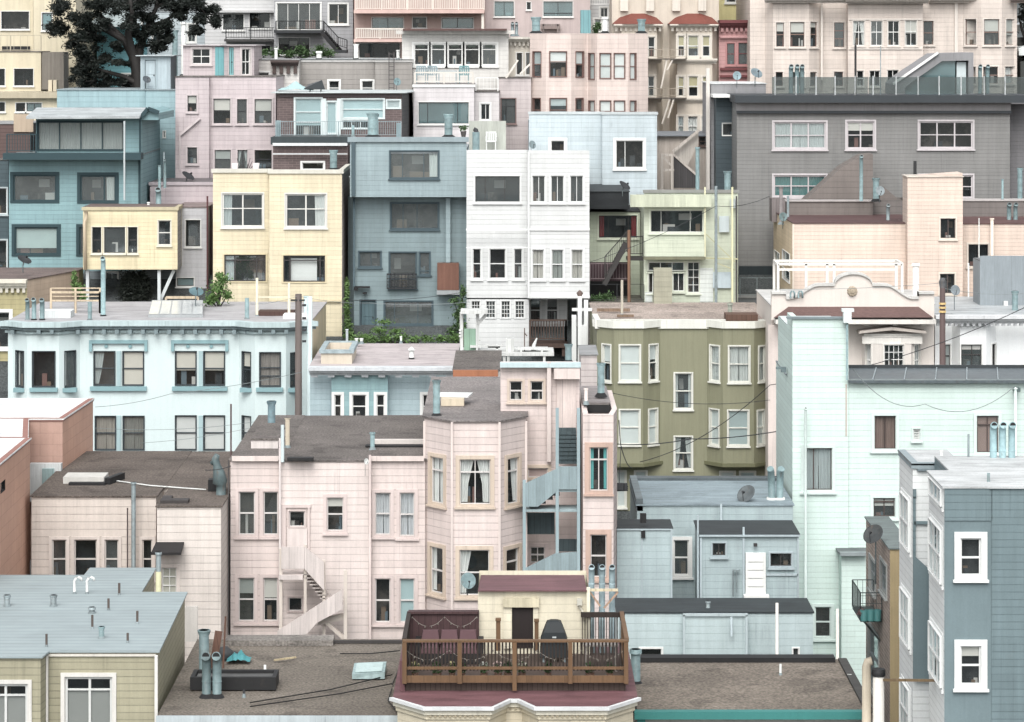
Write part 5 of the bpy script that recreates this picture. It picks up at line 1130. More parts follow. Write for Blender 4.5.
h.pipe(280, 438, 640, 2.4, M((205, 192, 190), 'paint'), None, Y=96.8, base=False); h.pipe(370, 455, 640, 2.6, M((206, 186, 182), 'paint'), None, Y=96.9, base=False); h.pipe(228.5, 460, 640, 1.2, DK, None, Y=96.9, base=False)
zb_ = Z(420, 96.6) + .06
h.pipe(436.5, 380, 415, 7, TEALPIPE, 'flare', z=zb_)
mb = MB(); a = on(zb_, 441, 406); b2 = on(zb_, 464, 406); mb.box(a[0], b2[0], a[1], a[1] + 1.1, zb_, zb_ + .26); sk = h.part(mb, 'skylight', M((226, 206, 176), 'paint')); mb = MB(); mb.hexa([(a[0] - .1, a[1] + .5, zb_ + .27), (b2[0] + .15, a[1] + .2, zb_ + .27), (b2[0] + .3, a[1] + 1.2, zb_ + .27), (a[0] - .05, a[1] + 1.3, zb_ + .27), (a[0] - .1, a[1] + .5, zb_ + .33), (b2[0] + .15, a[1] + .2, zb_ + .33), (b2[0] + .3, a[1] + 1.2, zb_ + .33), (a[0] - .05, a[1] + 1.3, zb_ + .33)]); h.part(mb, 'skylight_lid', M((236, 238, 238), 'paint'), sk)
# penthouse
E3Q = M((236, 214, 209), 'lap', .26, .8)
h.b([(500.5, 98.6), (579.5, 98.6)], 368, E3Q, bot=420, back=100.6, par=.25, roof=M((205, 222, 226), 'tar'), trim=M((228, 204, 186), 'paint'), sash=WS, cw=8, W=[(2, 290, "37 358 89 436 h;119 358 171 436 h")])
h.b([(526.5, 98.6), (579.5, 98.6)], 420, E3Q, back=106, roof=False, **kw, W=[(2, 450, "118 380 178 446 v2 h"), (2, 450, "105 70 190 110 bf", {'bl': M((214, 180, 174), 'cloth'), 'trim': E3T})])
h.tb('door', M((234, 212, 206), 'panel', .5), 2, 290, [(224, 350, 299, 565)], 98.6, .06, 0); h.tb('door_hood', M((232, 212, 206), 'paint'), 2, 290, [(212, 306, 314, 347)], 98.55, .3, 0)
h.bx('downpipe', M((232, 212, 206), 'paint'), [(547, 362, 551, 461)], 98.5, .18, 0); h.pipe(568.5, 344, 363, 6.5, TEALPIPE, 'flare', Y=104)
mb = MB(); mb.box(X(500, 98), X(581, 98), 98.3, 98.75, Z(367.6, 98.3), Z(363.4, 98.3)); h.part(mb, 'roof_trim', M((198, 222, 228), 'paint'))
# tower
h.b([(583, 96.3), (613.5, 96.3), (617, 97.8)], 414.5, E3, back=103, roof=False, par=.5, trim=M((214, 176, 158), 'paint', grime=.4), sash=WS, cw=16, W=[(2, 350, "352 382 426 556 v50 h28 cs", {'cur': M((70, 190, 190), 'cloth')}), (2, 450, "355 332 421 502 h50")], mats={1: M((214, 190, 186), 'lap', .245)})
h.b([(584, 98.5), (609, 98.5)], 403, M((232, 214, 208), 'lap'), bot=415, back=103, roof=M((150, 140, 140), 'tar')); h.bx('attic_opening', BLACK, [(584, 404.5, 610.5, 412.5)], 98.4, .05, 0)
h.pipe(601, 363, 396, 7, TEALPIPE, 'flare', Y=99.5); h.pipe(586, 388, 404, 3.5, M((234, 216, 210), 'paint'), 'hat', Y=98)
h.b([(581, 104), (597, 104)], 355, M((206, 192, 190), 'lap'), bot=410, back=107, roof=TAR)
# teal stair
TS = M((148, 170, 177), 'panel', .28, .8); TD_ = M((78, 96, 102), 'wood', .2, .7); ys = 96.4
mb = MB()
for q, t in ((524.3, 480), (557.2, 408), (578.5, 408)): mb.bar(P3(q, 600, ys), P3(q, t, ys), .11)
h.part(mb, 'stair_post', M((158, 182, 190), 'paint'))
mb = MB()
for kk in range(8):
    f = kk / 7; Yk = 97.2 + 1.2 * f; zz = Z(466, ys) + (Z(435, 98) - Z(466, ys)) * f
    mb.box(X(558.5, ys), X(577.5, ys), Yk - .12, Yk + .12, zz - .03, zz); mb.box(X(558.5, ys), X(577.5, ys), Yk + .09, Yk + .115, zz + .003, zz + .19)
h.part(mb, 'stairs', TD_)
h.tb('stair_skirt', TS, 2, 450, [(232, 64, 302, 154)], ys, .06, 0)
h.pl('stair_skirt', TS, tp(2, 450, (100, 130), (226, 72), (226, 160), (172, 205), (150, 222), (100, 222)), ys, .06)
h.pl('stair_skirt', TS, tp(2, 450, (100, 464), (218, 406), (302, 400), (302, 490), (100, 490)), ys, .06)
mb = MB()
for kk in range(5):
    a = P3(555 - 7 * kk, 493 + 4 * kk, ys + .5); mb.box(a[0] - .16, a[0] + .16, ys + .1, ys + .95, a[2] - .03, a[2])
h.part(mb, 'stairs', TD_)
mb = MB(); mb.box(X(523.5, ys), X(580, ys), ys + .02, ys + .95, Z(512, ys), Z(509.5, ys)); mb.box(X(557, ys), X(580, ys), ys + .02, ys + .95, Z(492, ys), Z(490, ys)); h.part(mb, 'landing', M((160, 182, 188), 'paint'))
h.tb('under_stair_wall', TD_, 2, 450, [(100, 246, 215, 330), (232, 350, 302, 398)], 97.7, .06, 0)
# white stair, lower left
SW_ = M((232, 216, 212), 'panel', .3, .85); ys = 95.8
mb = MB()
for q, t in ((281, 548), (305.3, 545), (324, 560)): mb.bar(P3(q, 655, ys + .1), P3(q, t, ys + .1), .1)
for q, t in ((345.5, 570),): mb.bar(P3(q, 655, ys - .2), P3(q, t, ys - .2), .12)
h.part(mb, 'stair_post', M((232, 216, 204), 'paint', grime=.5))
h.tb('stair_skirt', SW_, 1, 542, [(124, 18, 215, 104)], ys, .06, 0); h.tb('landing', SW_, 1, 542, [(122, 112, 215, 130)], ys + .8, .85, 0)
h.pl('stair_skirt', SW_, tp(1, 542, (216, 18), (292, 78), (292, 190), (216, 106)), ys, .06)
h.pl('stair_skirt', SW_, tp(1, 542, (108, 350), (238, 266), (362, 186), (366, 262), (262, 318), (224, 362), (108, 372)), ys - .4, .06)
mb = MB()
for kk in range(8): a = P3(307 + 2.6 * kk, 572 + 3.4 * kk, ys + .45); mb.box(a[0] - .15, a[0] + .15, ys + .05, ys + .9, a[2] - .03, a[2])
for kk in range(8): a = P3(338 - 7 * kk, 602 + 5 * kk, ys - .1); mb.box(a[0] - .17, a[0] + .17, ys - .36, ys + .5, a[2] - .03, a[2])
h.part(mb, 'stairs', M((200, 186, 180), 'paint'))
mb = MB(); mb.bar(P3(326, 622, ys), P3(346, 640, ys), .12); mb.bar(P3(318, 622, ys), P3(345, 616, ys), .14, .2); h.part(mb, 'brace', M((232, 216, 204), 'paint'))
# --- E4 blue-grey stepped house
h = H('house', 'blue-grey stepped house with a weathered tar roof, white door and boxy additions', 'house', 715, 101)
E4 = M((176, 196, 201), 'lap', .24, .86); E4T = M((182, 198, 206), 'paint'); E4R = M((52, 58, 62), 'tar', gain=.85)
kw = dict(trim=WHITE, sash=WHITE, cw=12)
h.b([(637, 101), (793, 101)], 505.5, E4, back=106.8, roof=M((138, 156, 166), 'tar', gain=.85), W=[(2, 450, "684 354 744 494 h")], **kw)
mb = MB(); mb.box(X(635, 106.8), X(794, 106.8), 106.4, 107, Z(505.5, 101) - .2, Z(505.5, 101) + .14); h.part(mb, 'parapet', M((96, 106, 112), 'tar'))
mb = MB(); mb.box(X(636, 101), X(636, 101) + .25, 101, 106.4, Z(505.5, 101) - .2, Z(505.5, 101) + .25); h.part(mb, 'parapet', M((120, 132, 138), 'tar'))
h.b([(617, 97.6), (672, 97.6)], 529, E4, back=99.3, roof=E4R, lip=.04)
h.bx('wall_trim', E4T, [(641.2, 530, 642.6, 600), (670.5, 530, 672.3, 600), (616.6, 528.5, 672.5, 530)], 97.6, .05, 0)
h.b([(700, 97.2), (798.5, 97.2)], 535, E4, back=99.9, roof=E4R, lip=.05, W=[(2, 450, "836 366 889 417 v2"), (3, 450, "24 406 109 459 v2")], trim=E4T, sash=DK, cw=5)
h.bx('wall_trim', E4T, [(700, 535.5, 702, 600), (742.5, 527, 744.5, 600), (797, 536, 798.8, 600), (766, 573.5, 798, 575.5)], 97.2, .06, 0); h.bx('eave', E4T, [(699, 534.5, 800, 536.2)], 97.2, .12, 0)
dr_ = h.bx('door', WHITE, [(745.5, 552.5, 765.5, 598)], 97.2, .1, 0)
for q in range(5): h.bx('door_panel', WHITE, [(748, 555.5 + 8.2 * q, 763, 561.5 + 8.2 * q)], 97.1, .035, -.002, dr_)
h.bx('door_step', WHITE, [(743.5, 594, 768.5, 599)], 97.1, .3, 0); h.bx('service_pipe', GALV, [(732.5, 570, 733.5, 596), (736, 570, 736.8, 592), (733, 569.5, 740, 570.5)], 97.1, .1, 0)
h.bx('downpipe', E4T, [(697, 515, 698.5, 598)], 97.3, .1, 0); h.pipe(721, 504, 520, 2, E4T, None, Y=100.8, base=False)
h.bx('wall_lamp', BLACK, [(640, 513, 646, 522), (641, 530, 645, 537)], 97.7, .2, 0); h.bx('wall_lamp', DK, [(753.5, 543, 757, 546)], 97.1, .12, 0)
zr = Z(505.5, 101) + .06
for q, w in ((772, 1.2), (779.5, -1.0)):
    mb = MB(); c = on(zr, q, 499); mb.tube([c, (c[0] - .03 * w, c[1], zr + 1.0), (c[0] - .06 * w, c[1] - .1, zr + 1.12)], .13, 12); p = h.part(mb, 'vent_pipe', TEALPIPE); mb = MB(); mb.tube([(c[0], c[1], zr - .02), (c[0], c[1], zr + .06)], .2, 12); h.part(mb, 'flashing', PVC, p)
# --- E5 front blue-grey
h = H('house', 'low pale blue house with a projecting wall panel', 'house', 715, 91)
E5 = M((188, 207, 211), 'lap', .24, .87)
h.b([(617.5, 91), (813, 91)], 613, E5, back=93.2, roof=M((52, 60, 64), 'tar', gain=.85), lip=.04, trim=WHITE, sash=BLACK, cw=6, W=[(2, 542, "553 420 636 458 ns"), (3, 542, "114 418 136 460 w4")])
h.b([(684, 90.6), (747, 90.6)], 615.5, E5, back=91, roof=False); h.bx('wall_trim', M((190, 206, 212), 'paint'), [(683, 615, 685.2, 660), (745.4, 615, 747.6, 660), (683, 613.2, 747.6, 616)], 90.6, .06, 0)
h.pipe(731.5, 617, 636, 2.2, E4T, None, Y=90.4, base=False); h.pipe(708, 601, 611, 4, GALV, 'hat', Y=91.6)
# --- E6 brick side house
h = H('house', 'narrow old brick house with a khaki end wall and wire balcony', 'house', 895, 90)
h.b([(866, 96.1), (890, 90.2), (912, 90.2)], 549, M((176, 152, 138), 'brick', var=.25, grime=.5), Yt=90.2, back=96.1, mats={1: M((170, 146, 98), 'stuc')}, roof=M((112, 124, 124), 'tar'), trim=M((170, 172, 170), 'paint'), sash=M((150, 156, 158), 'paint'), cw=10, W=[(None, 0, "881 563 887 592 h;869 630 879 690 h;870 560 876 590 h")])
WIRE = M((70, 80, 80), 'paint', grime=.1); yb0, yb1 = 92.0, 94.2; xa, xb = 11.45, 12.15
zb = Z(617, 92.5); P_ = [(xb, yb0, zb), (xa, yb0, zb), (xa, yb1, zb), (xb, yb1, zb)]
h.rail(P_, .9, WIRE, sp=.16, post=0, bw=.015, pw=.03, top=.03, low=.02, name='balcony_railing'); mb = MB(); mb.box(xa, xb + .3, yb0, yb1, zb - .06, zb); mb.bar((xa + .1, yb0 + .5, zb - .05), (xb + .1, yb0 + .5, zb - .9), .06); h.part(mb, 'balcony_floor', WIRE)
mb = MB(); mb.bar((xa, yb0, zb + .55), (xb, yb0, zb + .55), .015); mb.bar((xa, yb0, zb + .8), (xb, yb0, zb + .8), .015); h.part(mb, 'balcony_wire', WIRE)
# --- F5 slate house
h = H('house', 'slate blue house at the right edge with white clapboard bays down its left side', 'house', 980, 75)
F5 = M((114, 137, 144), 'lap', .2, .72); F5P = M((116, 138, 145), 'paint', grime=.2); F5W = M((238, 239, 240), 'lap', .2, .72, grime=.15)
kw = dict(trim=M((245, 245, 245), 'paint', grime=.05), sash=M((240, 240, 240), 'paint', grime=.05), cw=16); sk_ = dict(cw=9, sill=1, sh=.1)
FR = M((206, 208, 210), 'tar', gain=.75)
h.b([(929, 77.75), (944.3, 75), (991.5, 75), (991.6, 74.97), (1200, 74.97)], 488, F5W, Yt=75, back=77.75, mats={1: F5P, 2: F5, 3: F5}, roof=FR, lip=.06, W=[(3, 450, "773 346 855 496 h52"), (3, 542, "773 408 855 564 h50 bu25"), (3, 450, "657 290 704 500 v3 h50", sk_), (3, 542, "657 340 704 540 v3 h50", sk_), (None, 0, "931 440 943 500 v3", sk_)], **kw)
h.bx('wall_lintel', F5, [(944.4, 487, 992, 520.5)], 75, .03, .005)
h.b([(899.8, 83.5), (912.8, 80.9), (960, 80.9)], 0, F5W, ztop=27.72, back=83.6, roof=FR, lip=.05, cop=(M((150, 165, 172), 'paint'), .1, .05, .07), W=[(3, 450, "543 180 578 382 v3 h50", sk_), (3, 450, "543 560 578 760 v3 h50", sk_), (3, 542, "543 560 578 760 v3 h50", sk_)], **kw)
h.b([(934.5, 80.85), (951, 77.8), (1200, 77.8)], 0, F5, ztop=27.95, back=80.85, roof=FR, lip=.0)
h.pl('stair_skirt', F5P, tp(3, 450, (586, 410), (652, 470), (652, 900), (586, 900)), 80.7, .08)
h.bx('recess_band', F5, [(912.8, 489, 916, 498), (912.8, 497, 915.5, 560)], 80.88, .06, 0); h.bx('belt_course', F5, [(914, 521, 931, 524)], 80.88, .06, 0)
h.bx('roof_step', M((120, 136, 144), 'paint'), [(917, 468.5, 1060, 470.5)], 80.9, .1, 0)
for q in (993.3, 1002.5, 1011.8): h.pipe(q, 424, 465, 7, M((150, 188, 196), 'metal'), 'bend', z=27.78)
h.pipe(941.5, 450, 462, 3, PVC, 'hat', z=27.78); h.pipe(968.5, 434, 470, 2.2, GALV, None, Y=80.6, base=False); h.pipe(988.5, 473, 487, 3, TEALPIPE, None, Y=75.8)
# --- F3 teal trimmed roof
h = H('house', 'house with a tan gravel roof and bright teal gutter at the bottom right', 'house', 750, 80)
h.b([(632, 80), (868, 80)], 711, M((200, 196, 190), 'lap'), back=86.4, roof=M((134, 121, 109), 'gravel', rough=.95, gain=.74), lip=.1)
h.bx('gutter', M((20, 138, 134), 'paint', grime=.15), [(634, 709.5, 869.5, 717)], 79.9, .3, 0); h.bx('gutter_end', M((20, 138, 134), 'paint'), [(637, 717.2, 645, 730)], 79.9, .2, 0)
zr = h.zr
mb = MB(); a, b_ = on(zr, 636, 669), on(zr, 836, 664); mb.box(a[0], b_[0], 86.0, 86.5, zr - .1, zr + .15); h.part(mb, 'rear_upstand', M((40, 40, 42), 'tar'))
mb = MB(); x1 = X(868, 80); mb.box(x1 - .12, x1 + .14, 79.95, 86.3, zr - .1, zr + .08); h.part(mb, 'roof_edge', M((72, 68, 66), 'tar')); mb = MB(); x0 = X(632, 80); mb.box(x0 - .14, x0 + .14, 79.95, 86.3, zr - .1, zr + .1); h.part(mb, 'roof_edge', M((72, 68, 66), 'tar'))
h.pipe(635.6, 649, 683, 9.5, TEALPIPE, 'hat', z=zr); h.pipe(780.5, 664, 675, 2.4, PVC, None, z=zr); h.pipe(777, 603, 664, 3, M((236, 228, 220), 'paint'), None, Y=86.9, base=False); h.pipe(837.5, 609, 662, 3, M((236, 228, 220), 'paint'), None, Y=86.9, base=False); h.pipe(849.5, 674, 677, 3.5, PVC, 'hat', z=zr)
# --- F2 brown roof
h = H('house', 'low house with a wide worn brown gravel roof at the bottom left of centre', 'house', 280, 77)
h.b([(160, 77), (398, 77)], 716, M((190, 200, 206), 'stuc'), back=86.6, roof=M((125, 114, 103), 'gravel', rough=.95, gain=.74), lip=.06, cop=(M((196, 208, 214), 'paint', grime=.5), .22, .1, .03))
zr = h.zr + .04
mb = MB(); a = on(zr, 250, 645); mb.box(X(225, a[1]), X(333, a[1]), a[1], a[1] + .8, zr - .03, zr + .14); h.part(mb, 'roof_curb', M((132, 124, 118), 'gravel'))
mb = MB(); mb.bar((X(225, 86), 86.0, zr + .03), (X(402, 86), 86.0, zr + .03), .08); h.part(mb, 'roof_edge', DK)
mb = MB(); a = on(zr, 352, 679); b_ = on(zr, 385, 677); mb.hexa([(a[0], a[1], zr), (b_[0], a[1], zr), (b_[0], a[1] + 1.2, zr), (a[0], a[1] + 1.2, zr), (a[0], a[1], zr + .14), (b_[0], a[1] + .05, zr + .18), (b_[0], a[1] + 1.2, zr + .24), (a[0], a[1] + 1.2, zr + .2)]); sk = h.part(mb, 'skylight', M((150, 176, 178), 'metal'))
mb = MB(); mb.hexa([(a[0] + .08, a[1] + .12, zr + .16), (b_[0] - .08, a[1] + .12, zr + .20), (b_[0] - .08, a[1] + 1.1, zr + .245), (a[0] + .08, a[1] + 1.1, zr + .205), (a[0] + .08, a[1] + .12, zr + .17), (b_[0] - .08, a[1] + .12, zr + .21), (b_[0] - .08, a[1] + 1.1, zr + .255), (a[0] + .08, a[1] + 1.1, zr + .215)]); h.part(mb, 'skylight_pane', M((176, 206, 204), 'paint', rough=.15), sk)
mb = MB(); a = on(zr, 190, 690); b_ = on(zr, 276, 690); mb.box(a[0], b_[0], a[1], a[1] + .12, zr, zr + .36); mb.box(a[0], b_[0], a[1] + .9, a[1] + 1.02, zr, zr + .36); mb.box(b_[0] - .12, b_[0], a[1] + .12, a[1] + .9, zr, zr + .36); mb.box(a[0], a[0] + .12, a[1] + .12, a[1] + .9, zr, zr + .36); h.part(mb, 'roof_curb', BLACK)
mb = MB(); mb.box(a[0] + .13, b_[0] - .13, a[1] + .13, a[1] + .89, zr, zr + .27); h.part(mb, 'skylight_lid', M((96, 96, 96), 'tar'))
for q, t, b2, w in ((204, 630, 672, 10), (206.5, 654, 696, 9), (217, 654, 696, 9)): h.pipe(q, t, b2, w, M((106, 130, 134), 'metal', rough=.5), 'flare' if q == 204 else 'bend', z=zr)
h.pipe(244, 690, 696, 2.5, BLACK, None, z=zr); h.pipe(265, 665, 678, 2.6, PVC, None, z=zr)
for i, pp in enumerate((((250, 704), (330, 691), (392, 676)), ((250, 708), (340, 695), (392, 685)), ((340, 655), (370, 655), (400, 652)), ((392, 690), (388, 702), (396, 712)), ((392, 686), (398, 672), (402, 660)))):
    mb = MB(); mb.tube([(lambda c: (c[0], c[1], c[2] + .04))(on(zr, *q)) for q in pp], .018, 5); h.part(mb, 'roof_cable', BLACK)
# --- F1 khaki house
h = H('house', 'khaki clapboard house with a pale blue metal roof dotted with vents, bottom left', 'house', 90, 78)
F1 = M((176, 168, 136), 'lap', .2, .62); F1R = M((166, 182, 187), 'seam', .42, .7, gain=.66)
kw = dict(trim=M((232, 226, 220), 'paint'), sash=M((226, 226, 224), 'paint'), cw=11, sw=.055)
h.b([(-60, 77.3), (40.5, 77.3), (47.5, 78), (157, 78), (184.8, 86.2)], 652, F1, Yt=78, back=86.2, roof=F1R, lip=.08, W=[(0, 542, "255 530 443 760 v52 h22 bb75;-60 558 110 760 v48 h22 bb75", {'bl': M((150, 150, 146), 'cloth')})], **kw)
z1 = Z(652, 78)
h.b([(72, 86.22), (139.5, 86.22), (154.3, 90.2)], 0, F1, ztop=z1 - .004, back=90.2, roof=F1R, lip=.06)
h.b([(-200, 86.23), (71, 86.23)], 0, F1, ztop=z1 - .008, back=89, roof=F1R, lip=.06)
h.bx('corner_board', M((232, 226, 220), 'paint'), [(155, 655, 158, 760), (37.5, 661, 41, 760), (46.5, 655, 48.5, 760)], 77.9, .1, .0)
h.bx('frieze_board', M((226, 218, 206), 'paint'), [(48, 653.5, 156, 656)], 78, .06, 0)
zr = h.zr
for q, t, b_, w, c, m_ in ((7, 595, 606.5, 6, 'flare', GALV), (53.5, 595, 606.5, 6, 'flare', GALV), (101.5, 626.5, 638.5, 5.5, 'flare', TEALPIPE), (92, 607, 613.5, 6, 'hat', GALV)): h.pipe(q, t, b_, w, m_, c, z=zr)
for q, t, b_ in ((119.2, 583, 595.5), (108.5, 598.5, 610.5), (92.3, 615, 629), (137.3, 611, 624), (46.5, 634, 647), (127.7, 633, 643)): h.pipe(q, t, b_, 2.4, M((84, 72, 66), 'paint'), None, z=zr)
for q in (74.5, 87): h.pipe(q, 577, 594, 2.6, PVC, 'hook', z=zr)
h.pipe(158.5, 552, 598, 5.2, GALV, 'hat', Y=86.6, base=False); h.pipe(158.5, 572, 600, 5.6, M((200, 196, 150), 'paint'), None, Y=86.5, base=False)
h.bx('rust_patch', M((150, 128, 118), 'tar'), [(0, 651, 38, 653.5)], 78.2, .6, 0)
# --- F4 cream deck house
h = H('house', 'cream house with a maroon roof, timber roof deck and small penthouse, bottom centre', 'house', 515, 75.5)
F4 = M((232, 216, 184), 'lap', .22, .82); MAR = M((122, 78, 84), 'tar', gain=.85); F4T = M((238, 228, 206), 'paint')
PT = [(397.5, 76.2), (427, 75.2), (489, 75.2), (506, 76.1), (522, 76.1), (539, 75.2), (605, 75.2), (633, 76.2)]
h.b(PT, 703, F4, Yt=75.6, back=83, roof=MAR, lip=.12)
P = [(X(a, b_), b_) for a, b_ in PT]; z4 = Z(703, 75.6)
for (o_, za, zb, m_, nm) in ((.22, z4 - .06, z4 + .03, M((225, 225, 228), 'paint'), 'gutter'), (.12, z4 - .2, z4 - .063, F4T, 'cornice'), (.05, z4 - .34, z4 - .203, F4, 'frieze')):
    O = offset_poly(P + [(P[-1][0], 83), (P[0][0], 83)], o_); mb = MB()
    for i in range(7): mb.hexa([(*O[i], za), (*O[i + 1], za), (*P[i + 1], za), (*P[i], za), (*O[i], zb), (*O[i + 1], zb), (*P[i + 1], zb), (*P[i], zb)])
    h.part(mb, nm, m_)
mb = MB()
for (a, b_) in ((427, 489), (539, 605), (507, 521)):
    Yq = 75.2 if a != 507 else 76.1
    for q in range(int(a) + 2, int(b_), 5): mb.box(X(q, Yq), X(q, Yq) + .07, Yq - .1, Yq, z4 - .27, z4 - .206)
h.part(mb, 'dentil', M((190, 172, 140), 'paint'))
WB = M((126, 90, 54), 'wood', .35, .8, grime=.4); WBD = M((58, 46, 40), 'wood', .2, .7)
yd = 76.6; zd = Z(682, yd)
mb = MB(); mb.box(X(405, yd), X(626, yd), yd + .25, 80.6, zd - .3, zd - .08); h.part(mb, 'deck_floor', M((92, 74, 66), 'wood', .14, .6))
mb = MB(); mb.box(X(406, yd), X(625, yd), yd + .28, yd + .36, z4 + .07, zd - .303); h.part(mb, 'deck_skirt', M((50, 58, 64), 'paint'))
mb = MB(); mb.box(X(403, yd), X(628, yd), yd, yd + .06, zd - .02, zd + .17); mb.box(X(403, yd), X(628, yd), yd - .01, yd + .05, Z(669.5, yd), Z(666.8, yd)); mb.box(X(402.5, yd), X(628.5, yd), yd - .06, yd + .12, Z(642, yd), Z(640, yd))
rl = h.part(mb, 'deck_railing', WB)
for q, t in ((404.5, 683), (459.7, 683), (514.6, 690), (570.2, 683), (626, 683)):
    mb = MB(); mb.box(X(q, yd) - .06, X(q, yd) + .06, yd - .09, yd - .012, Z(t, yd), Z(642.2, yd)); h.part(mb, 'post', WB, rl)
mb = MB(); n = 62
for kk in range(n):
    x = X(406, yd) + (X(624, yd) - X(406, yd)) * kk / (n - 1); mb.box(x - .022, x + .022, yd + .055, yd + .095, Z(671, yd), Z(642.5, yd))
h.part(mb, 'baluster', WBD, rl)
zt = Z(641, yd); zf = zd - .08
for (xq, nm) in ((X(404, yd), 'l'), (X(627, yd), 'r')):
    mb = MB(); mb.box(xq - .06, xq + .06, yd + .13, 80.4, zt - .05, zt + .04); mb.box(xq - .03, xq + .03, yd + .13, 80.4, zd + .3, zd + .38); mb.box(xq - .03, xq + .03, yd + .13, 80.4, zd - .1, zd + .1)
    for kk in range(22): mb.box(xq - .02, xq + .02, yd + .2 + .17 * kk, yd + .24 + .17 * kk, zd + .38, zt - .05)
    h.part(mb, 'side_railing', WB if nm == 'r' else WBD)
mb = MB(); mb.box(X(408, 80.2), X(479, 80.2), 80.25, 80.4, zf, zt); mb.box(X(408, 80.2), X(479, 80.2), 80.18, 80.45, zt + .003, zt + .07); h.part(mb, 'rear_screen', M((86, 58, 60), 'panel', .18, .7))
mb = MB(); mb.box(X(581, 80.2), X(625, 80.2), 80.3, 80.4, zt - .12, zt + .02)
for kk in range(16): mb.box(X(582 + 2.7 * kk, 80.2), X(582.8 + 2.7 * kk, 80.2), 80.3, 80.36, zf, zt - .12)
h.part(mb, 'rear_railing', WBD)
C_ = M((236, 223, 194), 'lap', .24, .84); yp = 80.5
h.b([(478, yp), (589, yp)], 591, C_, bot=662, back=83.6, roof=False)
mb = MB(); mb.slab([(X(512, yp), Z(648, yp)), (X(533, yp), Z(648, yp)), (X(533, yp), Z(606.5, yp)), (X(512, yp), Z(606.5, yp))], yp - .02, yp + .01); dr = h.part(mb, 'doorway', M((46, 36, 36), 'paint'))
h.bx('door_frame', C_, [(503.5, 600, 511.8, 648), (533.2, 604, 538, 648)], yp, .08, 0); h.bx('door_lintel', M((226, 212, 176), 'stuc', grime=.8), [(503, 597.5, 539, 606.3)], yp, .16, 0)
mb = MB(); mb.hexa([P3(478, 591.5, yp - .15), P3(587, 591.5, yp - .15), P3(584, 576, 83.4), P3(481, 576, 83.4), P3(478, 590.5, yp - .15), P3(587, 590.5, yp - .15), P3(584, 575, 83.4), P3(481, 575, 83.4)]); h.part(mb, 'penthouse_roof', MAR)
h.bx('corner_board', M((240, 230, 204), 'paint'), [(586.5, 587, 590, 655)], yp, .1, 0); h.bx('wall_lamp', M((210, 205, 190), 'paint'), [(577, 598, 582, 604)], yp, .2, 0)
mb = MB(); mb.bar(P3(579, 606, yp - .05), P3(586, 616, yp - .05), .05); h.part(mb, 'conduit', F4T)
h.bx('newel_post', WB, [(496, 620, 500.5, 650), (534.5, 621, 538.5, 650)], 79.4, .12, .02); h.bx('newel_cap', WB, [(495.4, 618, 501, 620), (534, 619, 539, 621)], 79.4, .16, .06)
for q, t in ((591.5, 566), (602, 566), (612, 566)): h.pipe(q, t, 655, 6, M((146, 170, 178), 'metal'), 'bend', Y=80.9, base=False)
h.bx('pipe_brace', M((228, 208, 170), 'wood'), [(590, 588.5, 618, 591)], 80.6, .06, 0)
mb = MB(); mb.bar(P3(590, 592, 80.6), P3(600, 606, 80.6), .05); mb.bar(P3(618, 592, 80.6), P3(604, 608, 80.6), .05); h.part(mb, 'pipe_brace', M((200, 160, 130), 'wood'))
h.bx('side_roof_trim', M((122, 78, 84), 'paint'), [(400, 660, 405, 700)], 76.9, .1, 2)
# ================================================================== THINGS, PLANTS, GROUND, LIGHT, CAMERA
def dish(px, py, wpx, Y, label, az=0, el=25, mat=None, drop=1.0, group='satellite dishes on the roofs'):
    """satellite dish; az turns it (deg, 0 = towards the camera), el tilts it up"""
    mat = mat or M((130, 136, 140), 'metal', rough=.55)
    x, z = X(px, Y), Z(py, Y); r = wpx * Y / F / 2
    t = thing('satellite_dish', label, 'satellite dish', (x, Y, z - drop), group)
    A, E = math.radians(az), math.radians(el)
    d = Vector((math.sin(A) * math.cos(E), -math.cos(A) * math.cos(E), math.sin(E))); u = Vector((math.cos(A), math.sin(A), 0)); v = u.cross(d) * -1; c = Vector((x, Y, z))
    mb = MB(); N = 20; rings = []
    for (f, off) in ((0.02, 0), (.35, .02), (.7, .08), (1, .17), (1.03, .165), (1, .15), (.7, .055), (.35, -.01), (.02, -.03)):
        i0 = len(mb.v)
        for k in range(N):
            w = 2 * math.pi * k / N; mb.v.append(tuple(c + (u * math.cos(w) * .92 + v * math.sin(w)) * r * f + d * (off * r * 1.6)))
        rings.append(i0)
    for a, b in zip(rings, rings[1:]):
        for k in range(N): mb.f.append((a + k, a + (k + 1) % N, b + (k + 1) % N, b + k)); mb.m.append(0); mb.smooth.append(True)
    mb.build('reflector', mat, t)
    fp = c + d * r * .95 - v * r * .25
    mb = MB(); mb.bar(c - v * r * .95 + d * r * .1, fp, r * .07); mb.tube([tuple(fp), tuple(fp - d * r * .25 + v * r * .08)], r * .12, 8); mb.build('feed_arm', DARKF, t)
    mb = MB(); b = c - d * r * .12; mb.tube([tuple(b), tuple(b - d * r * .3 - Vector((0, 0, r * .3))), (b.x - d.x * r * .3, b.y - d.y * r * .3, z - drop)], r * .07, 8); mb.build('mast', GALV, t)
    return t
dish(187.5, 177, 14, 153.5, 'dark oval dish tilted on the low lavender wall above the yellow boxed house', 60, 55, DARKF, .7)
dish(146.5, 80, 9, 160.5, 'small dark dish beside the rooftop shed', 30, 40, M((90, 100, 110), 'metal'), .7)
dish(24, 261, 15, 143.5, 'dark dish lying nearly flat on the brown roof at the left edge', 50, 60, DARKF, .6)
dish(196, 293, 15.5, 136, 'teal dish tipped back beside the row of skylight panes', 20, 62, M((98, 136, 146), 'metal'), .7)
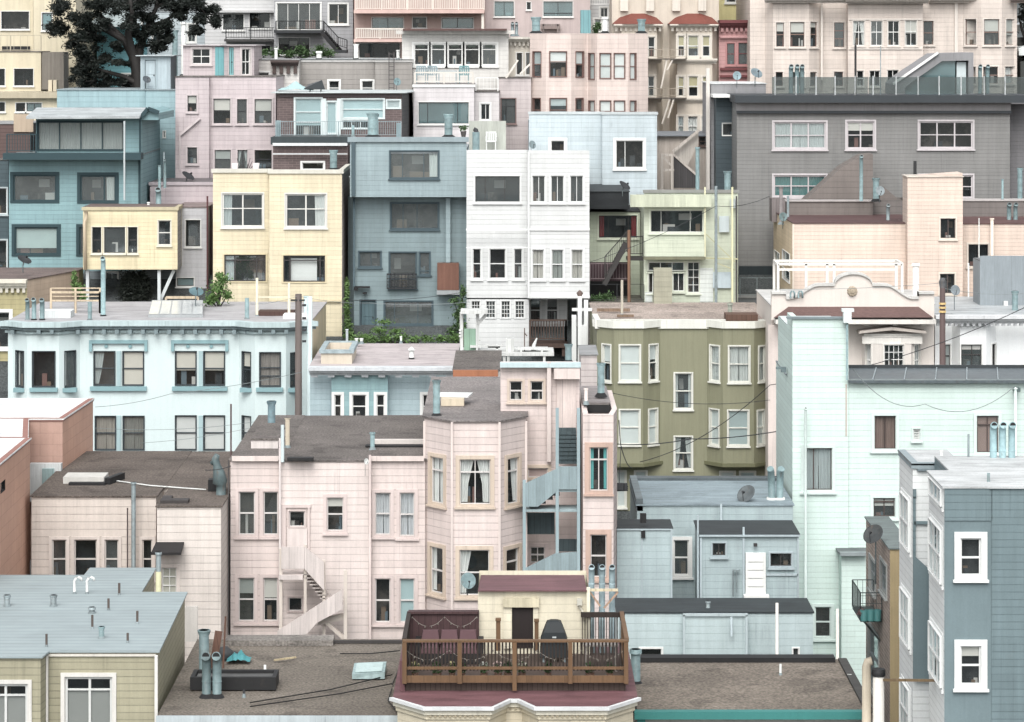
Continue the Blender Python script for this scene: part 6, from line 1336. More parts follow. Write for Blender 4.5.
dish(397, 82, 8, 161.5, 'small grey-green dish at the foot of the roof ladder', 20, 20, M((110, 140, 146), 'metal'), .6)
dish(532, 145, 8.5, 145.5, 'grey dish on the left of the white house roof', 30, 20, M((130, 150, 156), 'metal'), .6)
dish(624, 186.5, 13, 143.8, 'dark dish with a bracket at the left end of the pale green parapet', 55, 50, DARKF, .5)
dish(737, 76, 9, 153.8, 'grey-blue dish facing the viewer, left one of two above the grey parapet', 0, 20, M((130, 156, 166), 'metal'), .7)
dish(756, 74, 13, 153.6, 'wide pale dish, right one of two above the grey parapet', 25, 45, M((120, 140, 150), 'metal'), .7)
dish(783, 217, 9, 142, 'grey-green dish at the left corner of the peach house', 10, 15, M((112, 138, 140), 'metal'), .6)
dish(880, 191, 9.5, 143.6, 'grey dish against the brown roof wall of the peach house', 10, 15, M((140, 152, 158), 'metal'), .6)
dish(955, 290.5, 10.5, 130.5, 'grey dish behind the striped utility pole', 10, 20, M((126, 136, 144), 'metal'), .9)
dish(747, 495, 20, 101.8, 'large mesh-grey dish on a tripod on the blue-grey weathered roof', -35, 42, M((92, 100, 104), 'metal'), .8)
dish(874, 535.5, 22, 91.2, 'large dark dish held above the brick wall and wire balcony', -35, 42, M((66, 70, 72), 'metal'), 1.6)
dish(468, 581, 16, 94.6, 'round teal-grey dish in front of the lower bay window', 12, 20, M((128, 158, 164), 'metal'), .5)
dish(366, 461.5, 6, 96.4, 'little white dish clipped to the pink roof edge', 40, 10, PVC, .5)

# ---- utility poles and posts
WPOLE = M((112, 98, 94), 'wood', .6, .8)
t = thing('utility_pole', 'weathered brown wooden pole with a pale conduit at the mint house corner', 'utility pole', (X(298.5, 128.5), 128.5, Z(425, 128.5) - 6))
x = X(298.5, 128.5)
mb = MB(); mb.tube([(x, 128.5, Z(425, 128.5) - 6), (x, 128.5, Z(294, 128.5))], [.18, .15], 12); mb.build('pole', WPOLE, t)
mb = MB()
for yy in (305, 318, 330, 341): mb.bar((x + .18, 128.4, Z(yy, 128.5)), (x + .36, 128.4, Z(yy, 128.5)), .1)
mb.bar((x - .35, 128.4, Z(300, 128.5)), (x + .3, 128.4, Z(300, 128.5)), .08); mb.build('bracket', DARKF, t)
mb = MB(); mb.tube([(x + .5, 128.7, Z(425, 128.5) - 6), (x + .5, 128.7, Z(297, 128.5))], .12, 10); mb.build('conduit', M((206, 226, 230), 'paint'), t)
t = thing('utility_pole', 'dark pole with yellow bands in front of the white house at the right', 'utility pole', (X(942.5, 126), 126, Z(372, 126) - 6))
x = X(942.5, 126)
mb = MB(); mb.tube([(x, 126, Z(372, 126) - 6), (x, 126, Z(287, 126))], [.16, .125], 12); mb.build('pole', M((104, 82, 80), 'wood', .6, .8), t)
for yy in (303.5, 307.5, 311.5): mb = MB(); mb.tube([(x, 126, Z(yy + 1, 126)), (x, 126, Z(yy - 1, 126))], .16, 12); mb.build('band', M((206, 170, 90), 'paint'), t)
mb = MB(); mb.tube([(x, 126, Z(288, 126)), (x, 126, Z(282, 126)), (x, 126, Z(278, 126))], [.125, .17, .1], 10); mb.build('transformer_cap', M((90, 92, 96), 'metal'), t)
t = thing('utility_pole', 'cluster of white posts with a crossbar beside the white house balcony', 'utility pole', (X(580, 136), 136, Z(368, 136)))
mb = MB()
for q, a, b_, w in ((574, 315, 366, .22), (579.8, 296, 372, .2), (586, 300, 352, .2), (583.5, 325, 350, .3)): mb.bar(P3(q, b_, 136), P3(q, a, 136), w)
mb.bar(P3(572, 309.5, 136), P3(592, 309.5, 136), .14); mb.build('post', M((238, 238, 238), 'paint'), t)
mb = MB(); mb.tube([P3(579.8, 296, 136), P3(579.8, 293, 136), P3(579.8, 290, 136)], [.1, .17, .02], 8); mb.build('finial', BROWNTRIM, t)
t = thing('antenna_mast', 'thin bare rod standing on the brown roof edge below the mint house', 'antenna', (X(231, 105), 105, Z(460, 105)))
mb = MB(); mb.tube([P3(231, 470, 105), P3(231, 404, 105)], .035, 6); mb.build('rod', M((90, 66, 66), 'paint'), t)
# big rusty flues, bottom right
for (q, a, b_, w, lab, m_, cap) in ((866.5, 662, 698, 9, 'rusty cream hooked flue right of the teal gutter roof', M((214, 196, 170), 'paint', grime=1.0), 'bend'), (878.5, 676, 718, 11.5, 'thick white flue with a wide black cap at the bottom right', M((230, 224, 216), 'paint', grime=.5), 'black')):
    Y = 78.5; x = X(q, Y); r = w * Y / F / 2; t = thing('flue', lab, 'flue pipe', (x, Y, Z(b_ + 60, Y)))
    mb = MB(); z1 = Z(a, Y)
    if cap == 'bend': mb.tube([(x, Y, Z(b_ + 60, Y)), (x, Y, z1 - r), (x + r * .3, Y, z1), (x + r * 1.2, Y, z1 + r * .2)], r, 14)
    else: mb.tube([(x, Y, Z(b_ + 60, Y)), (x, Y, z1)], r, 14)
    mb.build('flue_body', m_, t); mb = MB()
    if cap == 'bend': mb.tube([(x + r * 1.2, Y, z1 + r * .2), (x + r * 1.25, Y, z1 + r * .2)], r * .85, 12)
    else: mb.tube([(x, Y, z1), (x, Y, z1 + .06), (x, Y, z1 + .09), (x, Y, z1 + .2)], [r * 1.1, r * 1.25, r * 1.2, r * 1.15], 14)
    mb.build('cap', BLACK, t)
mb = MB(); mb.bar(P3(884, 680, 78.4), P3(944, 680.5, 76), .07); o = mb.build('brace_bar', M((150, 120, 80), 'paint', grime=.9)); tag(o, 'rusty horizontal bar running from the white flue to the slate house', 'bar')

# ---- overhead cables
def cable(pts, r, label, sag=0, mat=None):
    P = []
    for (a, b) in zip(pts, pts[1:]):
        a, b = Vector(a), Vector(b)
        for k in range(12): f = k / 12; p = a.lerp(b, f); p.z -= sag * 4 * f * (1 - f); P.append(tuple(p))
    P.append(tuple(pts[-1])); mb = MB(); mb.tube(P, r * .7, 5); c = P[0]
    o = mb.build('cable', mat or DARKF, None, c); tag(o, label, 'cable', 'overhead cables'); return o
GC = M((140, 150, 152), 'paint')
cable([P3(95, 407, 125), P3(170, 394, 125), P3(302, 372, 128)], .018, 'thin grey cable rising right across the mint house between its window rows', .1, GC)
cable([P3(95, 428, 120), P3(260, 421, 120), P3(430, 415, 110)], .015, 'fine cable crossing just under the tops of the lower mint house windows', .2, GC)
cable([P3(140, 443, 121), P3(250, 428, 121)], .014, 'fine slanting cable across the lowest white mint house blinds', .1, GC)
cable([P3(612, 393, 118), P3(770, 400, 120)], .018, 'highest cable crossing the olive house, just above its middle window', .3)
cable([P3(616, 444, 112), P3(690, 439, 112), P3(790, 429, 110)], .03, 'thick cable crossing the olive house below its lower windows', .1)
cable([P3(1030, 305, 118), P3(770, 385, 122), P3(640, 462, 126)], .025, 'cable falling steeply from the right across the olive house', .5)
cable([P3(619, 420, 105), P3(621, 446, 105), P3(632, 468, 105)], .025, 'short hanging cable loop at the left of the olive house', .2)
cable([P3(621, 446, 105), P3(619, 486, 104)], .02, 'cable dropping to the meter cluster beside the pink tower')
cable([P3(852, 368, 102.6), P3(925, 404, 102.4), P3(1014, 387, 102.5)], .02, 'slack cable looping over the big mint wall under the striped metal roof', .55, GC)
cable([P3(772, 289, 126), P3(942, 283, 126)], .015, 'thin wire crossing before the mission parapet to the banded pole', .1, GC)
cable([P3(942, 288, 126), P3(1030, 293, 126)], .015, 'thin wire running right from the banded pole', .15, GC)
cable([P3(250, 304, 128), P3(298, 296, 128.4), P3(370, 303, 132), P3(470, 302, 132)], .015, 'thin wire passing the brown wooden pole toward the white house', .1, GC)
cable([P3(232, 470, 106), P3(300, 452, 110), P3(424, 447, 112)], .02, 'dark cable lying low over the brown roof of the pink house', .15)
cable([P3(348, 300, 138), P3(465, 292, 139)], .02, 'thin dark wire passing in front of the slate blue house', .15)
cable([P3(590, 262, 139), P3(716, 206, 140), P3(770, 196, 145)], .02, 'wire climbing across the front of the pale green house', .2)
cable([P3(205, 470, 96.5), P3(231, 466, 96.8)], .02, 'short wire between the teal vent and the pink house wall', .05)
mb = MB()
for i in range(3): mb.bar(P3(616, 487 + i * 1.8, 104), P3(628, 486.5 + i * 1.8, 104), .05)
for q in (617, 619.5, 622, 625.5): mb.tube([P3(q, 490, 104), P3(q, 483, 104)], .07, 8)
o = mb.build('cable_junction', DARKF, None, P3(622, 490, 104)); tag(o, 'cluster of dark insulators on a cable beside the pink tower', 'insulator')

# ---- plants
LEAF1 = M((92, 132, 48), 'leaf', gain=.8); LEAF2 = M((66, 98, 46), 'leaf', gain=.8); LEAFD = M((28, 37, 31), 'leaf', gain=.7); LEAFC = M((40, 48, 40), 'leaf', gain=.75)
BARK = M((46, 42, 40), 'shingle', gain=.8)
def leaves(mb, c, R, n, s, rnd, mi=0, shell=.35, soft=0, asp=.45):
    for _ in range(n):
        d = Vector((rnd.gauss(0, 1), rnd.gauss(0, 1), rnd.gauss(0, 1))).normalized(); f = abs(rnd.gauss(0, soft)) + .1 if soft else (shell + (1 - shell) * rnd.random() ** .6)
        p = Vector(c) + Vector((d.x * R[0], d.y * R[1], d.z * R[2])) * f
        a = Vector((rnd.gauss(0, 1), rnd.gauss(0, 1), rnd.gauss(0, .7))).normalized(); b = a.cross(Vector((rnd.gauss(0, 1), rnd.gauss(0, 1), rnd.gauss(0, 1)))).normalized()
        q = s * (.6 + .8 * rnd.random())
        mb.poly([p - a * q, p + b * q * asp, p + a * q, p - b * q * asp], mi)
def shrub(name, label, cat, clumps, mat, s, seed, base, group=None, stem=None, n=140):
    rnd = random.Random(seed); t = thing(name, label, cat, base, group)
    mb = MB()
    for (c, R) in clumps: leaves(mb, c, R, int(n * 1.5 * max(.3, R[0] * R[2] * 3)), s, rnd, 0, .2, .5, .36)
    mb.build('foliage', mat, t)
    mb = MB(); b = Vector(base)
    for (c, R) in clumps[:6]: mb.tube([tuple(b), tuple(b.lerp(Vector(c), .5) + Vector((.05, 0, .05))), tuple(c)], [.05, .035, .015], 6)
    mb.build('stem', BARK, t); return t
# big cypress, top left
def tree(label, base, trunk, limbs, clumps, seed, leafm, s=.2, group=None, nl=200):
    t = thing('cypress_tree', label, 'tree', base, group); rnd = random.Random(seed); mb = MB(); mb.tube(trunk[0], trunk[1], 10)
    for P, r in limbs: mb.tube(P, r, 8)
    for (c, R) in clumps:      # twigs
        for _ in range(5):
            q = Vector(c) + Vector((rnd.uniform(-1, 1) * R[0], rnd.uniform(-1, 1) * R[1], rnd.uniform(-1, 1) * R[2])) * .7; mb.tube([tuple(c), tuple(q)], [.05, .015], 5)
    mb.build('trunk', BARK, t); mb = MB()
    for (c, R) in clumps:
        subs = [(Vector(c) + Vector((rnd.uniform(-1, 1) * R[0], rnd.uniform(-1, 1) * R[1], rnd.uniform(-1, 1) * R[2])) * .75, rnd.uniform(.4, .75)) for _ in range(7)]
        for p, k in subs: leaves(mb, p, (R[0] * k, R[1] * k, R[2] * k * .8), nl // 7, s, rnd, 0, .1, .62, .26)
    mb.build('crown', leafm, t); return t
YT = 166.0
T3 = lambda px, py, dy=0: P3(px, py, YT + dy)
tk = [T3(139, 130), T3(138.5, 88), T3(137, 70), T3(133, 55), T3(124, 40), T3(112, 28)]
limbs = [([T3(137, 70), T3(140, 48, .5), T3(147, 28, 1), T3(156, 8, 1), T3(160, -20, 1)], [.3, .24, .18, .12, .06]), ([T3(133, 55), T3(128, 34, -1), T3(132, 12, -1.4), T3(128, -20, -1.4)], [.26, .2, .14, .06]),
         ([T3(124, 40), T3(106, 30, -.8), T3(84, 22, -1), T3(64, 18, -1.2)], [.2, .15, .1, .05]), ([T3(147, 28, 1), T3(166, 20, 1.5), T3(186, 8, 1.8)], [.15, .1, .05]), ([T3(145, 46, 1), T3(156, 44, 1), T3(162, 52, 1)], [.1, .07, .04]),
         ([T3(138.5, 84), T3(122, 76, -.6), T3(100, 70, -1), T3(86, 62, -1)], [.2, .14, .1, .05]), ([T3(112, 28), T3(98, 12, -.5), T3(90, -15, -.5)], [.16, .1, .05]), ([T3(156, 8, 1), T3(180, -8, 1.5), T3(202, 10, 1.5), T3(214, 26, 1.5)], [.1, .1, .06, .03])]
s_ = YT / F
cl = []
for (px, py, rx, rz, dy) in ((62, 8, 13, 9, -1), (58, 26, 9, 9, -1), (78, 18, 12, 10, -1.2), (94, 8, 14, 10, -.8), (112, 6, 12, 9, .6), (132, 4, 16, 8, -1), (150, -2, 14, 9, 1), (168, 4, 13, 8, 1.5), (188, 2, 13, 8, 1.6), (206, 4, 12, 9, 1.6), (214, 22, 7, 7, 1.6), (204, 18, 8, 6, 1.4),
                             (90, 34, 12, 8, -1), (104, 24, 9, 7, -1), (75, 42, 9, 8, -1), (84, 52, 13, 8, -1), (88, 66, 13, 10, -1), (96, 80, 16, 9, -.9), (78, 74, 7, 10, -1), (112, 84, 13, 6, -.6), (104, 60, 8, 6, -.4), (122, 62, 7, 4, -.4), (130, 84, 7, 5, .3), (140, 40, 12, 10, .8), (152, 34, 9, 9, 1), (160, 46, 8, 7, 1.2), (168, 26, 7, 8, 1.2), (128, 22, 11, 8, -1.2), (116, 46, 6, 5, -.4), (148, 16, 10, 6, .8), (178, 14, 8, 6, 1.5), (196, 30, 7, 5, 1.4), (166, 38, 6, 5, 1.2), (85, -12, 40, 12, 0), (165, -14, 45, 10, 1)):
    cl.append((T3(px, py, dy), (rx * s_, 1.0, rz * s_)))
tree('large near-black cypress with a bent trunk at the top left', T3(139, 130), (tk, [.5, .42, .36, .3, .22, .16]), limbs, cl, 3, LEAFD, .12, None, 2200)
# dark tree at far right edge
e = lambda px, py, dy=0: P3(px, py, 172 + dy)
tree('dark tree at the top right edge beside the cream block', e(1030, 110), ([e(1030, 130), e(1029, 60), e(1027, 0)], [.3, .2, .1]), [([e(1029, 50), e(1022, 30), e(1019, 18)], [.12, .08, .04])], [(e(q, w), (8 * s_, .9, 8 * s_)) for q, w in ((1022, 2), (1024, 14), (1030, 22), (1036, 6), (1026, -10), (1034, 34), (1030, 62), (1024, 70), (1036, 50))], 5, LEAFD, .17, None, 260)
# parked car glimpsed there
def car(label, px, py, Y, col, L=4.3):
    x0, z0 = X(px, Y), Z(py, Y); t = thing('parked_car', label, 'car', (x0 + L / 2, Y, z0)); mb = MB()
    prof = [(0, .35), (0, .75), (.25, .9), (.95, .98), (1.55, 1.42), (3.1, 1.46), (3.8, 1.0), (L, .9), (L, .35)]
    mb.slab([(x0 + a, z0 + b) for a, b in prof], Y - .85, Y + .85); mb.build('body', M(col, 'paint', rough=.3), t)
    mb = MB(); mb.slab([(x0 + a, z0 + b) for a, b in ((1.12, 1.02), (1.6, 1.38), (3.05, 1.41), (3.6, 1.02))], Y - .87, Y + .87); mb.build('window', M((40, 50, 56), 'paint', rough=.1), t)
    for a in (.85, L - .9):
        for yy in (Y - .8, Y + .8):
            mb = MB(); mb.tube([(x0 + a, yy - .1, z0 + .33), (x0 + a, yy + .1, z0 + .33)], .33, 16); w = mb.build('wheel', BLACK, t); mb = MB(); mb.tube([(x0 + a, yy - .112, z0 + .33), (x0 + a, yy - .103, z0 + .33)], .2, 12); mb.build('rim', GALV, w)
    for yy in (Y - .6, Y + .6): mb = MB(); mb.box(x0 - .03, x0 + .1, yy - .14, yy + .14, z0 + .62, z0 + .76); mb.build('headlight', WHITE, t)
car('pale silver parked car nose showing at the right edge beside the cream block', 1016.5, 37, 173.5, (196, 206, 210)); car('white parked car nose lower down at the right edge', 1016.5, 61, 170.8, (236, 240, 240))
o = MB(); o.box(X(1014, 172), X(1100, 172), 172.4, 175, Z(60, 173.5) - 3, Z(37.3, 173.5)); tag(o.build('street_terrace', M((70, 72, 70), 'stuc')), 'retaining wall', None, None, 'structure')
o = MB(); o.box(X(1014, 172), X(1100, 172), 169.8, 172.38, Z(61, 170.8) - 8, Z(61.3, 170.8)); tag(o.build('street_terrace', M((70, 72, 70), 'stuc')), 'retaining wall', None, None, 'structure')
# shrubs
def SH(name, label, cat, Y, cl, mat, s, seed, base, n=140, group=None):
    k = Y / F
    return shrub(name, label, cat, [(P3(a, b, Y + (d[0] if d else 0)), (rx * k, max(.25, rx * k * .7), rz * k)) for a, b, rx, rz, *d in cl], mat, s, seed, P3(base[0], base[1], Y), group, None, n)
SH('cypress_shrub', 'dark clipped evergreen under the yellow boxed floor', 'shrub', 147.2, [(128, 296, 9, 12), (142, 296, 10, 12), (135, 284, 12, 12), (124, 284, 6, 10), (146, 286, 6, 11), (135, 300, 14, 8), (130, 276, 7, 6), (142, 276, 6, 6)], LEAFC, .09, 11, (136, 308), 900)
SH('potted_shrub', 'bright green bushy shrub left of the tall yellow house', 'shrub', 138.5, [(218, 289, 11, 8), (214, 298, 9, 6), (222, 280, 7, 7), (210, 302, 6, 4), (227, 295, 6, 7), (219, 276, 4, 4)], LEAF1, .09, 12, (218, 310), 700)
SH('shrub', 'small upright green plant on the mint roof behind the timber frame', 'shrub', 141.2, [(75, 285, 4, 9), (79, 289, 5, 7), (74, 277, 2.5, 6), (83, 297, 5, 5)], LEAF1, .08, 13, (77, 305), 700)
SH('ivy_strip', 'tall strip of ivy in the gap between the yellow and slate blue houses', 'ivy', 143.2, [(347, 290, 2.6, 12), (347, 310, 3, 14), (348, 328, 5, 14), (350, 338, 7, 9)], LEAF1, .08, 14, (348, 345), 1100)
SH('ivy_hedge', 'bright green ivy hedge along the foot of the slate blue house', 'hedge', 141.8, [(q, w, 11, r) for q, w, r in ((358, 341, 6), (372, 340, 6), (386, 338, 7), (400, 338, 6), (414, 339, 5), (428, 339, 5), (442, 339, 5), (455, 338, 6), (380, 330, 5), (384, 322, 3.5), (365, 337, 5), (396, 331, 3), (468, 341, 5))], LEAF1, .08, 15, (410, 345), 420)
SH('climbing_shrub', 'dark green climber at the corner between the slate blue and white houses', 'shrub', 142.4, [(460, 326, 8, 9), (458, 315, 6, 8), (462, 306, 5, 7), (455, 301, 5, 4), (463, 292, 3, 8), (452, 332, 6, 6)], LEAF2, .08, 16, (460, 345), 700)
SH('balcony_plants', 'green planting under the black balcony of the grey house', 'shrub', 173, [(q, 53, 9, 5) for q in (262, 276, 290, 304, 318, 328)] + [(300, 48, 6, 4), (320, 49, 7, 5)], LEAF2, .1, 17, (295, 60), 420)
SH('potted_shrub', 'round green bush on the pale green house landing', 'shrub', 143.2, [(600, 298, 9, 4), (607, 297, 8, 5), (594, 299, 5, 4)], LEAF2, .07, 18, (602, 303), 900)
SH('shrub', 'dark roof-terrace bush between the teal hatch and a white pipe, above the pink bay house', 'shrub', 167, [(598, 26, 4.5, 5), (596, 30, 4, 4)], LEAF2, .08, 19, (597, 36), 900)
# potted plants on the bottom deck
yk = 77.0
def pot(px, py, w, label, flower=None, seed=0):
    x, Y = X(px, yk), yk + .1; r = w * yk / F / 2; z = zf; t = thing('potted_plant', label, 'potted plant', (x, Y, z), 'flower pots along the timber deck railing'); rnd = random.Random(seed)
    mb = MB(); mb.tube([(x, Y, z + .003), (x, Y, z + .22)], [r * .55, r * .8], 12); mb.build('pot', M((120, 84, 66), 'stuc'), t); mb = MB(); leaves(mb, (x, Y, z + .36), (r, r * .7, .17), 160, .045, rnd, 0, .2); mb.build('foliage', LEAF2, t)
    if flower: mb = MB(); leaves(mb, (x, Y, z + .44), (r * .9, r * .6, .1), 60, .045, rnd, 0, .5); mb.build('flowers', M(flower, 'cloth'), t)
for (q, w, lab, fl, sd) in ((415, 9, 'deck pot with cream yellow flowers at the left end of the timber rail', (236, 220, 150), 1), (437, 12, 'leafy green deck pot without flowers, second from the left end', None, 2), (452, 8, 'deck pot with pale yellow flowers left of the second rail post', (230, 214, 140), 3), (484, 10, 'deck pot with white flowers, one of two left of the middle rail post', (236, 236, 226), 4), (498, 10, 'deck pot with pink-white flowers beside the middle rail post', (232, 196, 190), 5), (522, 10, 'deck pot with cream flowers in front of the dark doorway', (236, 228, 206), 6)): pot(q, 660, w, lab, fl, sd)
for (y_, lab, hh, ya) in ((yk - .34, 'string of pale bulbs drooping along the front timber rail of the deck', .95, 0), (80.1, 'string of pale bulbs hung on the maroon screen behind the sofa', 1.15, 1)):
    a, b = (X(406, yk), X(624, yk)) if not ya else (X(412, 80.1), X(477, 80.1)); n = 5 if not ya else 2; t = thing('string_lights', lab, 'string lights', (a, y_, zf + hh), None); P = []
    for i in range(n):
        for k in range(10): f = k / 10; P.append((a + (b - a) * (i + f) / n, y_, zf + hh - .28 * 4 * f * (1 - f)))
    P.append((b, y_, zf + hh)); mb = MB(); mb.tube(P, .006, 5); mb.build('cord', M((170, 160, 150), 'paint'), t); mb = MB()
    for q in P[::2]: mb.tube([q, (q[0], q[1], q[2] - .03), (q[0], q[1], q[2] - .06)], [.008, .018, .005], 6)
    mb.build('bulbs', M((150, 142, 130), 'paint'), t)
for (q, r_, lab, sd) in ((462, 7, 'dark leafy bush in a pot just right of the second rail post of the deck', 31), (508, 8, 'dark leafy bush in a pot just left of the middle rail post of the deck', 32), (548, 7, 'dark leafy pot in front of the covered grill', 33), (590, 9, 'wide dark planter under the grey deck table', 34), (610, 7, 'small dark pot at the right end of the deck', 35)): pot(q, 660, r_ * 1.3, lab, None, sd)
# sofa, grill, table on the deck
t = thing('outdoor_sofa', 'wide maroon cushioned outdoor sofa behind the timber railing', 'sofa', (X(447, 79.4), 79.4, zf)); MS = M((104, 72, 78), 'cloth', rough=.9); a, b = X(416, 79.4), X(482, 79.4)
mb = MB(); mb.box(a, b, 79.1, 79.95, zf + .02, zf + .3); mb.box(a - .02, a + .12, 79.08, 79.97, zf + .303, zf + .62); mb.box(b - .12, b + .04, 79.08, 79.97, zf + .303, zf + .62); mb.build('frame', M((50, 46, 48), 'wood'), t)
for i in range(3):
    w = (b - a - .3) / 3; x = a + .14 + i * (w + .01)
    mb = MB(); mb.hexa([(x, 79.1, zf + .31), (x + w, 79.1, zf + .31), (x + w, 79.7, zf + .31), (x, 79.7, zf + .31), (x + .03, 79.12, zf + .46), (x + w - .03, 79.12, zf + .46), (x + w - .03, 79.68, zf + .46), (x + .03, 79.68, zf + .46)]); mb.build('seat_cushion', MS, t)
    mb = MB(); mb.hexa([(x, 79.66, zf + .47), (x + w, 79.66, zf + .47), (x + w, 79.88, zf + .47), (x, 79.88, zf + .47), (x + .05, 79.76, zf + .82), (x + w - .05, 79.76, zf + .82), (x + w - .03, 79.92, zf + .82), (x + .03, 79.92, zf + .82)]); mb.build('back_cushion', MS, t)
t = thing('barbecue_grill', 'barbecue grill under a black cover right of the doorway', 'grill', (X(554, 79.6), 79.6, zf)); x = X(554, 79.6); BC = M((40, 46, 50), 'cloth', rough=.6)
mb = MB(); w = .38
for (z0, w0, d0, z1_, w1, d1) in ((.15, .40, .3, .62, .38, .28), (.62, .38, .28, .85, .30, .26), (.85, .30, .26, 1.12, .20, .16), (1.12, .20, .16, 1.16, .08, .1)):
    mb.hexa([(x - w0, 79.6 - d0, zf + z0), (x + w0, 79.6 - d0, zf + z0), (x + w0, 79.6 + d0, zf + z0), (x - w0, 79.6 + d0, zf + z0), (x - w1, 79.6 - d1, zf + z1_), (x + w1, 79.6 - d1, zf + z1_), (x + w1, 79.6 + d1, zf + z1_), (x - w1, 79.6 + d1, zf + z1_)])
mb.build('cover', BC, t); mb = MB()
for dx in (-.3, .3):
    for dy in (-.2, .2): mb.bar((x + dx, 79.6 + dy, zf), (x + dx, 79.6 + dy, zf + .15), .05)
mb.build('leg', GALV, t); mb = MB(); mb.box(x - .05, x + .06, 79.31, 79.33, zf + .7, zf + .74); mb.build('badge', M((200, 205, 208), 'paint'), t)
t = thing('outdoor_table', 'weathered grey table at the right end of the timber deck', 'table', (X(600, 78.6), 78.6, zf)); TG = M((150, 140, 134), 'wood', .14, .7); a, b = X(583, 78.6), X(618, 78.6)
mb = MB(); mb.box(a, b, 78.2, 79.0, zf + .70, zf + .75); mb.build('tabletop', TG, t)
for xx in (a + .06, b - .06):
    for yy in (78.26, 78.94): mb = MB(); mb.bar((xx, yy, zf), (xx, yy, zf + .698), .06); mb.build('leg', TG, t)
def chair(px, Y, z, label, col, k=1.0, group=None, face=0):
    x = X(px, Y); t = thing('garden_chair', label, 'chair', (x, Y, z), group); m_ = M(col, 'paint', rough=.5); w = .24 * k
    mb = MB(); mb.box(x - w, x + w, Y - w, Y + w, z + .4 * k, z + .44 * k); mb.build('seat', m_, t)
    mb = MB(); yb = Y + w if face == 0 else Y - w
    for q in range(5): mb.box(x - w + q * w * .45, x - w + q * w * .45 + w * .3, yb - .03, yb + .01, z + .443 * k, z + .8 * k)
    mb.box(x - w, x + w, yb - .035, yb + .015, z + .803 * k, z + .88 * k); mb.build('backrest', m_, t)
    mb = MB(); 
    for q in (-1, 1): mb.box(x + q * w - .03, x + q * w + .03, Y - w, Y + w, z + .6 * k, z + .64 * k); mb.bar((x + q * w, Y - w + .03, z + .44 * k), (x + q * w, Y - w + .03, z + .6 * k), .04)
    mb.build('armrest', m_, t)
    for q in (-1, 1):
        for r in (-1, 1): mb = MB(); mb.bar((x + q * w * .9, Y + r * w * .9, z), (x + q * w * .9, Y + r * w * .9, z + .398 * k), .04); mb.build('leg', m_, t)
chair(491, 147.2, Z(150.6, 146.5), 'white plastic chair on the white house roof', (240, 240, 240), 1.1)
for q, lab in ((421, 'grey-blue deck chair at the left on the white house roof deck'), (432, 'grey-blue deck chair, second from the left on the white house roof deck'), (464, 'teal deck chair at the right of the white house roof deck')): chair(q, 160.2, Z(85, 158) + .06, lab, (150, 170, 178) if q < 460 else (110, 160, 166), 1.15, 'chairs on the white house roof deck')
t = thing('deck_table', 'pale blue table on the white house roof deck', 'table', (X(448, 160), 160, Z(85, 158) + .06)); z = Z(85, 158) + .06; TB = M((170, 186, 194), 'paint'); a, b = X(438, 160), X(457, 160); mb = MB(); mb.box(a, b, 159.6, 160.4, z + .68, z + .73); mb.build('tabletop', TB, t)
for xx in (a + .05, b - .05):
    for yy in (159.66, 160.34): mb = MB(); mb.bar((xx, yy, z), (xx, yy, z + .678), .05); mb.build('leg', TB, t)
# grey-green screen wall and pot on the white house roof
o = MB(); o.box(X(469, 147.8), X(506, 147.8), 147.8, 148, Z(150, 147.8), Z(121, 147.8)); tag(o.build('screen_wall', M((186, 188, 178), 'panel', .5, .85)), 'plain grey-green screen wall standing on the white house roof', 'screen')
t = thing('potted_plant', 'dark plant in a pot on the slate blue house roof edge', 'potted plant', P3(463.5, 137, 146.6)); c = P3(463.5, 137, 146.6); mb = MB(); mb.tube([c, (c[0], c[1], c[2] + .3)], [.11, .17], 10); mb.build('pot', M((70, 64, 62), 'stuc'), t); mb = MB(); leaves(mb, (c[0], c[1], c[2] + .48), (.25, .2, .2), 90, .07, random.Random(4), 0, .1); mb.build('foliage', LEAF2, t)
t = thing('water_heater', 'pale teal cylinder with a dark top in front of the grey-green screen', 'tank', P3(476, 150, 145)); c = P3(476, 150, 145); mb = MB(); mb.tube([c, (c[0], c[1], c[2] + .93)], .19, 14); mb.build('tank', TEALPIPE, t); mb = MB(); mb.tube([(c[0], c[1], c[2] + .93), (c[0], c[1], c[2] + 1.03), (c[0] - .12, c[1], c[2] + 1.1)], [.15, .12, .1], 10); mb.build('cap', DARKF, t)
# roof junk on the brick house
t = thing('tarpaulin', 'pale teal tarpaulin heap on the brick house roof', 'tarpaulin', P3(296, 91.5, 156.5)); c = P3(296, 91, 156.5); rnd = random.Random(9); mb = MB(); n = 10; g = [[(c[0] - 1 + 2.0 * i / n, c[1] - .5 + j * .25, c[2] + .03 + max(0, .5 - abs(i - 5) * .09) * (1 - abs(j - 2) * .4) * rnd.uniform(.7, 1.2)) for i in range(n + 1)] for j in range(5)]
for r0, r1 in zip(g, g[1:]):
    for i in range(n): mb.poly([r0[i], r0[i + 1], r1[i + 1], r1[i]], 0, True)
mb.build('sheet', M((160, 196, 200), 'cloth'), t)
t = thing('solar_panel', 'dark tilted panel lying on the brick house roof', 'panel', P3(315, 91.5, 156.5)); mb = MB(); mb.hexa([P3(304, 89, 156), P3(325, 89.5, 156), P3(322, 80.5, 157), P3(308, 85, 157), P3(304, 88.5, 156), P3(325, 89, 156), P3(322, 80, 157), P3(308, 84.5, 157)]); mb.build('panel', M((50, 56, 58), 'paint', rough=.3), t); mb = MB(); mb.bar(P3(310, 91.5, 156.8), P3(311, 85, 156.8), .06); mb.bar(P3(321, 91.5, 156.8), P3(321, 82, 156.8), .06); mb.build('leg', DARKF, t)
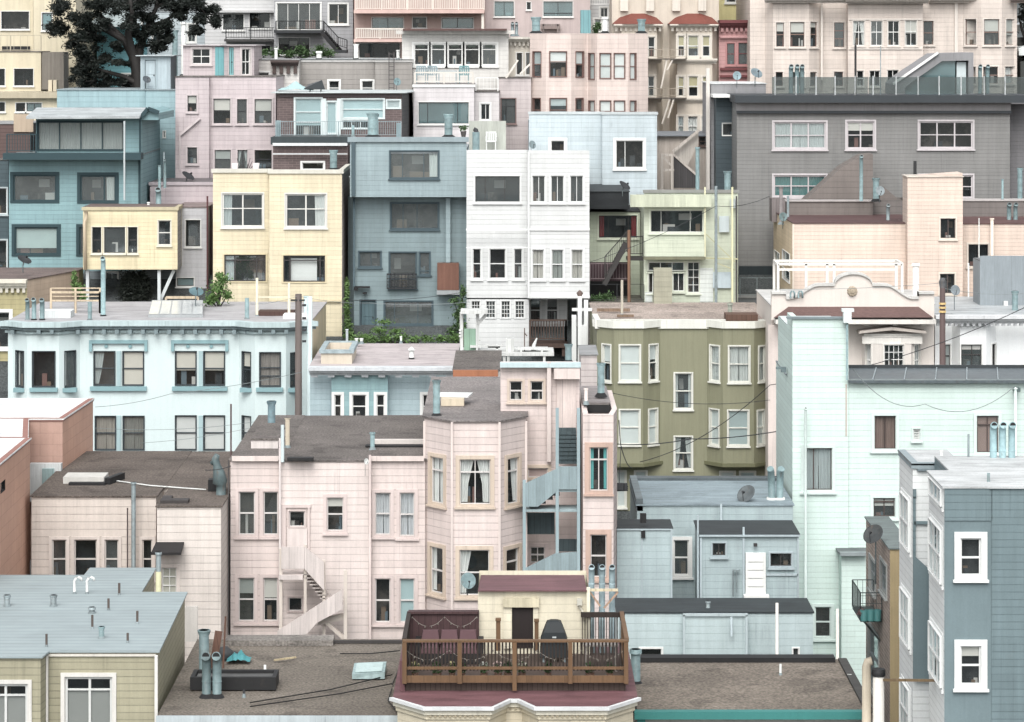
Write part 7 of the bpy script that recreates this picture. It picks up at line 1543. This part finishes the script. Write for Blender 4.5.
# tarp roll and lumber on the bottom brown roof
zq = Z(716, 77) + .1
t = thing('tarpaulin', 'bunched bright teal tarpaulin on the bottom brown roof', 'tarpaulin', on(zq, 239, 661)); c = on(zq, 239, 661); mb = MB(); g = [[(c[0] - .35 + .7 * i / n, c[1] - .3 + j * .15, c[2] + .03 + max(0, .32 - abs(i - 5) * .055) * (1 - abs(j - 2) * .35) * rnd.uniform(.5, 1.3)) for i in range(n + 1)] for j in range(5)]
for r0, r1 in zip(g, g[1:]):
    for i in range(n): mb.poly([r0[i], r0[i + 1], r1[i + 1], r1[i]], 0, True)
mb.build('sheet', M((40, 148, 156), 'cloth'), t)
t = thing('rubbish_bag', 'dark and white bags heaped beside the teal tarpaulin on the bottom brown roof', 'bag', on(zq, 225, 658)); c = on(zq, 225, 658); mb = MB(); mb.tube([c, (c[0], c[1], c[2] + .12), (c[0] + .02, c[1], c[2] + .26), (c[0] + .05, c[1], c[2] + .34)], [.22, .3, .22, .06], 10); mb.tube([(c[0] + .3, c[1], c[2]), (c[0] + .3, c[1], c[2] + .1), (c[0] + .33, c[1], c[2] + .2)], [.16, .2, .05], 9); mb.build('bag', M((62, 64, 66), 'cloth'), t)
t = thing('timber_plank', 'brown plank leaning behind the big teal flue on the bottom brown roof', 'plank', on(zq, 213, 668)); c = on(zq, 213, 668); mb = MB(); mb.bar(c, (c[0] + .15, c[1] + .2, c[2] + 1.05), .22, .05); mb.bar((c[0] + .3, c[1], c[2]), (c[0] + .36, c[1] + .1, c[2] + 1.5), .05); mb.build('plank', M((110, 72, 54), 'wood'), t)
t = thing('timber_stick', 'pale stick lying on the bottom brown roof', 'stick', on(zq, 272, 661)); mb = MB(); a, b = on(zq, 274, 661.5), on(zq, 296, 658.5); mb.bar((a[0], a[1], a[2] + .04), (b[0], b[1], b[2] + .04), .05); mb.build('stick', M((206, 184, 140), 'wood'), t)
# sunroom terrace chair/table, green bins on wire balcony
t = thing('planter_tub', 'row of teal tubs on the wire balcony of the brick house', 'tub', (11.5, 92, Z(617, 92.5)), None); mb = MB(); zb = Z(617, 92.5)
for q in range(3): mb.tube([(11.55 + .22 * q, 91.9, zb + .003), (11.55 + .22 * q, 91.9, zb + .36)], [.11, .13], 12)
mb.build('tub', M((36, 116, 116), 'paint'), t); mb = MB(); leaves(mb, (11.45, 91.9, zb + .28), (.14, .12, .14), 60, .05, random.Random(8), 0, .1); mb.build('foliage', M((120, 84, 84), 'leaf'), t)
t = thing('garden_chair_pair', 'two white pots with dry branches on the tall yellow house roof edge', 'pots', P3(245, 169.5, 146)); mb = MB()
for q in (235, 256): c = P3(q, 170, 146); mb.tube([c, (c[0], c[1], c[2] + .36)], [.14, .19], 10)
mb.build('pot', M((236, 224, 222), 'paint'), t); mb = MB()
for q in range(9): mb.tube([P3(240 + q * 1.2, 169.5, 146), P3(237 + q * 2.2, 158 + (q % 3) * 3, 146)], [.02, .01], 4)
mb.build('branches', BARK, t)
t['category'] = 'flower pots'; t.name = 'flower_pots'

# ---- ground
mb = MB(); xs = [-1500, -600, -250, -120, -60, -30, 0, 30, 60, 120, 250, 600, 1500]; ysg = [-400, -150, 0, 30, 60, 75, 85, 90, 97, 105, 118, 131, 138, 143, 150, 157, 165, 172, 180, 200, 220, 260, 300, 420, 600, 1000, 2000, 3500]
for y0, y1 in zip(ysg, ysg[1:]):
    for x0, x1 in zip(xs, xs[1:]): mb.poly([(x0, y0, ground(y0)), (x1, y0, ground(y0)), (x1, y1, ground(y1)), (x0, y1, ground(y1))], 0, True)
g = mb.build('ground', M((96, 102, 104), 'gravel', rough=1, gain=.55)); g['kind'] = 'structure'

# ---- light
w = bpy.data.worlds.new('World'); SC.world = w; w.use_nodes = True; nt = w.node_tree
EL, AZ = 50.0, 186.0
sky = nt.nodes.new('ShaderNodeTexSky'); sky.sky_type = 'NISHITA'; sky.sun_disc = False; sky.sun_elevation = math.radians(EL); sky.sun_rotation = math.radians(AZ); sky.air_density = 1.0; sky.dust_density = 3.5; sky.ozone_density = 1.0
hs = nt.nodes.new('ShaderNodeHueSaturation'); hs.inputs['Saturation'].default_value = .16
bg = nt.nodes['Background']; nt.links.new(sky.outputs[0], hs.inputs['Color']); nt.links.new(hs.outputs[0], bg.inputs[0]); bg.inputs[1].default_value = .15
sl = bpy.data.lights.new('sun', 'SUN'); sl.energy = .95; sl.angle = math.radians(42); sl.color = (1, .97, .92); so = bpy.data.objects.new('sun', sl); COL.objects.link(so)
a, e = math.radians(AZ), math.radians(EL); d = Vector((math.sin(a) * math.cos(e), math.cos(a) * math.cos(e), math.sin(e)))
so.rotation_euler = d.to_track_quat('Z', 'Y').to_euler(); so.location = (20, 20, 120)
# ---- camera
cd = bpy.data.cameras.new('camera'); cam = bpy.data.objects.new('camera', cd); COL.objects.link(cam); SC.camera = cam
cam.location = (0, 0, HC); cam.rotation_euler = (math.pi / 2, 0, 0); cd.sensor_width = 36; cd.lens = 36 * F / 1024; cd.shift_y = -(361 - H0) / 1024; cd.clip_end = 6000; cd.clip_start = 1
vs = SC.view_settings; vs.view_transform = 'Standard'; vs.look = 'None'; vs.exposure = EXPO; vs.gamma = 1; vs.use_curve_mapping = False
SC.cycles.max_bounces = 8; SC.cycles.transparent_max_bounces = 12; SC.cycles.caustics_reflective = False; SC.cycles.caustics_refractive = False
for o in list(bpy.data.objects):
    if '_o' in o: del o['_o']
